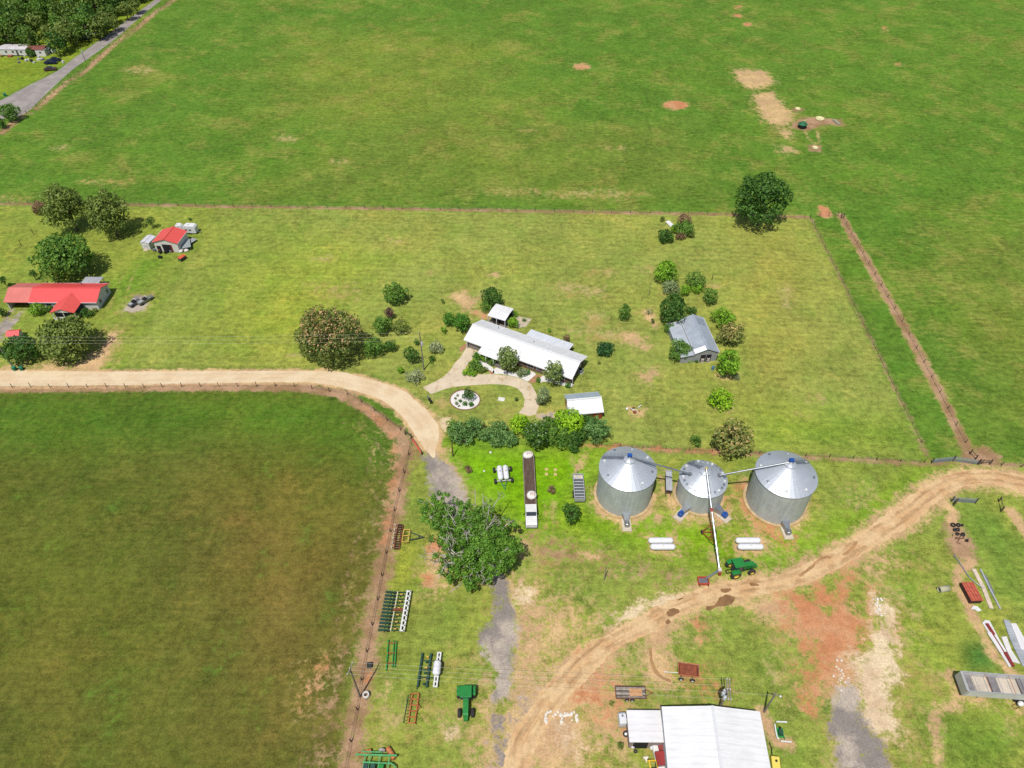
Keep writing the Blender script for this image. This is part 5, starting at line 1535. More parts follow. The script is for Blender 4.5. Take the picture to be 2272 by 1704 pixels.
T(A7, [
    (1490, 612, 172, 185, 'broadleaf_tree', 'bright', 'big leafy bright tree beside the front doorway of the grey barn', dict(clear=.08, lobes=54, lobe_r=(.17, .3))),
    (1410, 1030, 152, 110, 'thicket', 'lime', 'yellow green spiky thicket alone below the grey barn', dict(cat='shrub', clear=.05, fill=.8)),
    (1335, 1035, 70, 70, 'thicket', 'dark', 'dark left side of the spiky thicket below the grey barn', dict(cat='shrub', clear=.03)),
    (1548, 1445, 252, 165, 'flowering_tree', 'mimosa_dry', 'wide khaki flowering tree at the fence behind the middle and right bins', dict(clear=.15, lobes=70, lobe_r=(.15, .28))),
    (1130, 1490, 66, 66, 'shrub', 'mid', 'small round bush left of the khaki tree behind the bins', SH),
    (118, 468, 104, 92, 'topiary_shrub', 'topiary', 'very dark clipped bun shaped shrub right of the ranch house', dict(cat='shrub', clear=.02, lobes=50, lobe_r=(.25, .35))),
    (1060, 590, 40, 34, 'shrub', 'bright', 'bright plant below the front left corner of the grey barn', SH),
    (1130, 612, 24, 22, 'shrub', 'dark', 'small dark plant in front of the grey barn doorway', SH),
    (45, 625, 24, 22, 'shrub', 'olive', 'sparse little weed below the dark bun shaped shrub', SH),
    (1580, 785, 40, 22, 'shrub', 'grey', 'low grey plants at the foot of the big leafy tree', SH),
])
tree(C1, 385, 540, 440, 440, 'oak_tree', 'dark', 'large lone dark green oak astride the back fence', clear=.15, lobes=84, lobe_r=(.16, .28))
# ---- hedge row along the south side of the lot
HG = dict(group='trees of the mixed hedge row')
T(B1, [
    (525, 360, 128, 118, 'cedar_tree', 'cedar', 'leftmost grey green cedar of the hedge row, nearest the road', dict(clear=.05, lobes=60, lobe_r=(.14, .26), leaf=.3, **HG)),
    (700, 300, 125, 120, 'cedar_tree', 'cedar', 'second grey green cedar of the hedge row from the road', dict(clear=.05, lobes=60, lobe_r=(.14, .26), leaf=.3, **HG)),
    (600, 430, 120, 70, 'cedar_tree', 'cedar', 'low cedar bough mass in front of the two leftmost cedars', dict(clear=.05, lobes=40, lobe_r=(.14, .26), leaf=.3, **HG)),
    (930, 355, 150, 120, 'cedar_tree', 'cedar', 'middle grey green cedar of the hedge row, left of the bright tree', dict(clear=.05, lobes=60, lobe_r=(.14, .26), leaf=.3, **HG)),
    (1160, 275, 108, 105, 'broadleaf_tree', 'lime', 'yellow green tree in the hedge row just left of the magnolia', dict(clear=.1, **HG)),
    (1060, 440, 100, 60, 'cedar_tree', 'cedar', 'low cedar in front of the yellow green hedge tree', dict(clear=.05, leaf=.3, **HG)),
    (1335, 385, 150, 200, 'magnolia_tree', 'magnolia_hedge', 'dark magnolia dotted with white flowers in the hedge row', dict(clear=.05, lobes=64, lobe_r=(.17, .28), **HG)),
    (1650, 265, 165, 92, 'broadleaf_tree', 'lime', 'brightest yellow green tree of the hedge, in front of the red shed', dict(clear=.1, lobes=44, **HG)),
    (1545, 400, 130, 110, 'broadleaf_tree', 'mid', 'mid green tree in the hedge right of the white flowered magnolia', dict(clear=.08, **HG)),
    (1705, 505, 72, 66, 'palm_shrub', 'dark', 'low spiky dark shrub at the foot of the hedge', dict(cat='shrub', clear=.02, group=HG['group'])),
    (1760, 410, 110, 80, 'broadleaf_tree', 'dark', 'dark tree in the hedge left of the last cedar', dict(clear=.06, **HG)),
    (1965, 340, 165, 165, 'cedar_tree', 'cedar', 'large last cedar closing the right end of the hedge row', dict(clear=.05, lobes=70, lobe_r=(.14, .24), leaf=.32, **HG)),
])
T(B1, [
    (800, 390, 95, 80, 'cedar_tree', 'cedar', 'grey green cedar filling the gap between the second and middle cedars', dict(clear=.03, lobes=50, lobe_r=(.16, .28), leaf=.3, **HG)),
    (470, 300, 70, 70, 'broadleaf_tree', 'bright', 'small bright tree showing through the leftmost cedar', dict(clear=.05, **HG)),
    (1250, 330, 90, 80, 'broadleaf_tree', 'mid', 'mid green tree between the yellow green tree and white flowered magnolia', dict(clear=.05, **HG)),
    (1450, 300, 100, 90, 'broadleaf_tree', 'mid', 'mid green tree between the magnolia and the brightest tree', dict(clear=.05, **HG)),
    (1850, 270, 110, 90, 'broadleaf_tree', 'dark', 'dark tree between the brightest tree and the last cedar', dict(clear=.05, **HG)),
    (1640, 400, 100, 80, 'broadleaf_tree', 'mid', 'mid green tree in front of the brightest hedge tree', dict(clear=.03, **HG)),
    (930, 450, 90, 50, 'shrub', 'cedar', 'low cedar foot between hedge and bright grass, left of the magnolia', dict(cat='shrub', clear=.02, group=HG['group'])),
])
# ---- yard
T(B1, [
    (1700, 1180, 128, 155, 'broadleaf_tree', 'dark', 'dark narrow tree leaning over the end of the silver trailer', dict(clear=.2, lobes=44, lobe_r=(.16, .3))),
    (640, 740, 44, 28, 'shrub', 'brown', 'scrubby stump regrowth in a brown ring on the bright grass', SH),
    (1490, 955, 42, 44, 'dead_shrub', 'brown', 'brown brush heap right of the flatbed trailer', SH),
])
T(E5, [(1045, 1495, 26, 45, 'shrub', 'olive', 'low weeds left of the barn annex', SH), (980, 1190, 20, 34, 'shrub', 'olive', 'weeds between the wooden trailer and the annex', SH)])

# ---- the half dead oak in the yard: bare grey limbs among leaf clumps
def yard_oak():
    r = np.random.default_rng(55)
    rr = random.Random(55)
    base = B3(1010, 1250, 0.0)
    t = thing('dying_oak_tree', 'big spreading oak with bare pale dead limbs over the grey lane', 'tree', base)
    tips, segs = [], []
    m = MB()
    dead = m

    def grow(p, d, ln, rad, lev, kill):
        q = p + d * ln
        mid = p.lerp(q, .5) + Vector((rr.uniform(-1, 1), rr.uniform(-1, 1), rr.uniform(-.3, .5))) * ln * .1
        (dead if kill else m).tube([p, mid, q], [rad, rad * .8, rad * .58], 6 if lev < 3 else 4)
        if lev >= 4 or rad < .03:
            tips.append((q, lev, kill)); return
        if lev >= 2: tips.append((mid, lev, kill)); tips.append((q, lev, kill))
        n = 3 if lev < 3 else 2
        for k in range(n):
            az = rr.uniform(0, 2 * math.pi)
            dd = (d + Vector((math.cos(az), math.sin(az), rr.uniform(-.35, .5))) * rr.uniform(.55, .95)).normalized()
            grow(q, dd, ln * rr.uniform(.6, .8), rad * .58, lev + 1, kill or (lev >= 2 and rr.random() < .22))
    m.tube([(0, 0, 0), (0, 0, 1.2), (.1, .1, 2.6)], [.75, .55, .5], 10)
    for k in range(8):
        az = k / 8 * 2 * math.pi + rr.uniform(-.3, .3)
        up = rr.uniform(.35, .9)
        grow(Vector((.1, .1, 2.4)), Vector((math.cos(az), math.sin(az), up)).normalized(), rr.uniform(3.0, 4.2), .3, 1, False)
    # long bare limbs reaching out at the rim
    def at(x, y, z): return B3(x, y, z) - base
    for (x, y, z) in ((1390, 200, 8), (1110, 230, 9), (1330, 560, 8.5), (1590, 600, 6), (290, 290, 7), (230, 490, 6), (560, 430, 9), (1010, 260, 9), (1210, 370, 9), (870, 760, 11), (1215, 710, 10), (830, 1150, 8), (920, 1260, 7), (640, 850, 8), (610, 1280, 5), (1160, 1500, 4)):
        z += .2
        q = at(x, y, z)
        dead = MB()
        s0 = q * .4; s0.z = 4.6
        mid = s0.lerp(q, .55) + Vector((rr.uniform(-.6, .6), rr.uniform(-.6, .6), .7))
        dead.tube([s0, mid, q], [.13, .09, .04], 6)
        for k in range(5):
            b0 = mid.lerp(q, rr.uniform(.1, .95))
            b1 = b0 + Vector((rr.uniform(-1, 1), rr.uniform(-1, 1), rr.uniform(-.2, .9))) * rr.uniform(.8, 1.7)
            dead.tube([b0, b0.lerp(b1, .5) + Vector((0, 0, .15)), b1], [.05, .035, .02], 4)
            b2 = b1 + Vector((rr.uniform(-1, 1), rr.uniform(-1, 1), rr.uniform(-.1, .6))) * .7
            dead.tube([b0.lerp(b1, .6), b2], [.04, .02], 4)
        dead.build('bare_limb', PALE_BARK, t, True)
    m.build('trunk', PALE_BARK, t, True)
    # living clumps where the photo shows leaves
    C = []
    spots = [(420, 330, 150, 7.5), (330, 420, 130, 7), (560, 300, 120, 8), (620, 440, 130, 8), (220, 590, 70, 6.5), (300, 560, 110, 6), (470, 520, 160, 6.5), (560, 640, 170, 6), (700, 330, 60, 8),
             (900, 330, 90, 8), (1120, 420, 90, 8), (1180, 330, 60, 8.5), (850, 480, 120, 8), (940, 560, 160, 8), (780, 620, 170, 8), (1120, 600, 130, 8), (1300, 640, 140, 7), (1440, 620, 120, 6.5), (1540, 640, 80, 6),
             (640, 760, 170, 7.5), (560, 900, 150, 6.5), (620, 960, 160, 6), (760, 850, 170, 8), (700, 1000, 140, 5), (1000, 700, 150, 9), (960, 860, 170, 9), (1100, 860, 190, 9), (1250, 800, 190, 8.5), (1380, 820, 170, 7.5), (1440, 900, 160, 7),
             (1050, 1000, 200, 8.5), (1200, 980, 210, 8), (1350, 1000, 200, 7), (1480, 1020, 150, 6), (1500, 940, 110, 6), (1520, 1140, 130, 5.5), (1400, 1150, 190, 6), (1250, 1130, 210, 7), (1100, 1150, 200, 7.5), (930, 1080, 170, 7), (760, 1130, 150, 6), (620, 1180, 110, 5.5), (530, 1310, 90, 4.5),
             (1350, 1270, 160, 5), (1180, 1270, 180, 6), (1000, 1280, 150, 6), (860, 1230, 130, 6), (740, 1300, 130, 5), (820, 1380, 130, 4.5), (950, 1400, 150, 4.5), (1080, 1400, 140, 4.5), (900, 1490, 110, 3.5), (1000, 1510, 110, 3.2), (1200, 1420, 90, 4), (680, 1420, 90, 3.5)]
    P, E = [], []
    for x, y, rad, z in spots:
        q = at(x, y, z)
        R_ = rad * B3.mpp(x, y, z)
        for s in range(6):
            c = np.array(q) + r.normal(0, R_ * .52, 3) * np.array([1, 1, .4]) + np.array([0, 0, -.3])
            R2 = R_ * r.uniform(.26, .48)
            n = int(4 * math.pi * R2 * R2 / .075 * 1.25)
            e = r.normal(0, 1, (n, 3)); e /= np.linalg.norm(e, axis=1)[:, None]
            P.append(c + e * (R2 * r.uniform(.55, 1.15, n))[:, None]); E.append(e)
    P, E = np.concatenate(P), np.concatenate(E)
    P[:, 2] = np.maximum(P[:, 2], .4)
    me = leaf_mesh('crown', P, E, .3, r)
    me.materials.append(FOL['oak'])
    o = bpy.data.objects.new('crown', me); COL.objects.link(o); o.parent = t
yard_oak()
m = MB()
m.tube([(0, 0, .08), (1.6, 1.5, .1), (3.0, 2.9, .12)], [.09, .06, .03], 6); m.tube([(1.2, 1.1, .1), (2.2, 1.4, .12)], [.05, .02], 5); m.tube([(.5, .45, .1), (.2, 1.2, .1)], [.05, .02], 5)
o = m.build('fallen_branch', PALE_BARK); o.location = B3(640, 1659); props(o, 'pale fallen branch lying on the grass below the dying oak', 'branch')

# ---- wood in the far left corner: four crown shapes shared by many trees
protos = []
for k in range(5):
    r = np.random.default_rng(900 + k)
    P, e, C, LR = crown_points(5.0, 4.6 + k * .5, .75, r, 44, (.18, .34), 1.0)
    P[:, 2] += 5.4
    me = leaf_mesh('crown', P, e, .75, r); me.materials.append(FOL[('forest', 'dark', 'olive', 'forest', 'mid')[k]])
    m, top = trunk_mesh(6.0, .26, C, r)
    for j in range(5):
        m.tube([(0, 0, 4.2), tuple(Vector(C[j]) * .6 + Vector((0, 0, 5.4))), tuple(Vector(C[j]) + Vector((0, 0, 5.4)))], [.14, .09, .03], 5)
    ob = m.build('trunk', BARK, None, True)
    protos.append((me, ob.data)); bpy.data.objects.remove(ob)


def wood_tree(p, k, s, rz, label, group):
    t = thing('woodland_tree', label, 'tree', p, rz, group)
    for nm, me in (('crown', protos[k][0]), ('trunk', protos[k][1])):
        o = bpy.data.objects.new(nm, me); COL.objects.link(o); o.parent = t; o.scale = (s, s, s * .95)
rw = random.Random(4)
FRONT = [(640, 480, 'woodland tree right behind the end of the mobile home roof'), (330, 430, 'woodland tree behind the middle of the mobile home'), (60, 400, 'woodland tree behind the left end of the mobile home'),
         (840, 370, 'woodland tree shading the grey lean-to shed'), (1130, 300, 'bright woodland tree above the white car'), (1300, 210, 'woodland tree overhanging the grass strip by the asphalt road'), (1450, 85, 'woodland tree where the wood narrows to the road'), (1560, 10, 'last woodland tree beside the road at the top edge')]
used_xy = []
for x, y, lab in FRONT:
    p = A1(x, y, 6.0); p.z = 0
    used_xy.append((p.x, p.y))
    wood_tree(p, rw.randrange(5), rw.uniform(.95, 1.2) * (.78 if x > 1200 else 1), rw.uniform(0, 6.28), lab, 'trees of the wood in the far left corner')
edge = [A1(x, y, 6.0) for x, y in [(-900, 480), (0, 440), (420, 470), (700, 450), (900, 340), (1180, 250), (1370, 130), (1480, 40), (1620, -120), (1790, -300), (1500, -420), (-900, -420)]]
EX = np.array([(p.x, p.y) for p in edge])
def inside(x, y):
    c = False
    for i in range(len(EX)):
        (ax, ay), (bx, by) = EX[i], EX[(i + 1) % len(EX)]
        if (ay > y) != (by > y) and x < (bx - ax) * (y - ay) / (by - ay) + ax: c = not c
    return c
tries = 0
nw = 0
while tries < 9000 and nw < 190:
    tries += 1
    x = rw.uniform(EX[:, 0].min(), EX[:, 0].max()); y = rw.uniform(EX[:, 1].min(), EX[:, 1].max())
    if x < -330 or y > 520 or not inside(x, y): continue
    if any((x - a) ** 2 + (y - b) ** 2 < 5.0 ** 2 for a, b in used_xy): continue
    used_xy.append((x, y)); nw += 1
    wood_tree(Vector((x, y, 0)), rw.randrange(5), rw.uniform(.8, 1.3), rw.uniform(0, 6.28), 'broadleaf tree crowded inside the wood in the far left corner', 'trees of the wood in the far left corner')
T(A1, [(110, 1310, 108, 105, 'broadleaf_tree', 'mid', 'round tree on the corner of the asphalt road at the left edge', dict(clear=.1)),
       (15, 1440, 62, 62, 'shrub', 'dark', 'dark bush below the round tree at the road corner', SH),
       (355, 610, 62, 48, 'shrub', 'dark', 'dark bushes against the front of the mobile home', SH)])
# ================================================================== FARM MACHINES, VEHICLES, STORED THINGS
JD = mat('tractor_green', (46, 140, 66), .4, 0, .12)
JDY = mat('wheel_yellow', (240, 206, 84), .5, 0, .1)
DGREEN = mat('implement_green', (44, 84, 72), .6, 0, .2)
LGREEN = mat('bright_green_frame', (40, 150, 66), .55, 0, .15)
PGREEN = mat('planter_green', (96, 178, 112), .6, 0, .2)
RUST = mat('rust', (150, 84, 60), .9, 0, .3, 1.2)
RUSTO = mat('orange_rust', (204, 124, 74), .85, 0, .25, 1.2)
RUSTD = mat('dark_rust', (96, 68, 58), .9, 0, .3, 1.5)
YEL = mat('yellow_frame', (232, 190, 96), .6, 0, .15)
TANKW = mat('tank_white_gloss', (244, 244, 248), .3, 0, .03, 1, .5)
WPAINT = mat('white_paint', (238, 238, 236), .5, 0, .08)
PLANK = mat('dark_bed_planks', (88, 70, 62), .95, 0, .35, 1.6)
RED = mat('red_truck_paint', (146, 56, 54), .5, 0, .12)
ALU = mat('aluminium', (204, 206, 208), .45, .3, .12)


def wheel(parent, x, y, R_, w, rimm=None, tm=None, name='wheel'):
    """tyre with lugs on a wheel lying in the local xz plane, rim as its own piece"""
    h = w / 2
    o = MB().lathe([(R_ * .52, -h), (R_ * .82, -h), (R_ * .97, -h * .75), (R_, -h * .3), (R_, h * .3), (R_ * .97, h * .75), (R_ * .82, h), (R_ * .52, h)], (x, y, R_), 'Y', 20).build(name, tm or TYRE, parent, True)
    MB().lathe([(.02, -h * .5), (R_ * .3, -h * .55), (R_ * .5, -h * .92), (R_ * .53, -h * .92), (R_ * .53, h * .92), (R_ * .5, h * .92), (R_ * .3, h * .55), (.02, h * .5)], (x, y, R_), 'Y', 16).build('rim', rimm or JDY, o)
    return o


def tractor(label, loc, rz, s=1.0):
    t = thing('tractor', label, 'tractor', loc, rz, 'green farm tractors')
    MB().prism([(.55, .95), (3.1, .95), (3.25, 1.15), (3.2, 1.75), (2.9, 1.95), (.55, 2.1)], -.42, .42, 'Y').build('bonnet', JD, t)
    MB().box(-.9, -.45, .7, 3.0, .45, .96).build('chassis', mat('chassis_dark', (50, 60, 54), .7), t)
    c = MB().prism([(-.75, 1.2), (.6, 1.2), (.75, 1.9), (.55, 2.85), (-.7, 2.85), (-.85, 1.9)], -.78, .78, 'Y').build('cab', GLASS, t)
    MB().prism([(-1.0, 2.86), (.85, 2.86), (.9, 2.95), (.75, 3.08), (-.9, 3.08), (-1.05, 2.97)], -.92, .92, 'Y').build('roof', JD, c)
    for x, y in ((-.72, -.8), (-.72, .8), (.62, -.8), (.62, .8)): MB().beam((x, y, 1.2), (x * .95, y, 2.87), .09).build('cab_pillar', _mc['chassis_dark'], c)
    MB().tube([(1.1, .55, 1.9), (1.1, .55, 3.2)], .06, 8).build('exhaust', BLACK, t)
    for sy in (-1, 1):
        MB().prism([(-1.5, 1.75), (-1.2, 2.02), (-.2, 2.02), (.1, 1.75), (.1, 1.65), (-1.5, 1.65)], sy * 1.12 - .38, sy * 1.12 + .38, 'Y').build('fender', JD, t)
        wheel(t, -.7, sy * 1.2, .95, .62); wheel(t, 2.45, sy * 1.05, .7, .5)
        MB().beam((.55, sy * .85, 2.3), (.75, sy * 1.25, 2.3), .05).build('mirror', BLACK, t)
    MB().box(3.2, -.35, .75, 3.75, .35, 1.25).build('front_weights', JD, t)
    m = MB(); m.beam((-.9, -.35, .75), (-1.9, -.3, .55), .1); m.beam((-.9, .35, .75), (-1.9, .3, .55), .1); m.beam((-1.9, -.35, .55), (-1.9, .35, .55), .1)
    m.build('hitch', BLACK, t)
    t.scale = (s, s, s)
    return t

o, a, L = heading(E8, (900, 1000), (1560, 900), 1.0)
p = E8(1190, 960, 1.2)
tractor('green cab tractor beside the lower end of the long auger', (p.x, p.y, 0), a + R(2), 1.05)
o, a, L = heading(B5, (1500, 690), (1490, 1040), 1.2)
p = B5(1496, 780, 1.5)
tractor('green cab tractor facing the viewer near the gravel lane at the bottom', (p.x, p.y, 0), a, 1.02)

# ---------------------------------------------------------------- flatbed semi trailer with truck cab
o, a, L, W = rect(B1, (1218, 1130), (1340, 1128), (1214, 590), 1.35)
t = thing('flatbed_truck', 'white cab truck with long dark plank flatbed trailer parked on grass', 'truck', o, a)
m = MB().box(0, 0, 1.15, W * 0 + L, W, 1.35); m.build('bed', PLANK, t)
for x in (.0, L - .1): MB().box(x - .02, 0, 1.05, x + .12, W, 1.42).build('side_rail', mat('bed_rail', (150, 138, 128), .7), t)
gr = MB()
for k in range(9):
    gr.box(.15 + (L - .3) * k / 8 - .03, .1, 1.352, .15 + (L - .3) * k / 8 + .03, W - .1, 1.38)
gr.build('bed_boards', mat('pale_plank', (138, 116, 100), .95, 0, .3), t)
for k in (.1, 1.35, 2.6):
    for x in (-.05, L - .4): MB().lathe([(.15, 0), (.45, 0), (.5, .1), (.5, .35), (.45, .45), (.15, .45)], (x, W - 1.4 - k, .5), 'X', 14).build('wheel', TYRE, t)
cx = L / 2
MB().box(.05, -4.2, .55, L - .05, .2, .95).build('chassis', mat('truck_chassis', (60, 60, 62), .8), t)
MB().box(.1, -2.0, .95, L - .1, -.15, 2.55).build('cab', WPAINT, t)
MB().add([(.2, -2.42, 1.75), (L - .2, -2.42, 1.75), (L - .3, -2.03, 2.5), (.3, -2.03, 2.5), (.2, -2.02, 1.75), (L - .2, -2.02, 1.75), (L - .3, -2.0, 2.5), (.3, -2.0, 2.5)],
         [(0, 1, 2, 3), (4, 7, 6, 5), (0, 4, 5, 1), (1, 5, 6, 2), (2, 6, 7, 3), (3, 7, 4, 0)]).build('windscreen', GLASS, t)
MB().prism([(-2.0, .95), (-2.0, 1.75), (-2.5, 1.75), (-3.9, 1.55), (-4.25, 1.3), (-4.25, .7), (-2.0, .7)], .08, L - .08, 'X').build('bonnet', WPAINT, t)
MB().box(.1, -4.45, .5, L - .1, -4.26, .85).build('bumper', ALU, t)
for x in (.45, L - .45): MB().box(x - .15, -4.29, .95, x + .15, -4.255, 1.2).build('headlight', mat('headlight_glass', (220, 224, 228), .2), t)
for x in (-.22, L + .22): MB().box(x - .12, -2.2, 1.7, x + .12, -2.1, 2.15).build('mirror', BLACK, t)
for x in (.0, L - .35): MB().lathe([(.15, 0), (.45, 0), (.5, .08), (.5, .27), (.45, .35), (.15, .35)], (x, -3.4, .5), 'X', 14).build('wheel', TYRE, t)
TO, TA, TL, TW = o, a, L, W
def onbed(x, y, z): return Vector((TO.x + math.cos(TA) * x - math.sin(TA) * y, TO.y + math.sin(TA) * x + math.cos(TA) * y, z))
SACK = mat('white_sack', (244, 238, 232), .8, 0, .06); PAL = mat('sack_print', (196, 138, 104), .8, 0, .2)
def sack(fx, fy, sx, sy, label, rz):
    q = onbed(fx, fy, 1.385)
    t = thing('bulk_bag', label, 'bag', q, TA + rz, 'white bulk bags on the flatbed')
    prof = [(.82, 0), (1, .15), (1.04, .5), (.9, .8), (.6, .9), (.05, .94)]
    m = MB(); m.lathe([(r_, h) for r_, h in prof], (0, 0, 0), 'Z', 12)
    m.v = [(x * sx * (1 + .12 * mnoise.noise(Vector((x, y, z)) * 2)), y * sy * (1 + .12 * mnoise.noise(Vector((y, x, z)) * 2)), z) for x, y, z in m.v]
    m.build('body', SACK, t, True)
    for k in (-.25, .15, .5): MB().box(k * sx, -sy * .4, .9, k * sx + .12, sy * .35, .965).build('printed_panel', PAL, t)
sack(L * .48, W - .5, 1.15, .9, 'crumpled white bulk bag on the far end of the flatbed', .2)
sack(L * .62, 2.6, 1.0, 1.0, 'crumpled white bulk bag on the flatbed right behind the cab', -.1)

# ---------------------------------------------------------------- nurse tank trailer with two tanks
o, a, L = heading(B1, (985, 850), (965, 680), 1.2)
p = B1(995, 780, 1.3)
t = thing('tank_trailer', 'four wheeled trailer carrying two white tanks side by side', 'trailer', (p.x, p.y, 0), a)
for y in (-.62, .62):
    MB().capsule((-1.35, y, 1.45), (1.35, y, 1.45), .58, 20, .8).build('tank', TANKW, t, True)
    MB().lathe([(.02, .06), (.12, .06), (.14, 0)], (0, y, 2.02), 'Z', 10).build('valve', STEEL, t)
m = MB(); m.beam((-1.9, -.5, .75), (1.9, -.5, .75), .16); m.build('side_rail', STEEL, t)
m = MB(); m.beam((-1.9, .5, .75), (1.9, .5, .75), .16); m.build('side_rail', STEEL, t)
for x in (-1.5, 1.5):
    MB().beam((x, -1.9, .62), (x, 1.9, .62), .16).build('axle', WPAINT, t)
    for y in (-1.75, 1.75): wheel(t, x, y, .58, .5, WPAINT)
m = MB(); m.beam((-1.7, -.6, .62), (-3.7, 0, .5), .1); m.beam((-1.7, .6, .62), (-3.7, 0, .5), .1); m.beam((-2.6, -.3, .56), (-2.6, .3, .56), .08)
m.build('drawbar', mat('teal_drawbar', (70, 140, 110), .6), t)

# ---------------------------------------------------------------- silver slatted trailer by the tree
o, a, L, W = rect(B1, (1728, 1045), (1838, 1045), (1694, 785), 1.7)
t = thing('slatted_trailer', 'silver open top slatted trailer partly under a dark tree', 'trailer', o, a)
MB().box(0, 0, .7, L, W, .8).build('floor', mat('trailer_floor', (120, 132, 134), .7), t)
for x0, x1 in ((0, .12), (L - .12, L)): MB().box(x0, 0, .805, x1, W, 1.7).build('side_panel', ALU, t)
for y0, y1 in ((0, .12), (W - .12, W)): MB().box(.125, y0, .805, L - .125, y1, 1.7).build('end_panel', ALU, t)
for k in range(7):
    y = .5 + (W - 1.9) * k / 6
    MB().box(.13, y, 1.45, L - .13, y + .26, 1.55).build('slat', ALU, t)
MB().box(.13, W - 1.3, 1.3, L - .13, W - .2, 1.4).build('front_deck', mat('deck_beige', (212, 204, 186), .8), t)
for y in (W * .25, W * .4):
    for x in (-.22, L + .02): MB().lathe([(.12, 0), (.36, 0), (.38, .05), (.38, .15), (.36, .2), (.12, .2)], (x, y, .38), 'X', 12).build('wheel', TYRE, t)
MB().beam((L / 2, W, .7), (L / 2, W + 1.6, .55), .12).build('drawbar', STEEL, t)

# ---------------------------------------------------------------- propane tanks
def propane(x0, x1, y, label):
    p0, p1 = B2(x0 + 22, y, 1.0), B2(x1 - 22, y, 1.0)
    d = p1 - p0
    mid = (p0 + p1) / 2
    t = thing('propane_tank', label, 'tank', (mid.x, mid.y, 0), math.atan2(d.y, d.x), 'white propane tanks lying in pairs')
    h = d.length / 2
    MB().capsule((-h, 0, 1.0), (h, 0, 1.0), .6, 24, .95).build('shell', TANKW, t, True)
    for x in (-h * .6, h * .6): MB().prism([(-.35, 0), (.35, 0), (.3, .62), (-.3, .62)], x - .12, x + .12, 'X').build('leg', STEEL, t)
    MB().lathe([(.02, .2), (.2, .2), (.22, .1), (.22, 0)], (0, 0, 1.58), 'Z', 12).build('dome', WPAINT, t)
propane(628, 842, 905, 'rear white propane tank of the left pair below the bins')
propane(645, 860, 960, 'front white propane tank of the left pair below the bins')
propane(1392, 1608, 905, 'rear white propane tank of the right pair above the tractor')
propane(1410, 1632, 960, 'front white propane tank of the right pair above the tractor')

# ---------------------------------------------------------------- disc harrow
o, a, L = heading(B4, (960, 590), (1290, 597), .6)
p = B4(965, 590, .5)
t = thing('disc_harrow', 'rusty disc harrow with yellow frame and dark drawbar beside the field fence', 'harrow', (p.x, p.y, 0), a)
for gx, tilt in ((-.9, .12), (.15, -.12)):
    for k in range(11):
        y = -2.7 + 5.4 * k / 10
        d = MB().lathe([(.02, -.03), (.36, .03), (.37, .06), (.02, .0)], (gx + tilt * abs(y), y, .37), 'Y', 14)
        d.build('disc', RUSTD, t)
    MB().beam((gx, -2.8, .37), (gx, 2.8, .37), .14).build('disc_axle', RUST, t)
for k in range(6):
    q = -2.5 + k
    MB().box(-1.45, q, .2, -1.3, q + .16, .75).build('white_marker', WPAINT, t)
fr = MB()
for (x0, y0, x1, y1) in ((.5, -1.4, 1.7, -1.4), (.5, 1.4, 1.7, 1.4), (1.7, -1.47, 1.7, 1.47), (.5, -1.4, .5, 1.4), (.5, 0, 1.7, 0)):
    fr.beam((x0, y0, .85), (x1, y1, .85), .14)
fr.build('frame', YEL, t)
m = MB(); m.beam((1.75, -.9, .75), (4.6, 0, .55), .12); m.beam((1.75, .9, .75), (4.6, 0, .55), .12); m.beam((3.6, -.3, .62), (3.6, .3, .62), .12)
m.build('drawbar', mat('drawbar_dark', (70, 74, 84), .6), t)
for k in range(4): MB().tube([(1.0, -1.0 + k * .6, .3), (1.0, -1.0 + k * .6, .85)], .08, 6).build('strut', RUST, t)

# ---------------------------------------------------------------- row cultivator, white twin beam and green rows
o, a, L = heading(C4, (470, 1500), (690, 300), .8)
p = C4(520, 900, .7)
t = thing('row_cultivator', 'wide green row cultivator with white twin toolbars, parked along the fence', 'cultivator', (p.x, p.y, 0), a)
HL2 = L / 2
for y, wd in ((-1.55, .26), (-2.15, .22)):
    MB().beam((-HL2 * 1.03, y, .95), (HL2 * 1.05, y, .95), wd).build('toolbar', WPAINT, t)
for k in range(9):
    x = -HL2 + L * k / 8
    MB().beam((x, -1.4, .95), (x, -2.3, .95), .22).build('toolbar_link', WPAINT, t)
MB().beam((-HL2 * 1.03, .2, .9), (HL2 * .97, .2, .9), .13).build('marker_bar', mat('cream_bar', (240, 230, 206), .6), t)
for k in range(12):
    x = -HL2 * .97 + L * .97 * k / 11
    m = MB(); m.beam((x, -1.3, .75), (x, 2.4, .7), .12); m.beam((x - .3, .9, .5), (x + .3, .9, .5), .12)
    m.beam((x, 1.3, .7), (x - .12, 1.5, .05), .1); m.beam((x, 2.2, .7), (x + .12, 2.4, .05), .1); m.beam((x, -.4, .75), (x, -.2, .05), .1)
    m.build('row_unit', DGREEN, t)
    MB().box(x - .18, 1.2, .45, x + .2, 2.5, .62).build('row_shield', DGREEN, t)
    MB().lathe([(.05, -.06), (.26, -.06), (.26, .06), (.05, .06)], (x, .75, .26), 'X', 10).build('gauge_wheel', TYRE, t)
    if k % 2 == 0: MB().box(x + .1, -.75, .3, x + .28, -.35, .95).build('yellow_spring', YEL, t)
m = MB(); m.beam((0, -1.4, 1.0), (-.1, .4, 1.1), .25); m.beam((.3, -1.4, 1.0), (.2, .4, 1.1), .1)
m.build('centre_mast', RUST, t)

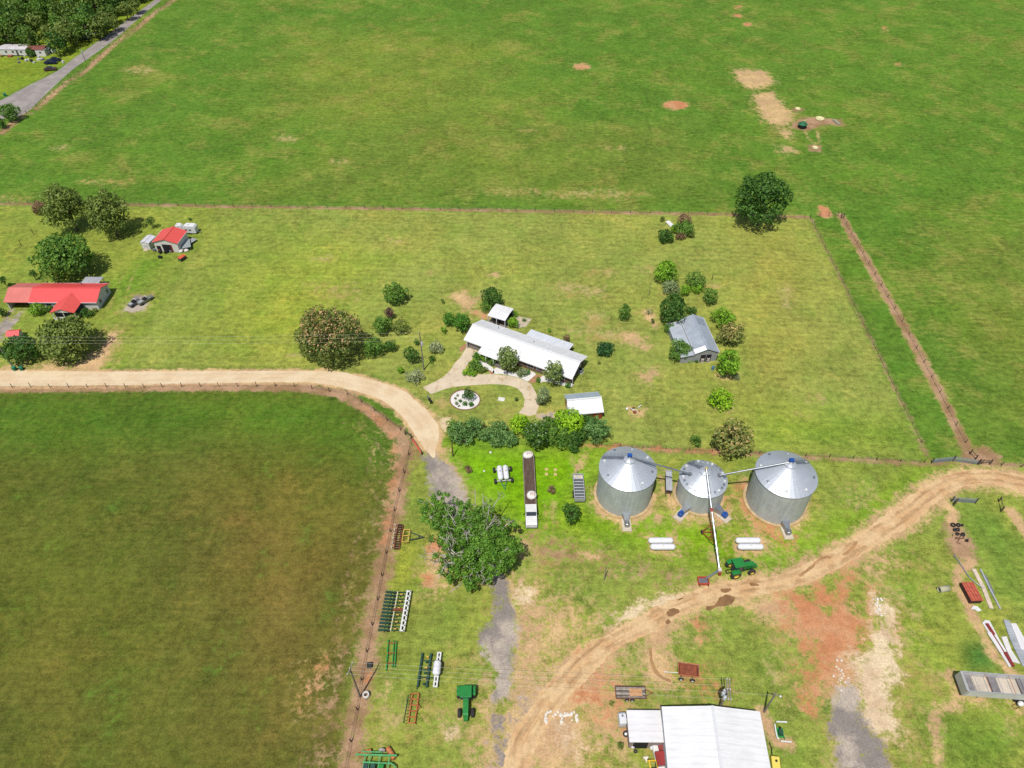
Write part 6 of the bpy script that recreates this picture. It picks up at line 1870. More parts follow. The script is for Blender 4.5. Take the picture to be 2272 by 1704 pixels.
# ---------------------------------------------------------------- long bright green frame
o, a, L = heading(B5, (575, 480), (600, 110), .4)
p = B5(603, 290, .3)
t = thing('implement_frame', 'bright green narrow steel frame lying on the grass by the fence', 'implement', (p.x, p.y, 0), a)
for y, l0, l1, w_ in ((.85, -1.0, 1.0, .2), (-.15, -.8, .9, .16), (-.55, -.82, .88, .2)):
    MB().beam((L / 2 * l0, y, .4), (L / 2 * l1, y, .4), w_).build('beam', LGREEN, t)
for x in (-.55, .1, .75): MB().beam((L / 2 * x, -.6, .45), (L / 2 * x, .95, .45), .14).build('cross_beam', RUST, t)
for x in (-.8, -.3, .3, .8):
    MB().box(L / 2 * x - .08, .75, 0, L / 2 * x + .08, .95, .4).build('foot', LGREEN, t)

# ---------------------------------------------------------------- toolbar with white tank
o, a, L = heading(B5, (1035, 690), (1090, 280), .8)
p = B5(1062, 478, .6)
t = thing('ripper_toolbar', 'dark green ripper toolbar carrying a white tank on white twin beams', 'implement', (p.x, p.y, 0), a)
for y, m_ in ((1.75, DGREEN), (.25, DGREEN)):
    MB().beam((-L / 2, y, .7), (L / 2, y, .7), .3).build('toolbar', m_, t)
for y in (-.95, -1.45): MB().beam((-L / 2 * .98, y, .85), (L / 2 * 1.06, y, .85), .24).build('white_beam', WPAINT, t)
for k in range(8): MB().beam((-L / 2 * .95 + L * k / 7, -.85, .85), (-L / 2 * .95 + L * k / 7, -1.55, .85), .2).build('beam_link', WPAINT, t)
for x in (-.45, .55, .0):
    MB().beam((L / 2 * x, -1.0, .75), (L / 2 * x, 1.85, .7), .14).build('cross_beam', DGREEN, t)
for k in range(8):
    x = -L / 2 * .95 + L * .95 * k / 7
    m = MB(); m.beam((x, 1.75, .6), (x - .3, 1.9, .05), .14); m.build('shank', DGREEN, t)
    m = MB(); m.beam((x, .25, .6), (x + .25, .45, .05), .12); m.build('shank', DGREEN, t)
MB().capsule((-.75, -1.2, 1.65), (.85, -1.2, 1.65), .66, 20, .7).build('tank', TANKW, t, True)
for x in (-.6, .7): MB().box(x - .1, -1.7, .95, x + .1, -.7, 1.2).build('tank_saddle', STEEL, t)
for k in range(6): MB().box(-L / 2 * .8 + k * L * .16, .6, .1, -L / 2 * .8 + k * L * .16 + .2, 1.0, .5).build('hose_guide', YEL if k % 2 else DGREEN, t)

# ---------------------------------------------------------------- rusty orange cultivator
o, a, L = heading(B5, (835, 1105), (885, 750), .4)
p = B5(862, 935, .4)
t = thing('field_cultivator', 'orange rusted ladder frame cultivator lying in the grass below the fence pole', 'cultivator', (p.x, p.y, 0), a)
for y in (-.5, .55): MB().beam((-L / 2, y, .5), (L / 2, y, .5), .15).build('side_beam', RUSTO, t)
for k in range(6): MB().beam((-L / 2 + L * k / 5, -.5, .5), (-L / 2 + L * k / 5, .6, .5), .15).build('cross_beam', RUSTO, t)
for k in range(10):
    x = -L / 2 + L * k / 9
    MB().tube([(x, .55, .5), (x - .1, .85, .45), (x - .15, 1.0, .25), (x, 1.05, 0)], .05, 5).build('tine', RUST, t)
    MB().tube([(x, -.5, .5), (x - .1, -.7, .4), (x, -.8, 0)], .05, 5).build('tine', RUST, t)
MB().beam((-L / 2, 1.35, .25), (L / 2 * .9, 1.25, .25), .08).build('rear_bar', DGREEN, t)
m = MB(); m.beam((.5, -.55, .55), (.1, -1.0, .9), .1); m.beam((-.4, -.55, .55), (.1, -1.0, .9), .1); m.build('hitch', RUSTO, t)

# ---------------------------------------------------------------- green planter at the bottom edge with rusty hoppers
p = C7(1050, 700, .6)
t = thing('planter', 'pale green planter frame with a white gauge wheel cut by the bottom edge', 'planter', (p.x, p.y, 0), R(-3))
MB().beam((-3.4, .75, 1.0), (3.0, .95, 1.0), .26).build('toolbar', PGREEN, t)
MB().beam((-2.1, -.25, .9), (2.4, -.2, .9), .22).build('toolbar', PGREEN, t)
MB().beam((-2.6, 1.25, .9), (.6, 1.35, .9), .18).build('marker_arm', PGREEN, t)
for x in (-1.9, -1.1, .4, 1.9): MB().beam((x, -3.0, .8), (x, .8, .95), .16).build('frame_bar', PGREEN, t)
for x in (-1.5, -.4, .9):
    MB().box(x - .35, -1.6, .55, x + .35, -.5, 1.25).build('seed_hopper', DGREEN if x < 0 else LGREEN, t)
    MB().lathe([(.06, -.1), (.36, -.12), (.36, .12), (.06, .1)], (x, -1.9, .36), 'X', 12).build('press_wheel', TYRE, t)
MB().tube([(2.4, -.2, .95), (3.0, -.6, .95), (3.2, -1.3, .8), (5.2, -1.5, .6)], .13, 8).build('hitch_pole', PGREEN, t)
wheel(t, .5, 1.75, .55, .4, WPAINT, mat('pale_tyre', (178, 172, 164), .9, 0, .1))
for i, (x, y, r_, lab) in enumerate(((690, 420, 18, 'orange rusted roller drum left of the green planter'), (1490, 430, -52, 'orange rusted roller half shell right of the white planter wheel'))):
    q = C7(x, y, .45)
    c = thing('roller_drum', lab, 'roller', (q.x, q.y, 0), R(r_), 'rusty rollers at the planter')
    MB().tube([(-1.0, 0, .42), (1.0, 0, .42)], .4, 16).build('drum', RUSTO, c)
    for s in (-1, 1): MB().tube([(s * 1.0, 0, .42), (s * 1.12, 0, .42)], .1, 8).build('axle', RUSTD, c)
    for s in (-.5, 0, .5): MB().tube([(s - .03, 0, .42), (s + .03, 0, .42)], .43, 16).build('ring', mat('peach_ring', (226, 178, 140), .8), c)

# ---------------------------------------------------------------- gravity wagon and plank trailer
o, a, L, W = rect(B6, (935, 385), (1165, 415), (930, 245), 2.3)
t = thing('gravity_wagon', 'rusty open grain wagon on four wheels with white painted lower side', 'wagon', o, a)
m = MB()
m.add([(0, 0, 2.3), (L, 0, 2.3), (L, W, 2.3), (0, W, 2.3), (.5, .5, .95), (L - .5, .5, .95), (L - .5, W - .5, .95), (.5, W - .5, .95)],
      [(4, 5, 1, 0), (5, 6, 2, 1), (6, 7, 3, 2), (7, 4, 0, 3)])
m.build('outer_side', mat('wagon_white', (220, 216, 204), .7, 0, .2, 1, .3, 1, (176, 110, 84)), t)
m = MB()
m.add([(.08, .08, 2.28), (L - .08, .08, 2.28), (L - .08, W - .08, 2.28), (.08, W - .08, 2.28), (.3, .3, 1.75), (L - .3, .3, 1.75), (L - .3, W - .3, 1.75), (.3, W - .3, 1.75)],
      [(0, 1, 5, 4), (1, 2, 6, 5), (2, 3, 7, 6), (3, 0, 4, 7), (4, 5, 6, 7)])
m.build('inner_bin', RUST, t)
for (p0, p1) in (((0, 0), (L, 0)), ((L, 0), (L, W)), ((L, W), (0, W)), ((0, W), (0, 0))):
    MB().beam((p0[0], p0[1], 2.33), (p1[0], p1[1], 2.33), .09).build('rim_rail', RUSTO, t)
for x in (.7, L - .8):
    MB().beam((x, .2, .5), (x, W - .2, .5), .14).build('axle', RUSTD, t)
    for y in (.1, W - .1): wheel(t, x, y, .45, .28, WPAINT)
MB().beam((.4, W / 2, .6), (-2.2, W / 2 - .1, .45), .1).build('drawbar', WPAINT, t)
o, a, L, W = rect(B6, (238, 648), (575, 650), (240, 512), .9)
t = thing('plank_trailer', 'old flat trailer with weathered grey planks and rusty rails above the barn', 'trailer', o, a)
for k in range(7):
    y = .12 + (W - .24) * k / 7
    MB().box(.1, y, .74, L - .1, y + (W - .3) / 7, .8).build('plank', mat('grey_plank_%d' % (k % 3), ((150, 140, 128), (112, 104, 96), (180, 170, 156))[k % 3], .95, 0, .3), t)
for (p0, p1) in (((0, 0), (L, 0)), ((L, 0), (L, W)), ((L, W), (0, W)), ((0, W), (0, 0))):
    MB().beam((p0[0], p0[1], .8), (p1[0], p1[1], .8), .14).build('side_rail', mat('purple_rust', (118, 78, 72), .9, 0, .2), t)
for x in (L * .36, L * .54): wheel(t, x, -.14, .38, .22, WPAINT)
m = MB(); m.beam((L, W * .25, .7), (L + 1.3, W / 2, .5), .1); m.beam((L, W * .75, .7), (L + 1.3, W / 2, .5), .1); m.build('hitch', RUST, t)
c = thing('plywood_sheet', 'orange brown plywood sheet lying on the plank trailer', 'board', (o.x + math.cos(a) * L * .66, o.y + math.sin(a) * L * .66, .805), a)
MB().box(-1.0, W * .2, 0, 1.1, W * .8, .04).build('board', mat('plywood', (212, 162, 116), .9), c)

# ---------------------------------------------------------------- long hopper trailer on the right
o, a, L, W = rect(B8, (1205, 905), (1739, 945), (1195, 712), 2.7)
L = L * 2.2
t = thing('hopper_trailer', 'very long open top aluminium grain trailer running off the right edge', 'trailer', o, a)
for nm, y0, y1 in (('side_wall', 0, .1), ('side_wall', W - .1, W)):
    MB().box(0, y0, .95, L, y1, 2.7).build(nm, ribbed('trailer_side', (226, 226, 224), 'X', .5, .5, .15, 1, .06), t)
MB().prism([(-.5, .95), (-.35, 2.7), (.05, 2.7), (.0, .95)], 0.0, W, 'Y').build('end_wall', ribbed('trailer_end', (196, 198, 194), 'Y', .35, .5, .2), t)
MB().box(.1, .12, 1.3, L, W - .12, 1.4).build('floor', mat('trailer_floor_pale', (216, 204, 186), .7, 0, .15, .5), t)
for k, (x0, x1) in enumerate(((.1, 1.6), (4.4, 5.6), (9, 10.4))): MB().box(x0, .12, 1.405, x1, W - .12, 1.8).build('hopper_divider', mat('divider_grey', (150, 146, 148), .6, .2), t)
for k in range(6): MB().beam((1.8 + k * 1.9, .1, 2.45), (1.8 + k * 1.9, W - .1, 2.45), .06).build('cross_brace', RUSTO if k % 2 else ALU, t)
for y in (.05, W - .05): MB().beam((-.36, y, 2.74), (L, y, 2.74), .14).build('top_rail', ALU, t)
for x in (8.5, 9.8):
    for y in (-.05, W - .3): MB().lathe([(.15, 0), (.46, 0), (.5, .08), (.5, .27), (.46, .35), (.15, .35)], (x, y, .5), 'Y', 14).build('wheel', TYRE, t)
MB().tube([(2.4, .3, 0), (2.4, .3, 1.0)], .1, 8).build('landing_leg', STEEL, t)
MB().tube([(2.4, W - .3, 0), (2.4, W - .3, 1.0)], .1, 8).build('landing_leg', STEEL, t)
p = B8(1690, 1035, .5)
t = thing('cement_mixer', 'small white drum mixer with a rusty handle under the grain trailer', 'mixer', (p.x, p.y, 0), R(20))
MB().lathe([(.15, -.5), (.4, -.2), (.45, .15), (.3, .45), (.22, .5)], (.2, 0, .65), 'X', 14).build('drum', WPAINT, t, True)
m = MB(); m.beam((-.9, -.3, .1), (.5, -.3, .35), .06); m.beam((-.9, .3, .1), (.5, .3, .35), .06); m.beam((-.9, -.3, .1), (-.9, .3, .1), .06); m.build('frame', RUST, t)

# ---------------------------------------------------------------- red rusted box, culvert, scrap wheels on the right
o, a, L, W = rect(B7, (1555, 1540), (1700, 1535), (1440, 1310), 1.1)
t = thing('steel_bin', 'red rusted steel bin with ribbed lid at the right', 'bin', o, a)
MB().box(0, 0, 0, L, W, 1.08).build('body', mat('dark_bin', (84, 54, 48), .8, 0, .2), t)
MB().box(-.04, -.04, 1.085, L + .04, W + .04, 1.16).build('lid', mat('bin_lid', (206, 106, 82), .8, 0, .2, 1.5, .3, 1, (130, 60, 54)), t)
for k in range(4): MB().box(L * (k + .5) / 4 - .04, .05, 1.165, L * (k + .5) / 4 + .04, W - .05, 1.2).build('rib', mat('lid_rib', (170, 74, 62), .8), t)
o, a, L = heading(B7, (1160, 1400), (1255, 1385), .55)
p = B7(1205, 1395, .5)
t = thing('culvert_pipe', 'short pale concrete culvert pipe lying on its side on the right', 'pipe', (p.x, p.y, 0), a)
MB().lathe([(.46, -.95), (.58, -.95), (.58, .95), (.46, .95)], (0, 0, .58), 'X', 20, True).build('pipe_shell', mat('culvert_concrete', (192, 190, 158), .9, 0, .15), t, True)
SCR = (1320, 600, .5), (1385, 600, .45), (1340, 660, .38), (1375, 655, .4), (1440, 715, .42), (1490, 795, .3), (1370, 710, .36), (1430, 600, .25)
for i, (x, y, r_) in enumerate(SCR):
    p = B7(x, y)
    lab = ('largest tyre at the top left of the scrap heap', 'worn tyre at the top of the scrap heap', 'small tyre on the left of the scrap heap', 'tyre in the middle of the scrap heap', 'tyre with a rusty hub on the right of the scrap heap', 'lowest small wheel of the scrap heap', 'tilted tyre low in the scrap heap', 'tiny wheel apart at the top right of the scrap heap')[i]
    o = MB().lathe([(r_ * .55, 0), (r_ * .95, .0), (r_, .08), (r_, .2), (r_ * .95, .27), (r_ * .55, .27)], (0, 0, 0), 'Z', 16, True).build('old_tyre', TYRE, None, True)
    o.location = (p.x, p.y, .14); o.rotation_euler = (R((i * 37) % 30), R((i * 53) % 24), 0)
    props(o, lab, 'tyre', 'old tyres and wheels of the scrap heap')
m = MB(); rr = random.Random(3)
p = B7(1410, 770)
for k in range(9):
    x, y = rr.uniform(-1.2, 1.2), rr.uniform(-.8, .8)
    m.tube([(x, y, .08), (x + rr.uniform(-.8, .8), y + rr.uniform(-.8, .8), rr.uniform(.1, .5))], .05, 5)
m.beam((-1, 0, .1), (1, .2, .1), .1); m.beam((-.8, -.7, .1), (.6, .9, .15), .1)
o = m.build('scrap_iron', RUSTD); o.location = (p.x, p.y, 0); props(o, 'tangle of dark scrap iron below the old tyres', 'scrap')

# pipes, beams and sheets stored on the ground at the right edge
def long_thing(cf, pts, w, h, z, m_, name, label, cat, tube=False):
    P = [cf(x, y) for x, y in pts]
    o0 = P[0]
    m = MB()
    Q = [Vector((p.x - o0.x, p.y - o0.y, z + h / 2)) for p in P]
    if tube: m.tube(Q, w / 2, 8)
    else:
        for a_, b_ in zip(Q[:-1], Q[1:]): m.beam(a_, b_, w, h)
    o = m.build(name, m_); o.location = (o0.x, o0.y, 0)
    return props(o, label, cat)
long_thing(B7, [(1330, 970), (1440, 1130), (1520, 1250), (1600, 1320), (1700, 1390)], .22, .22, .05, GALV, 'bent_pipe', 'long bent silver pipe reaching up and left from the stored metal', 'pipe', True)
long_thing(B7, [(1575, 1145), (1700, 1380), (1800, 1640)], .75, .16, .02, mat('weathered_board', (226, 206, 186), .8, 0, .2), 'wide_plank', 'wide pale weathered plank right of the bent silver pipe', 'plank')
long_thing(B7, [(1660, 1150), (1780, 1400), (1910, 1650)], .28, .26, .02, ALU, 'steel_beam', 'long thin silver beam beside the wide pale plank', 'beam')
long_thing(B7, [(1720, 1220), (1800, 1390), (1830, 1450)], .4, .1, .02, STEEL, 'steel_channel', 'short grey channel right of the long silver beam', 'beam')
long_thing(C6, [(880, 450), (1080, 760), (1290, 1110)], .5, .2, .22, RED, 'red_beam', 'long dark red beam on the white sheets at the right', 'beam')
long_thing(C6, [(1000, 630), (1160, 890)], .34, .16, .43, WPAINT, 'white_beam', 'white beam lying over the dark red beam', 'beam')
def sheet_thing(cf, pts, z, h, m_, name, label):
    P = [cf(x, y) for x, y in pts]
    o0 = P[0]
    o = MB().slab([(p.x - o0.x, p.y - o0.y) for p in P], z, z + h).build(name, m_)
    o.location = (o0.x, o0.y, 0)
    return props(o, label, 'sheet', 'metal sheets stored at the right edge')
SHW = ribbed('stored_white_sheet', (246, 244, 244), 'X', .5, .45, .1)
SHG = ribbed('stored_grey_sheet', (208, 212, 216), 'Y', .4, .4, .35, 1, .14)
sheet_thing(C6, [(820, 430), (860, 390), (930, 400), (1290, 1090), (1230, 1115), (900, 560)], .02, .16, SHW, 'metal_sheet', 'long white sheets under the dark red beam')
sheet_thing(C6, [(890, 590), (950, 580), (1150, 900), (1080, 890)], .2, .14, SHW, 'metal_sheet', 'narrow white sheet left of the dark red beam')
sheet_thing(C6, [(1110, 650), (1190, 640), (1270, 860), (1400, 1060), (1280, 1030), (1180, 830)], .02, .18, mat('crumpled_white', (232, 230, 228), .6, 0, .12), 'metal_sheet', 'crumpled pale sheet between red beam and grey sheets')
sheet_thing(C6, [(1140, 380), (1230, 400), (1465, 800), (1465, 1100), (1430, 1090), (1240, 680)], .02, .22, SHG, 'metal_sheet', 'large grey corrugated sheets at the right edge, lower stack')
sheet_thing(C6, [(1250, 450), (1330, 450), (1500, 760), (1480, 860), (1400, 840)], .25, .12, SHW, 'metal_sheet', 'pale corrugated sheet on top of the grey stack')
p = C6(720, 220)
o = MB().slab([(-.9, .0), (-.2, .6), (.5, .5), (.9, -.3), (.2, -.5), (-.2, -.1)], .02, .2).build('crumpled_sheet', WPAINT); o.location = p
props(o, 'small crumpled white panel below the red steel bin', 'panel')

# ---------------------------------------------------------------- round the barn
p = C5(325, 805, .0)
o = MB().lathe([(.2, -.14), (.42, -.15), (.48, -.08), (.48, .08), (.42, .15), (.2, .14)], (0, 0, 0), 'Z', 18).build('spare_wheel', TYRE, None, True)
o.location = (p.x, p.y, .3); o.rotation_euler = (R(20), R(-15), 0)
h = MB().lathe([(.02, .1), (.2, .1), (.3, .14), (.3, -.1), (.02, -.1)], (0, 0, 0), 'Z', 14).build('hub', WPAINT, o)
props(o, 'black tyre with white hub leaning at the annex wall', 'wheel')
o, a, L = heading(C5, (1110, 1010), (1200, 1400), 1.0)
p = C5(1190, 1210, 1.1)
t = thing('pickup_truck', 'red and white truck squeezed between the annex and the big barn', 'truck', (p.x, p.y, 0), a)
MB().box(-2.6, -.95, .55, 2.6, .95, 1.05).build('body', WPAINT, t)
MB().box(.3, -.9, 1.055, 2.3, .9, 1.75).build('cab', mat('truck_red', (164, 62, 60), .5), t)
MB().box(-2.5, -.9, 1.055, .2, -.2, 1.2).build('bed_box', WPAINT, t)
MB().box(-2.3, -.1, 1.055, .2, .85, 1.25).build('bed_cover', mat('truck_red2', (158, 66, 62), .6), t)
for x in (-1.7, 1.8):
    for y in (-.95, .75): MB().lathe([(.1, 0), (.36, 0), (.4, .05), (.4, .2), (.36, .25), (.1, .25)], (x, y - .02, .4), 'Y', 12).build('wheel', TYRE, t)
MB().box(2.25, -.8, 1.2, 2.32, .8, 1.65).build('windscreen', GLASS, t)
p = C5(1010, 1580, .8)
t = thing('loader_frame', 'yellow loader frame beside the barn wall at the bottom edge', 'loader', (p.x, p.y, 0), R(4))
YL = mat('loader_yellow', (244, 208, 66), .5)
for x in (-.45, .65): MB().box(x - .09, -2.2, .9, x + .09, .5, 1.15).build('arm', YL, t)
MB().box(-.75, .45, .8, .8, .62, 1.2).build('cross_head', YL, t)
MB().box(-.3, -2.0, .2, .5, -.4, .8).build('engine_box', mat('loader_dark', (96, 90, 70), .8), t)
for x in (-.62, .78): MB().lathe([(.12, -.12), (.38, -.12), (.4, 0), (.38, .12), (.12, .12)], (x, -1.2, .4), 'X', 12).build('wheel', TYRE, t)
for x, y, nm, lab, mm in ((500, 1120, 'propane_bottle', 'shiny round white bottle beside the annex pad', TANKW), (985, 1160, 'water_jug', 'white jug against the white truck', WPAINT)):
    p = C5(x, y)
    o = MB().lathe([(.02, 0), (.3, .02), (.34, .15), (.34, .6), (.2, .78), (.1, .8), (.1, .9), (.02, .9)], (0, 0, 0), 'Z', 16).build(nm, mm, None, True)
    o.location = p; props(o, lab, 'bottle')
p = C5(575, 1235)
o = MB().lathe([(.1, 0), (.3, 0), (.33, .08), (.3, .16), (.1, .16)], (0, 0, 0), 'Z', 14, True).build('small_tyre', TYRE); o.location = (p.x, p.y, .02); props(o, 'small black tyre below the shiny white bottle', 'tyre')
p = C5(850, 1440)
o = MB().slab([(-.5, .35), (.45, .4), (.1, -.1), (0, -.55), (-.15, -.1)], .02, .14).build('crumpled_tarp', SACK); o.location = p; props(o, 'crumpled white tarp on the dirt before the white truck', 'tarp')
p = C8(400, 1560, .6)
t = thing('poly_tank', 'yellow box shaped poly tank with black lid against the right barn wall', 'tank', (p.x, p.y, 0), R(-8))
MB().prism([(-.95, .1), (.95, .1), (1.0, .3), (1.0, .95), (.85, 1.15), (-.85, 1.15), (-1.0, .95), (-1.0, .3)], -.6, .6, 'X').build('body', mat('poly_yellow', (250, 226, 108), .5, 0, .05), t)
MB().lathe([(.02, .08), (.17, .08), (.2, 0)], (.1, .25, 1.15), 'Z', 14).build('lid', BLACK, t)
MB().tube([(.0, 1.0, .4), (-.2, 1.6, .1), (-.1, 2.4, .1), (-.4, 3.2, .1)], .09, 6).build('hose', BLACK, t)
# white posts round a green pump
p = C8(520, 860, .4)
t = thing('irrigation_pump', 'small dark green pump engine in a patch edged by white rails', 'pump', (p.x, p.y, 0), R(-8))
MB().box(-.55, -.7, .1, .55, .75, .22).build('skid', LGREEN, t)
MB().box(-.3, -.45, .225, .35, .3, .75).build('engine', DGREEN, t)
MB().lathe([(.05, -.12), (.3, -.12), (.3, .12), (.05, .12)], (0, .5, .55), 'X', 14).build('flywheel', BLACK, t)
MB().tube([(.3, -.3, .7), (.55, -.8, .5), (.6, -.95, .1)], .06, 6).build('pipe', LGREEN, t)
for pts, lab in (([(415, 640), (655, 648)], 'white rail on the far side of the green pump'), ([(380, 690), (400, 830), (430, 970), (470, 1040)], 'bent white rail between the barn wall and green pump'), ([(510, 1072), (755, 1095)], 'white rail on the near side of the green pump')):
    long_thing(C8, pts, .2, .2, .25, WPAINT, 'white_rail', lab, 'rail')
p = B5(290, 790)
t = thing('concrete_ring', 'short upright white concrete pipe at the foot of the crossarm pole', 'pipe', p)
MB().lathe([(.34, 0), (.55, 0), (.55, .9), (.34, .9)], (0, 0, 0), 'Z', 20, True).build('ring', mat('white_concrete', (226, 222, 214), .85, 0, .08), t, True)
p = B5(330, 425)
o = MB().box(-.42, -.4, 0, .42, .4, .75).build('crate', mat('dark_crate', (52, 60, 56), .8)); o.location = p; o.rotation_euler = (0, 0, .1); props(o, 'small dark green crate beside the field fence', 'crate')
rb = random.Random(9)
ROCKM = mat('white_rubble', (244, 236, 222), .9, 0, .1)
for k in range(34):   # broken white kerb stones outlining an old slab
    if k < 14: x, y = 500 + k * 17, 1262 + rb.uniform(-14, 24)
    elif k < 19: x, y = 500 + rb.uniform(-6, 6), 1262 + (k - 14) * 18
    elif k < 25: x, y = 610 + rb.uniform(-6, 8), 1265 + (k - 19) * 14
    elif k < 30: x, y = 725 + rb.uniform(-8, 8), 1285 + (k - 25) * 10
    else: x, y = 560 + rb.uniform(0, 130), 1270 + rb.uniform(0, 40)
    o = MB().rock((0, 0, .08), rb.uniform(.16, .34), k).build('white_stone', ROCKM); o.location = E5(x, y); props(o, 'broken white stone in the rubble outline on bare sand at the bottom', 'stone', 'white stones of the rubble outline')
for k in range(26):
    x, y = rb.gauss(1700, 22), rb.uniform(530, 690)
    o = MB().rock((0, 0, .06), rb.uniform(.12, .3), k + 60).build('pale_stone', ROCKM); o.location = E6(x, y); props(o, 'pale stone in the heap at the top of the chalky wash', 'stone', 'pale stones of the chalky wash')
for k in range(22):
    x, y = rb.gauss(1350, 28), rb.uniform(1090, 1380)
    o = MB().rock((0, 0, .05), rb.uniform(.1, .22), k + 90).build('pale_stone', ROCKM); o.location = E6(x, y); props(o, 'pale stone scattered on the red clay wash', 'stone', 'pale stones on the red clay')
for k, (x, y) in enumerate(((1440, 745), (1530, 750), (1440, 795), (1530, 797))):
    p = B1(x, y)
    o = MB().box(-.35, -.3, 0, .35, .3, .14).build('footing_block', mat('footing_tan', (220, 196, 130), .9)); o.location = p
    props(o, 'pale tan footing block, %s corner of the square right of the flatbed' % ('far left', 'far right', 'near left', 'near right')[k], 'block', 'four footing blocks on the grass')

# ---------------------------------------------------------------- vehicles of the left neighbours
def car(cf, x, y, rz, label, m_, kind='car', group=None, s=1.0):
    p = cf(x, y, .7)
    t = thing('parked_car' if kind == 'car' else kind, label, 'car' if kind == 'car' else 'truck', (p.x, p.y, 0), rz, group)
    MB().prism([(-2.2, .35), (2.2, .35), (2.25, .75), (1.2, .92), (-1.9, .95), (-2.25, .8)], -.88, .88, 'Y').build('body', m_, t)
    c = MB().prism([(-1.6, .94), (.95, .92), (.35, 1.42), (-1.1, 1.45)], -.76, .76, 'Y').build('cabin', GLASS, t)
    MB().prism([(-1.08, 1.452), (.34, 1.425), (.3, 1.47), (-1.0, 1.5)], -.7, .7, 'Y').build('roof', m_, c)
    for xx in (-1.35, 1.4):
        for yy in (-.9, .7): MB().lathe([(.1, 0), (.3, 0), (.33, .05), (.33, .16), (.3, .2), (.1, .2)], (xx, yy, .33), 'Y', 12).build('wheel', TYRE, t)
    for yy in (-.6, .6): MB().box(2.2, yy - .2, .6, 2.27, yy + .2, .74).build('headlight', _mc['headlight_glass'], t)
    t.scale = (s, s, s)
CG = 'cars on the grass near the mobile home'
car(E1, 1500, 640, R(8), 'black car, farther of the two side by side near the mobile home', mat('car_black', (36, 46, 60), .25, 0, .05), group=CG, s=1.1)
car(E1, 1380, 710, R(8), 'dark blue car, nearer of the two side by side near the mobile home', mat('car_blue', (28, 36, 72), .25, 0, .05), group=CG, s=1.15)
car(E1, 1370, 890, R(14), 'dark brown car alone beside the asphalt road', mat('car_brown', (92, 66, 66), .3, 0, .05), group=CG, s=1.1)
car(A1, 1070, 388, R(-8), 'white car under the edge of the wood', mat('car_white', (236, 236, 236), .3, 0, .04), group=CG, s=1.2)
car(A1, 985, 438, R(-10), 'dark grey car just below the white one at the wood edge', mat('car_grey', (96, 96, 104), .3, 0, .05), group=CG, s=1.2)
for k, (x, y, lab) in enumerate(((1450, 475, 'left white gas bottle at the grey lean-to shed'), (1535, 460, 'right white gas bottle at the grey lean-to shed'))):
    p = E1(x, y); o = MB().lathe([(.02, 0), (.5, 0), (.5, 1.3), (.3, 1.6), (.02, 1.65)], (0, 0, 0), 'Z', 14).build('gas_bottle', TANKW, None, True); o.location = p; props(o, lab, 'gas bottle', 'white gas bottles')
YJ = [(510, 640, 'grey'), (530, 740, 'grey'), (620, 640, 'dark'), (780, 660, 'white'), (720, 690, 'white'), (870, 700, 'dark'), (940, 735, 'white'), (1040, 665, 'white'), (1095, 670, 'white'), (1130, 640, 'white'), (1190, 655, 'grey'), (690, 540, 'white'), (850, 560, 'white'), (1070, 590, 'white'), (480, 520, 'dark'), (60, 560, 'red'), (200, 520, 'white'), (1730, 735, 'white')]
JM = {'grey': STEEL, 'dark': BLACK, 'white': WPAINT, 'red': RUST}
WHERE = ['at the far left of the row', 'lowest at the left', 'near the left end', 'big one in the middle', 'just left of the middle', 'below the middle', 'lowest of the row', 'right of the middle', 'beside the one right of the middle', 'close to the dark cars', 'next to the dark blue car', 'nearest the dark bushes', 'in front of the rusted annex', 'by the annex corner', 'below the mobile home wall', 'beside the mobile home steps', 'pale heap at the mobile home steps', 'alone by the asphalt road']
for k, (x, y, c_) in enumerate(YJ):
    p = E1(x, y)
    t = thing('yard_junk', '%s junk item before the mobile home, %s' % (c_, WHERE[k]), 'junk', p, k * .7, 'junk before the mobile home')
    MB().box(-.5, -.35, 0, .5, .35, .55 + (k % 3) * .2).build('box', JM[c_], t)
    MB().tube([(-.4, .4, .1), (.3, .6, .7)], .07, 6).build('rod', STEEL, t)
# small tracked boat-like vehicles on the gravel pad
for k, (x, y, rz, lab) in enumerate(((1500, 460, 58, 'small grey utility vehicle, left one on the gravel pad'), (1620, 430, 55, 'grey green utility vehicle, right one on the gravel pad'))):
    p = A3(x, y, .6)
    t = thing('utility_vehicle', lab, 'utility vehicle', (p.x, p.y, 0), R(rz), 'vehicles on the gravel pad')
    s = (1, 1.25)[k]
    MB().prism([(-1.7 * s, .3), (1.5 * s, .3), (1.8 * s, .6), (1.2 * s, .85), (-1.7 * s, .9)], -.65, .65, 'Y').build('body', mat('uv_grey_%d' % k, ((110, 112, 116), (132, 138, 122))[k], .6, 0, .2), t)
    MB().box(-.5, -.55, .905, .4, .55, 1.25).build('seat', BLACK, t)
    for xx in (-1.1 * s, 1.1 * s):
        for yy in (-.8, .55): MB().lathe([(.08, 0), (.3, 0), (.33, .05), (.33, .2), (.3, .25), (.08, .25)], (xx, yy, .33), 'Y', 10).build('wheel', TYRE, t)
    MB().tube([(.5, -.5, .9), (.4, -.5, 1.6), (.4, .5, 1.6), (.5, .5, .9)], .05, 6).build('roll_bar', WPAINT, t)
    MB().box(-1.5 * s, -.5, .91, -.7 * s, .5, 1.0).build('cargo_deck', ALU, t)
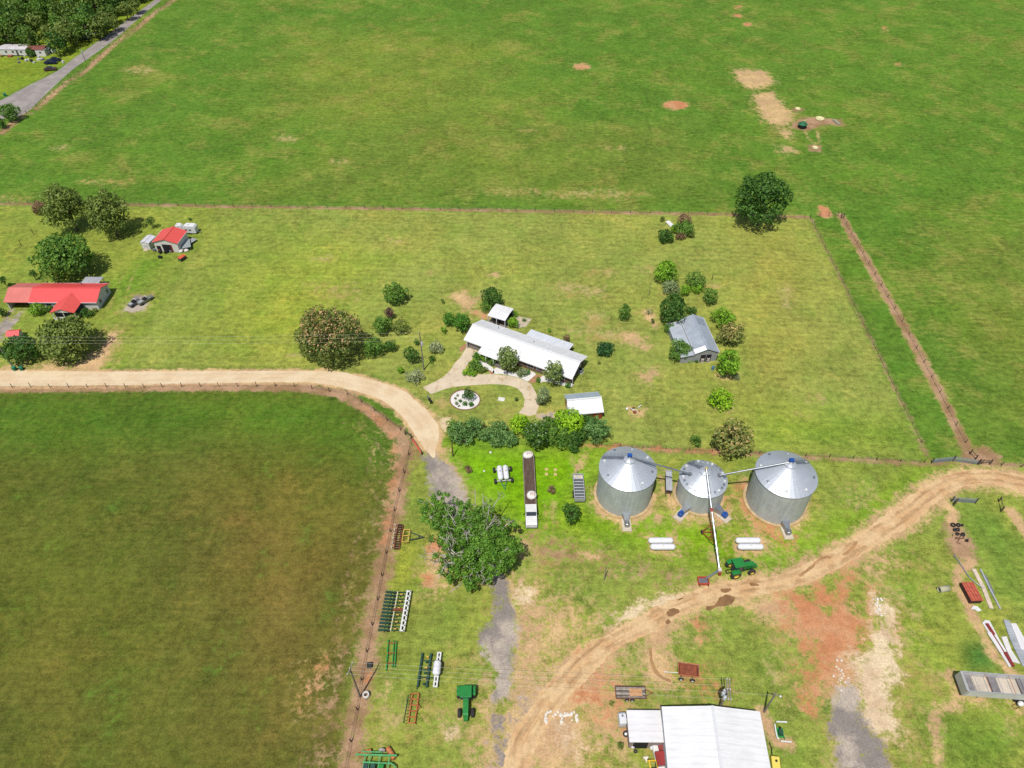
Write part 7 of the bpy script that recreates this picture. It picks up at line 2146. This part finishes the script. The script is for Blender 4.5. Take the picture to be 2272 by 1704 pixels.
# garage junk, orange cart, roadside bins
GJ = [(610, 1060, STEEL, 'white and grey mower at the left of the garage front'), (790, 1060, RUSTO, 'orange brown rack left of the garage doorway'), (960, 1130, BLACK, 'black tub in front of the garage doorway'), (1120, 1090, STEEL, 'grey engine block right of the garage doorway'), (1230, 1070, WPAINT, 'white cabinet at the right of the garage front'), (780, 1130, BLACK, 'small black tyre below the orange brown rack'), (780, 1280, BLACK, 'small black bucket alone on the lawn before the garage')]
for k, (x, y, m_, lab) in enumerate(GJ):
    p = E2(x, y); t = thing('garage_junk', lab, 'junk', p, k * .5, 'junk before the red roofed garage')
    MB().box(-.5, -.3, .1, .5, .35, .7).build('box', m_, t); MB().lathe([(.05, -.08), (.22, -.08), (.22, .08), (.05, .08)], (.3, -.4, .22), 'Y', 10).build('wheel', TYRE, t)
WG = [(1400, 990), (1470, 1010), (1540, 1040), (1430, 1090), (1580, 1070)]
for k, (x, y) in enumerate(WG):
    p = E2(x, y); o = MB().rock((0, 0, .4), .7, k + 5, .7).build('white_bag', SACK); o.location = p; props(o, 'white bagged bundle in the pile at the right corner of the garage', 'bag', 'white bundles at the garage corner')
p = E2(1600, 960); t = thing('tin_lean_to', 'low grey tin roof beside the garage wall', 'shed', (p.x, p.y, 0), R(22))
MB().box(-1.2, -2.0, 1.2, 1.2, 2.4, 1.28).build('roof', mat('old_tin2', (176, 184, 184), .6, .2), t)
for x, y in ((-1.0, -1.8), (1.0, -1.8), (-1.0, 2.2), (1.0, 2.2)): MB().box(x - .05, y - .05, 0, x + .05, y + .05, 1.2).build('post', WOOD_POST, t)
p = E2(1690, 830); t = thing('flat_trailer', 'flat grey trailer beside the right wall of the red roofed garage', 'trailer', (p.x, p.y, 0), R(60))
MB().box(-1.9, -1.0, .55, 1.9, 1.0, .68).build('bed', mat('trailer_grey', (166, 170, 168), .7), t)
for y in (-1.1, .95): MB().lathe([(.1, 0), (.32, 0), (.32, .18), (.1, .18)], (0, y, .32), 'Y', 12).build('wheel', TYRE, t)
p = E2(1440, 1290, .5); t = thing('orange_cart', 'orange red box cart on the lawn below the garage corner', 'cart', (p.x, p.y, 0), R(62))
MB().box(-1.0, -.6, .35, 1.0, .6, 1.1).build('box', mat('cart_grey', (96, 90, 84), .8), t)
MB().box(-1.05, -.65, 1.105, 1.05, .65, 1.18).build('cover', mat('cart_orange', (226, 104, 70), .7), t)
for y in (-.7, .55): MB().lathe([(.08, 0), (.3, 0), (.3, .15), (.08, .15)], (0, y, .3), 'Y', 12).build('wheel', TYRE, t)
for k, (x, y, lab) in enumerate(((170, 1215, 'left green wheeled bin at the foot of the pole by the road'), (248, 1212, 'right green wheeled bin by the road'))):
    p = A3(x, y); t = thing('wheeled_bin', lab, 'bin', p, .2 * k, 'green wheeled bins')
    MB().add([(-.28, -.28, .05), (.28, -.28, .05), (.28, .28, .05), (-.28, .28, .05), (-.36, -.38, 1.0), (.36, -.38, 1.0), (.36, .4, 1.0), (-.36, .4, 1.0)], [(0, 3, 2, 1), (4, 5, 6, 7), (0, 1, 5, 4), (1, 2, 6, 5), (2, 3, 7, 6), (3, 0, 4, 7)]).build('body', mat('bin_green', (40, 130, 96), .5), t)
    MB().box(-.39, -.42, 1.005, .39, .45, 1.1).build('lid', mat('bin_lid_green', (52, 146, 112), .5), t)
    for xx in (-.3, .22): MB().lathe([(.03, 0), (.13, 0), (.13, .08), (.03, .08)], (xx, .36, .13), 'X', 10).build('wheel', TYRE, t)
p = A1(65, 1125); t = thing('wheeled_bin', 'lone green wheeled bin where the asphalt road meets the left edge', 'bin', p, .3, 'green wheeled bins')
MB().box(-.4, -.4, 0, .4, .4, 1.1).build('body', _mc['bin_green'], t); MB().box(-.44, -.44, 1.105, .44, .46, 1.22).build('lid', _mc['bin_lid_green'], t)
p = C3(1615, 150); t = thing('mailbox', 'black roadside mailbox with a dark post beside the bend of the sandy road', 'mailbox', p, R(-50))
MB().box(-.09, -.09, 0, .09, .09, 1.05).build('post', BLACK, t)
MB().prism([(-.24, 1.06), (.24, 1.06), (.24, 1.35), (.12, 1.52), (-.12, 1.52), (-.24, 1.35)], -.5, .5, 'X').build('box', BLACK, t)
p = C3(1575, 70); t = thing('newspaper_box', 'second smaller dark box on a post just behind the roadside mailbox', 'mailbox', p, R(-50))
MB().box(-.07, -.07, 0, .07, .07, .9).build('post', STEEL, t); MB().box(-.35, -.16, .905, .35, .16, 1.2).build('box', STEEL, t)
# pasture: shade shelter, feeders
p = A8(1220, 985, .9); t = thing('cattle_feeder', 'green topped round feeder on bare ground in the far pasture', 'feeder', (p.x, p.y, 0))
MB().lathe([(1.5, .0), (1.5, 1.3), (1.4, 1.3), (1.4, 0)], (0, 0, 0), 'Z', 16).build('ring', BLACK, t)
MB().lathe([(.02, 2.6), (1.7, 1.5), (1.75, 1.4), (1.6, 1.4)], (0, 0, 0), 'Z', 18).build('roof', mat('feeder_green', (40, 112, 74), .5), t)
for k, (x, y, r_, lab) in enumerate(((1160, 790, 1.0, 'small round cream trough behind the green feeder'), (1430, 910, 1.6, 'largest cream trough right of the green feeder'), (1373, 1268, 1.0, 'round cream trough alone nearest the lone oak'))):
    o = MB().lathe([(.02, .35), (r_ * .8, .35), (r_ * .85, .5), (r_, .5), (r_, 0), (.02, 0)], (0, 0, 0), 'Z', 18).build('cattle_trough', mat('trough_cream', (236, 226, 172), .7), None, True)
    o.location = A8(x, y); props(o, lab, 'trough', 'cream troughs in the pasture')
o, a, L = heading(A8, (1610, 925), (1665, 970), .3); p = A8(1638, 945, .3)
o = MB().box(-1.9, -.55, 0, 1.9, .55, .5).box(-1.7, -.4, .45, 1.7, .4, .56).build('trough_block', mat('trough_grey', (166, 166, 146), .9)); o.location = (p.x, p.y, 0); o.rotation_euler = (0, 0, a); props(o, 'long grey trough at the right end of the bare pasture patch', 'trough')
long_thing(A8, [(1225, 945), (1275, 930)], .4, .35, .05, mat('log_pale', (206, 196, 140), .9), 'feed_log', 'pale log lying just behind the green feeder', 'log')
# odds and ends on the lawn
p = A5(968, 1338); o = MB().box(-.75, -.55, 0, .75, .55, .12).box(-.5, -.35, .12, .5, .35, .2).build('well_cover', mat('cover_white', (240, 238, 232), .8)); o.location = p; o.rotation_euler = (0, 0, -.2); props(o, 'flat white square cover on the grass inside the drive loop', 'cover')
p = A7(455, 1150); t = thing('burn_pile', 'small heap of white and brown burnt junk on the lawn right of the red shed', 'junk', p)
for k in range(9):
    q = (rb.uniform(-1, 1), rb.uniform(-.6, .6))
    MB().beam((q[0], q[1], .15), (q[0] + rb.uniform(-.9, .9), q[1] + rb.uniform(-.6, .6), rb.uniform(.2, .5)), .16).build('board', WPAINT if k % 2 else RUST, t)
MB().rock((-.4, -1.0, .25), .45, 3).build('rusty_drum', RUST, t)
p = A7(358, 1142); o = MB().rock((0, 0, .15), .4, 8, .4).build('white_tub', WPAINT); o.location = p; props(o, 'white tub beside the burnt heap', 'tub')
p = A7(1003, 618); o = MB().rock((0, 0, .2), .4, 9).build('orange_bucket', RUSTO); o.location = p; props(o, 'orange bucket at the front left corner of the grey barn', 'bucket')
p = A7(1312, 702); o = MB().lathe([(.02, .0), (.38, 0), (.38, .9), (.02, .92)], (0, 0, 0), 'Z', 14).build('blue_barrel', mat('barrel_blue', (96, 140, 166), .5)); o.location = p; props(o, 'blue grey barrel at the foot of the big bright tree', 'barrel')
p = A6(835, 190); o = MB().box(-.7, -1.4, .1, .7, 1.4, .35).build('sheet_board', WPAINT); o.location = p; o.rotation_euler = (.1, 0, .5); props(o, 'white panel lying in the overgrown brush island', 'panel')
p = B1(803, 764); o = MB().rock((0, 0, .1), .25, 2).build('white_bucket', WPAINT); o.location = p; props(o, 'small white bucket left of the two tank trailer', 'bucket')
p = B1(868, 572); o = MB().rock((0, 0, .08), .3, 6).build('white_rock', ROCKM); o.location = p; props(o, 'white rock on the bright grass below the hedge', 'rock')
# ================================================================== FENCES, GATES, POLES, LINES
FW = mat('fence_wire', (96, 92, 88), .6, .4)
WPOST = mat('fence_post_wood', (92, 78, 68), .95, 0, .3)


def along(P, step):
    P = [Vector((p[0], p[1], 0)) for p in P]
    out, carry = [P[0]], 0.0
    for a, b in zip(P[:-1], P[1:]):
        L = (b - a).length
        s = step - carry
        while s <= L:
            out.append(a.lerp(b, s / L)); s += step
        carry = L - (s - step)
    return out


def fence(label, P, step=4.6, h=1.35, rad=.09, seed=0, maxn=100):
    P = [Vector((p[0], p[1], 0)) for p in P]
    q = along(P, step)[:maxn]
    t = thing('wire_fence', label, 'fence', P[0])
    rr = random.Random(seed)
    me = None
    for i, p in enumerate(q):
        if me is None:
            o = MB().tube([(0, 0, -.1), (0, 0, h)], [rad, rad * .85], 6).build('post', WPOST, t); me = o.data
        else:
            o = bpy.data.objects.new('post', me); COL.objects.link(o); o.parent = t
        o.location = p - P[0]
        o.rotation_euler = (rr.gauss(0, .05), rr.gauss(0, .05), 0)
        o.scale = (1, 1, rr.uniform(.88, 1.15))
    m = MB()
    for z in (.35, .7, 1.0, 1.22):
        m.tube([p - P[0] + Vector((0, 0, z * h / 1.35)) for p in q], .011, 4)
    m.build('wire', FW, t)
    return t


def heads(cf, L): return [cf(x, y) for x, y in L]
F1 = [A3(x, y) for x, y in [(-700, 1414), (60, 1408), (470, 1406), (880, 1408), (1290, 1402), (1700, 1408), (2120, 1398)]] + [A4(x, y) for x, y in [(120, 1395), (330, 1420), (600, 1462), (790, 1492)]] + [C3(x, y) for x, y in [(430, 265), (650, 435), (885, 605), (1100, 770), (1225, 850)]]
fence('wooden post fence curving along the south side of the sandy road', F1, 4.45, 1.4, .085, 1)
F2 = [C3(x, y) for x, y in [(1225, 850), (1200, 1060), (1120, 1430), (1050, 1659)]] + [B4(x, y) for x, y in [(925, 40), (880, 230), (840, 440), (795, 660), (750, 900), (705, 1140), (655, 1400), (610, 1640)]] + [B5(x, y) for x, y in [(240, 520), (215, 800), (130, 1230), (70, 1520), (40, 1700), (0, 1900)]]
fence('wooden post fence running down between the dark field and the machinery yard', F2, 4.9, 1.4, .1, 2)
fence('back fence behind the mown lot and the left neighbours', heads(D, [(-260, 439), (-80, 440), (150, 441), (330, 443), (471, 446), (900, 452), (1300, 459), (1600, 464), (1745, 470)]), 6.0, 1.3, .075, 3)
fence('right pasture fence on a brown strip beyond the mown lot', heads(D, [(1816, 466), (1870, 560), (1950, 700), (2020, 830), (2070, 930), (2096, 978)]), 5.2, 1.3, .075, 4)
fence('thin fence along the right side of the mown lot', heads(D, [(1750, 472), (1820, 610), (1880, 732), (1950, 875), (2006, 990)]), 5.4, 1.1, .05, 5)
fence('low fence behind the grain bins along the south side of the lot', heads(D, [(1240, 958), (1330, 966), (1700, 984), (2006, 1000)]), 5.0, 1.2, .07, 6)
fence('short fence beside the tan track at the right edge', heads(D, [(2120, 1002), (2212, 1010), (2320, 1018)]), 4.0, 1.3, .09, 7)
fence('far fence along the asphalt road to the top of the picture', [A1(x, y) for x, y in [(-260, 1680), (0, 1550), (560, 1145), (1080, 745), (1550, 355), (2030, -15), (2330, -255)]], 6.5, 1.3, .1, 8)
fence('pasture gap fence between the lot corner and the brown strip', heads(D, [(1750, 470), (1780, 468), (1814, 466)]), 3.0, 1.4, .1, 9)


def gate(cf, pa, pb, h, name, label, m_, rails=6):
    a, b = cf(*pa), cf(*pb)
    d = b - a
    t = thing(name, label, 'gate', a, math.atan2(d.y, d.x))
    L = d.length
    m = MB()
    for k in range(rails): m.tube([(0, 0, .2 + (h - .2) * k / (rails - 1)), (L, 0, .2 + (h - .2) * k / (rails - 1))], .05, 6)
    for x in (0, L / 2, L): m.tube([(x, 0, .15), (x, 0, h)], .05, 6)
    m.build('bar_frame', m_, t)
    for x in (-.2, L + .2):
        MB().tube([(x, 0, 0), (x, 0, h + .3)], .11, 8).build('gate_post', WPOST, t)
    MB().tube([(-.2, 0, h * .4), (0, 0, h * .4)], .06, 6).build('hinge', STEEL, t)
    return t
GATEM = mat('gate_steel', (150, 160, 166), .5, .3)
gate(C2, (1085, 1370), (1325, 1345), 1.45, 'farm_gate', 'left grey tubular gate of the pair at the right lot corner', GATEM)
gate(C2, (1345, 1345), (1625, 1385), 1.45, 'farm_gate', 'right grey tubular gate of the pair at the right lot corner', GATEM)
gate(B7, (1310, 300), (1585, 320), 1.5, 'farm_gate', 'grey tubular gate standing open south of the tan track', GATEM)
gate(C3, (1250, 920), (1430, 1185), 1.25, 'red_gate', 'faded red tubular gate at the head of the grey lane', mat('gate_red', (214, 106, 88), .6), 5)


def brace(cf, pa, pb, label):
    a, b = cf(*pa), cf(*pb)
    d = b - a
    t = thing('fence_brace', label, 'fence brace', a, math.atan2(d.y, d.x), 'wooden brace posts of the fence corners')
    L = d.length
    for x in (0, L): MB().tube([(x, 0, 0), (x, 0, 1.6)], .13, 8).build('post', WPOST, t)
    MB().tube([(0, 0, 1.25), (L, 0, 1.25)], .08, 6).build('rail', WPOST, t)
    MB().tube([(0, 0, .2), (L, 0, 1.2)], .03, 5).build('diagonal_wire', FW, t)
brace(C2, (1545, 1260), (1610, 1330), 'wooden brace at the lower end of the brown fence strip')
brace(C2, (1655, 1385), (1790, 1385), 'wooden brace right of the grey gates by the brush heap')
brace(B7, (1325, 350), (1350, 320), 'wooden brace at the hinge of the open grey gate')
brace(B7, (1920, 425), (1890, 300), 'wooden brace standing alone right of the open grey gate')
brace(C1, (1560, 860), (1600, 850), 'wooden brace at the upper end of the brown fence strip')
brace(C3, (1105, 780), (1225, 860), 'pale topped brace at the corner by the red gate')


# -------- utility poles
POLE = mat('pole_wood', (136, 124, 110), .95, 0, .2, 1)
POLED = mat('pole_grey', (146, 138, 126), .95, 0, .2, 1)


def pole(cf, base, top, label, m_=None, h=None, rad=.17):
    b, hh = solve_h(cf, *base, *top)
    hh = h or max(4.0, min(hh, 13.0))
    t = thing('utility_pole', label, 'pole', b)
    MB().tube([(0, 0, -.2), (0, 0, hh)], [rad, rad * .7], 10).build('shaft', m_ or POLE, t)
    return t, b, hh


def transformer(t, x, y, z):
    o = MB().lathe([(.02, 0), (.26, 0), (.28, .05), (.28, .85), (.22, .95), (.02, .97)], (x, y, z), 'Z', 14).build('transformer', mat('transformer_grey', (216, 222, 226), .4, .1), t)
    MB().tube([(x, y, z + .95), (x, y, z + 1.25)], .05, 6).build('bushing', STEEL, o)


def arm(t, hz, L, ang, w=.14, off=0.0):
    c, s = math.cos(ang), math.sin(ang)
    ox, oy = -s * off, c * off
    MB().beam((-c * L / 2 + ox, -s * L / 2 + oy, hz), (c * L / 2 + ox, s * L / 2 + oy, hz), w).build('crossarm', POLED, t)
    for k in (-.46, 0, .46): MB().tube([(c * L * k + ox, s * L * k + oy, hz + .06), (c * L * k + ox, s * L * k + oy, hz + .32)], .07, 8).build('insulator', TANKW, t)

t1, b1, h1 = pole(A3, (145, 1180), (0, 945), 'pole at the left edge beside the green wheeled bins', POLED, 10.0)
t2, b2_, h2_ = pole(A4, (1612, 1212), (1560, 790), 'tall pole with white transformer between trees left of the house', POLED)
transformer(t2, .28, -.1, h2_ - 3.9)
t3, b3, h3 = pole(B5, (215, 800), (95, 445), 'pole with crossarm beside the field fence at the bottom left')
arm(t3, h3 - .3, 2.0, R(75))
t4, b4, h4 = pole(B6, (1378, 775), (1525, 560), 'pole with twin crossarms and three transformers behind the big barn', POLED)
arm(t4, h4 - .4, 3.4, R(82), .16, .2); arm(t4, h4 - .4, 3.4, R(82), .16, -.2)
for k, (x, y) in enumerate(((-.42, -.6), (-.46, .1), (-.1, .55))): transformer(t4, x, y, h4 - 2.4 - .25 * k)
t5, b5, h5 = pole(B6, (1886, 803), (2050, 622), 'dark bare pole with floodlight at the right corner of the barn', POLED)
MB().tube([(0, 0, h5 - .4), (.9, -.4, h5 - .2)], .05, 6).build('lamp_arm', STEEL, t5)
MB().lathe([(.04, .12), (.15, .06), (.18, -.06), (.04, -.08)], (.75, -.3, h5 - .25), 'Z', 12).build('floodlight', TANKW, t5)
t6, b6, h6 = pole(A1, (1000, 720), (935, 555), 'distant pole with white transformer beside the asphalt road', POLED)
transformer(t6, .3, 0, h6 - 2.2)
t7, b7, h7 = pole(B1, (485, 612), (480, 470), 'short brown post at the foot of the hedge by the lane', mat('brown_pole', (108, 72, 52), .9, 0, .2), 4.6, .15)
t8, b8, h8 = pole(B2, (240, 1248), (241, 1065), 'thin dark post alone in the grass right of the dying oak', POLED, 4.2, .11)
t9, b9, h9 = pole(A6, (600, 982), (612, 850), 'thin post alone on the lawn above the half dead sapling', POLED, 4.4, .08)
for cf, x, y, lab in ((A2, 345, 645, 'upper thin post on the left neighbour\'s lawn'), (A2, 222, 762, 'lower thin post on the left neighbour\'s lawn'), (A6, 1305, 808, 'short stub post on the mown lot right of the tree cluster')):
    p = cf(x, y); o = MB().tube([(0, 0, -.1), (0, 0, 1.9)], .09, 6).build('garden_post', WPOST); o.location = p; props(o, lab, 'post')
for cf, pts, lab in ((B5, ((150, 950), (140, 1180)), 'bare pole leaning on the field fence below the concrete ring'),):
    pass


def wire(label, pts, sag=.5, rad=.013):
    P = [Vector(p) for p in pts]
    m = MB()
    for a, b in zip(P[:-1], P[1:]):
        Q = []
        for k in range(13):
            u = k / 12
            q = a.lerp(b, u); q.z -= sag * 4 * u * (1 - u); Q.append(q - P[0])
        m.tube(Q, rad, 4, False)
    o = m.build('power_line', mat('line_metal', (214, 208, 196), .6, .1)); o.location = P[0]
    return props(o, label, 'power line')
for k, (z1, z2, lab) in enumerate(((0.1, .1, 'top'), (1.1, 1.2, 'middle'), (2.0, 2.4, 'lowest'))):
    wire('%s line from the left edge pole to the transformer pole by the road' % lab, [(b1.x, b1.y, h1 - z1), (b2_.x, b2_.y, h2_ - z2)], .7)
for k, u in enumerate((-.46, -.16, .16, .46)):
    q3 = Vector((b3.x + math.cos(R(75)) * 2.0 * u, b3.y + math.sin(R(75)) * 2.0 * u, h3))
    q4 = Vector((b4.x + math.cos(R(82)) * 3.4 * u, b4.y + math.sin(R(82)) * 3.4 * u, h4 - .1))
    wire('%s of the four lines across the yard to the barn transformers' % ('nearest', 'second nearest', 'second farthest', 'farthest')[k], [q3, q4], .6)
wire('single line from the barn transformers to the dark bare pole', [(b4.x, b4.y, h4 - .8), (b5.x, b5.y, h5 - .5)], .4)
# ================================================================== LIGHT
SUN_EL, SUN_AZ = R(64), math.atan2(-.40, -.917)   # the sun stands behind the viewer, a little to the left
sd = bpy.data.lights.new('sun', 'SUN')
sd.energy = 4.6; sd.angle = R(.53); sd.color = (1.0, .955, .88)
sun = bpy.data.objects.new('sun', sd); COL.objects.link(sun)
dirv = Vector((math.cos(SUN_EL) * -.40, math.cos(SUN_EL) * -.917, math.sin(SUN_EL)))
sun.rotation_euler = dirv.to_track_quat('Z', 'Y').to_euler()
sun.location = (0, 0, 400)
w = bpy.data.worlds.new('World'); scene.world = w
w.use_nodes = True
nt = w.node_tree
sky = nt.nodes.new('ShaderNodeTexSky'); sky.sky_type = 'NISHITA'
sky.sun_disc = False; sky.sun_elevation = SUN_EL
sky.sun_rotation = math.atan2(-.40, -.917)
sky.air_density = 1.0; sky.dust_density = 1.5
bg = nt.nodes['Background']
nt.links.new(sky.outputs[0], bg.inputs[0])
bg.inputs[1].default_value = .1
scene.view_settings.view_transform = 'Standard'
scene.view_settings.look = 'None'
scene.view_settings.exposure = 0.15
scene.view_settings.gamma = 1.0
scene.cycles.max_bounces = 6
scene.cycles.diffuse_bounces = 3
scene.cycles.glossy_bounces = 2
scene.cycles.transmission_bounces = 3
scene.cycles.use_denoising = False
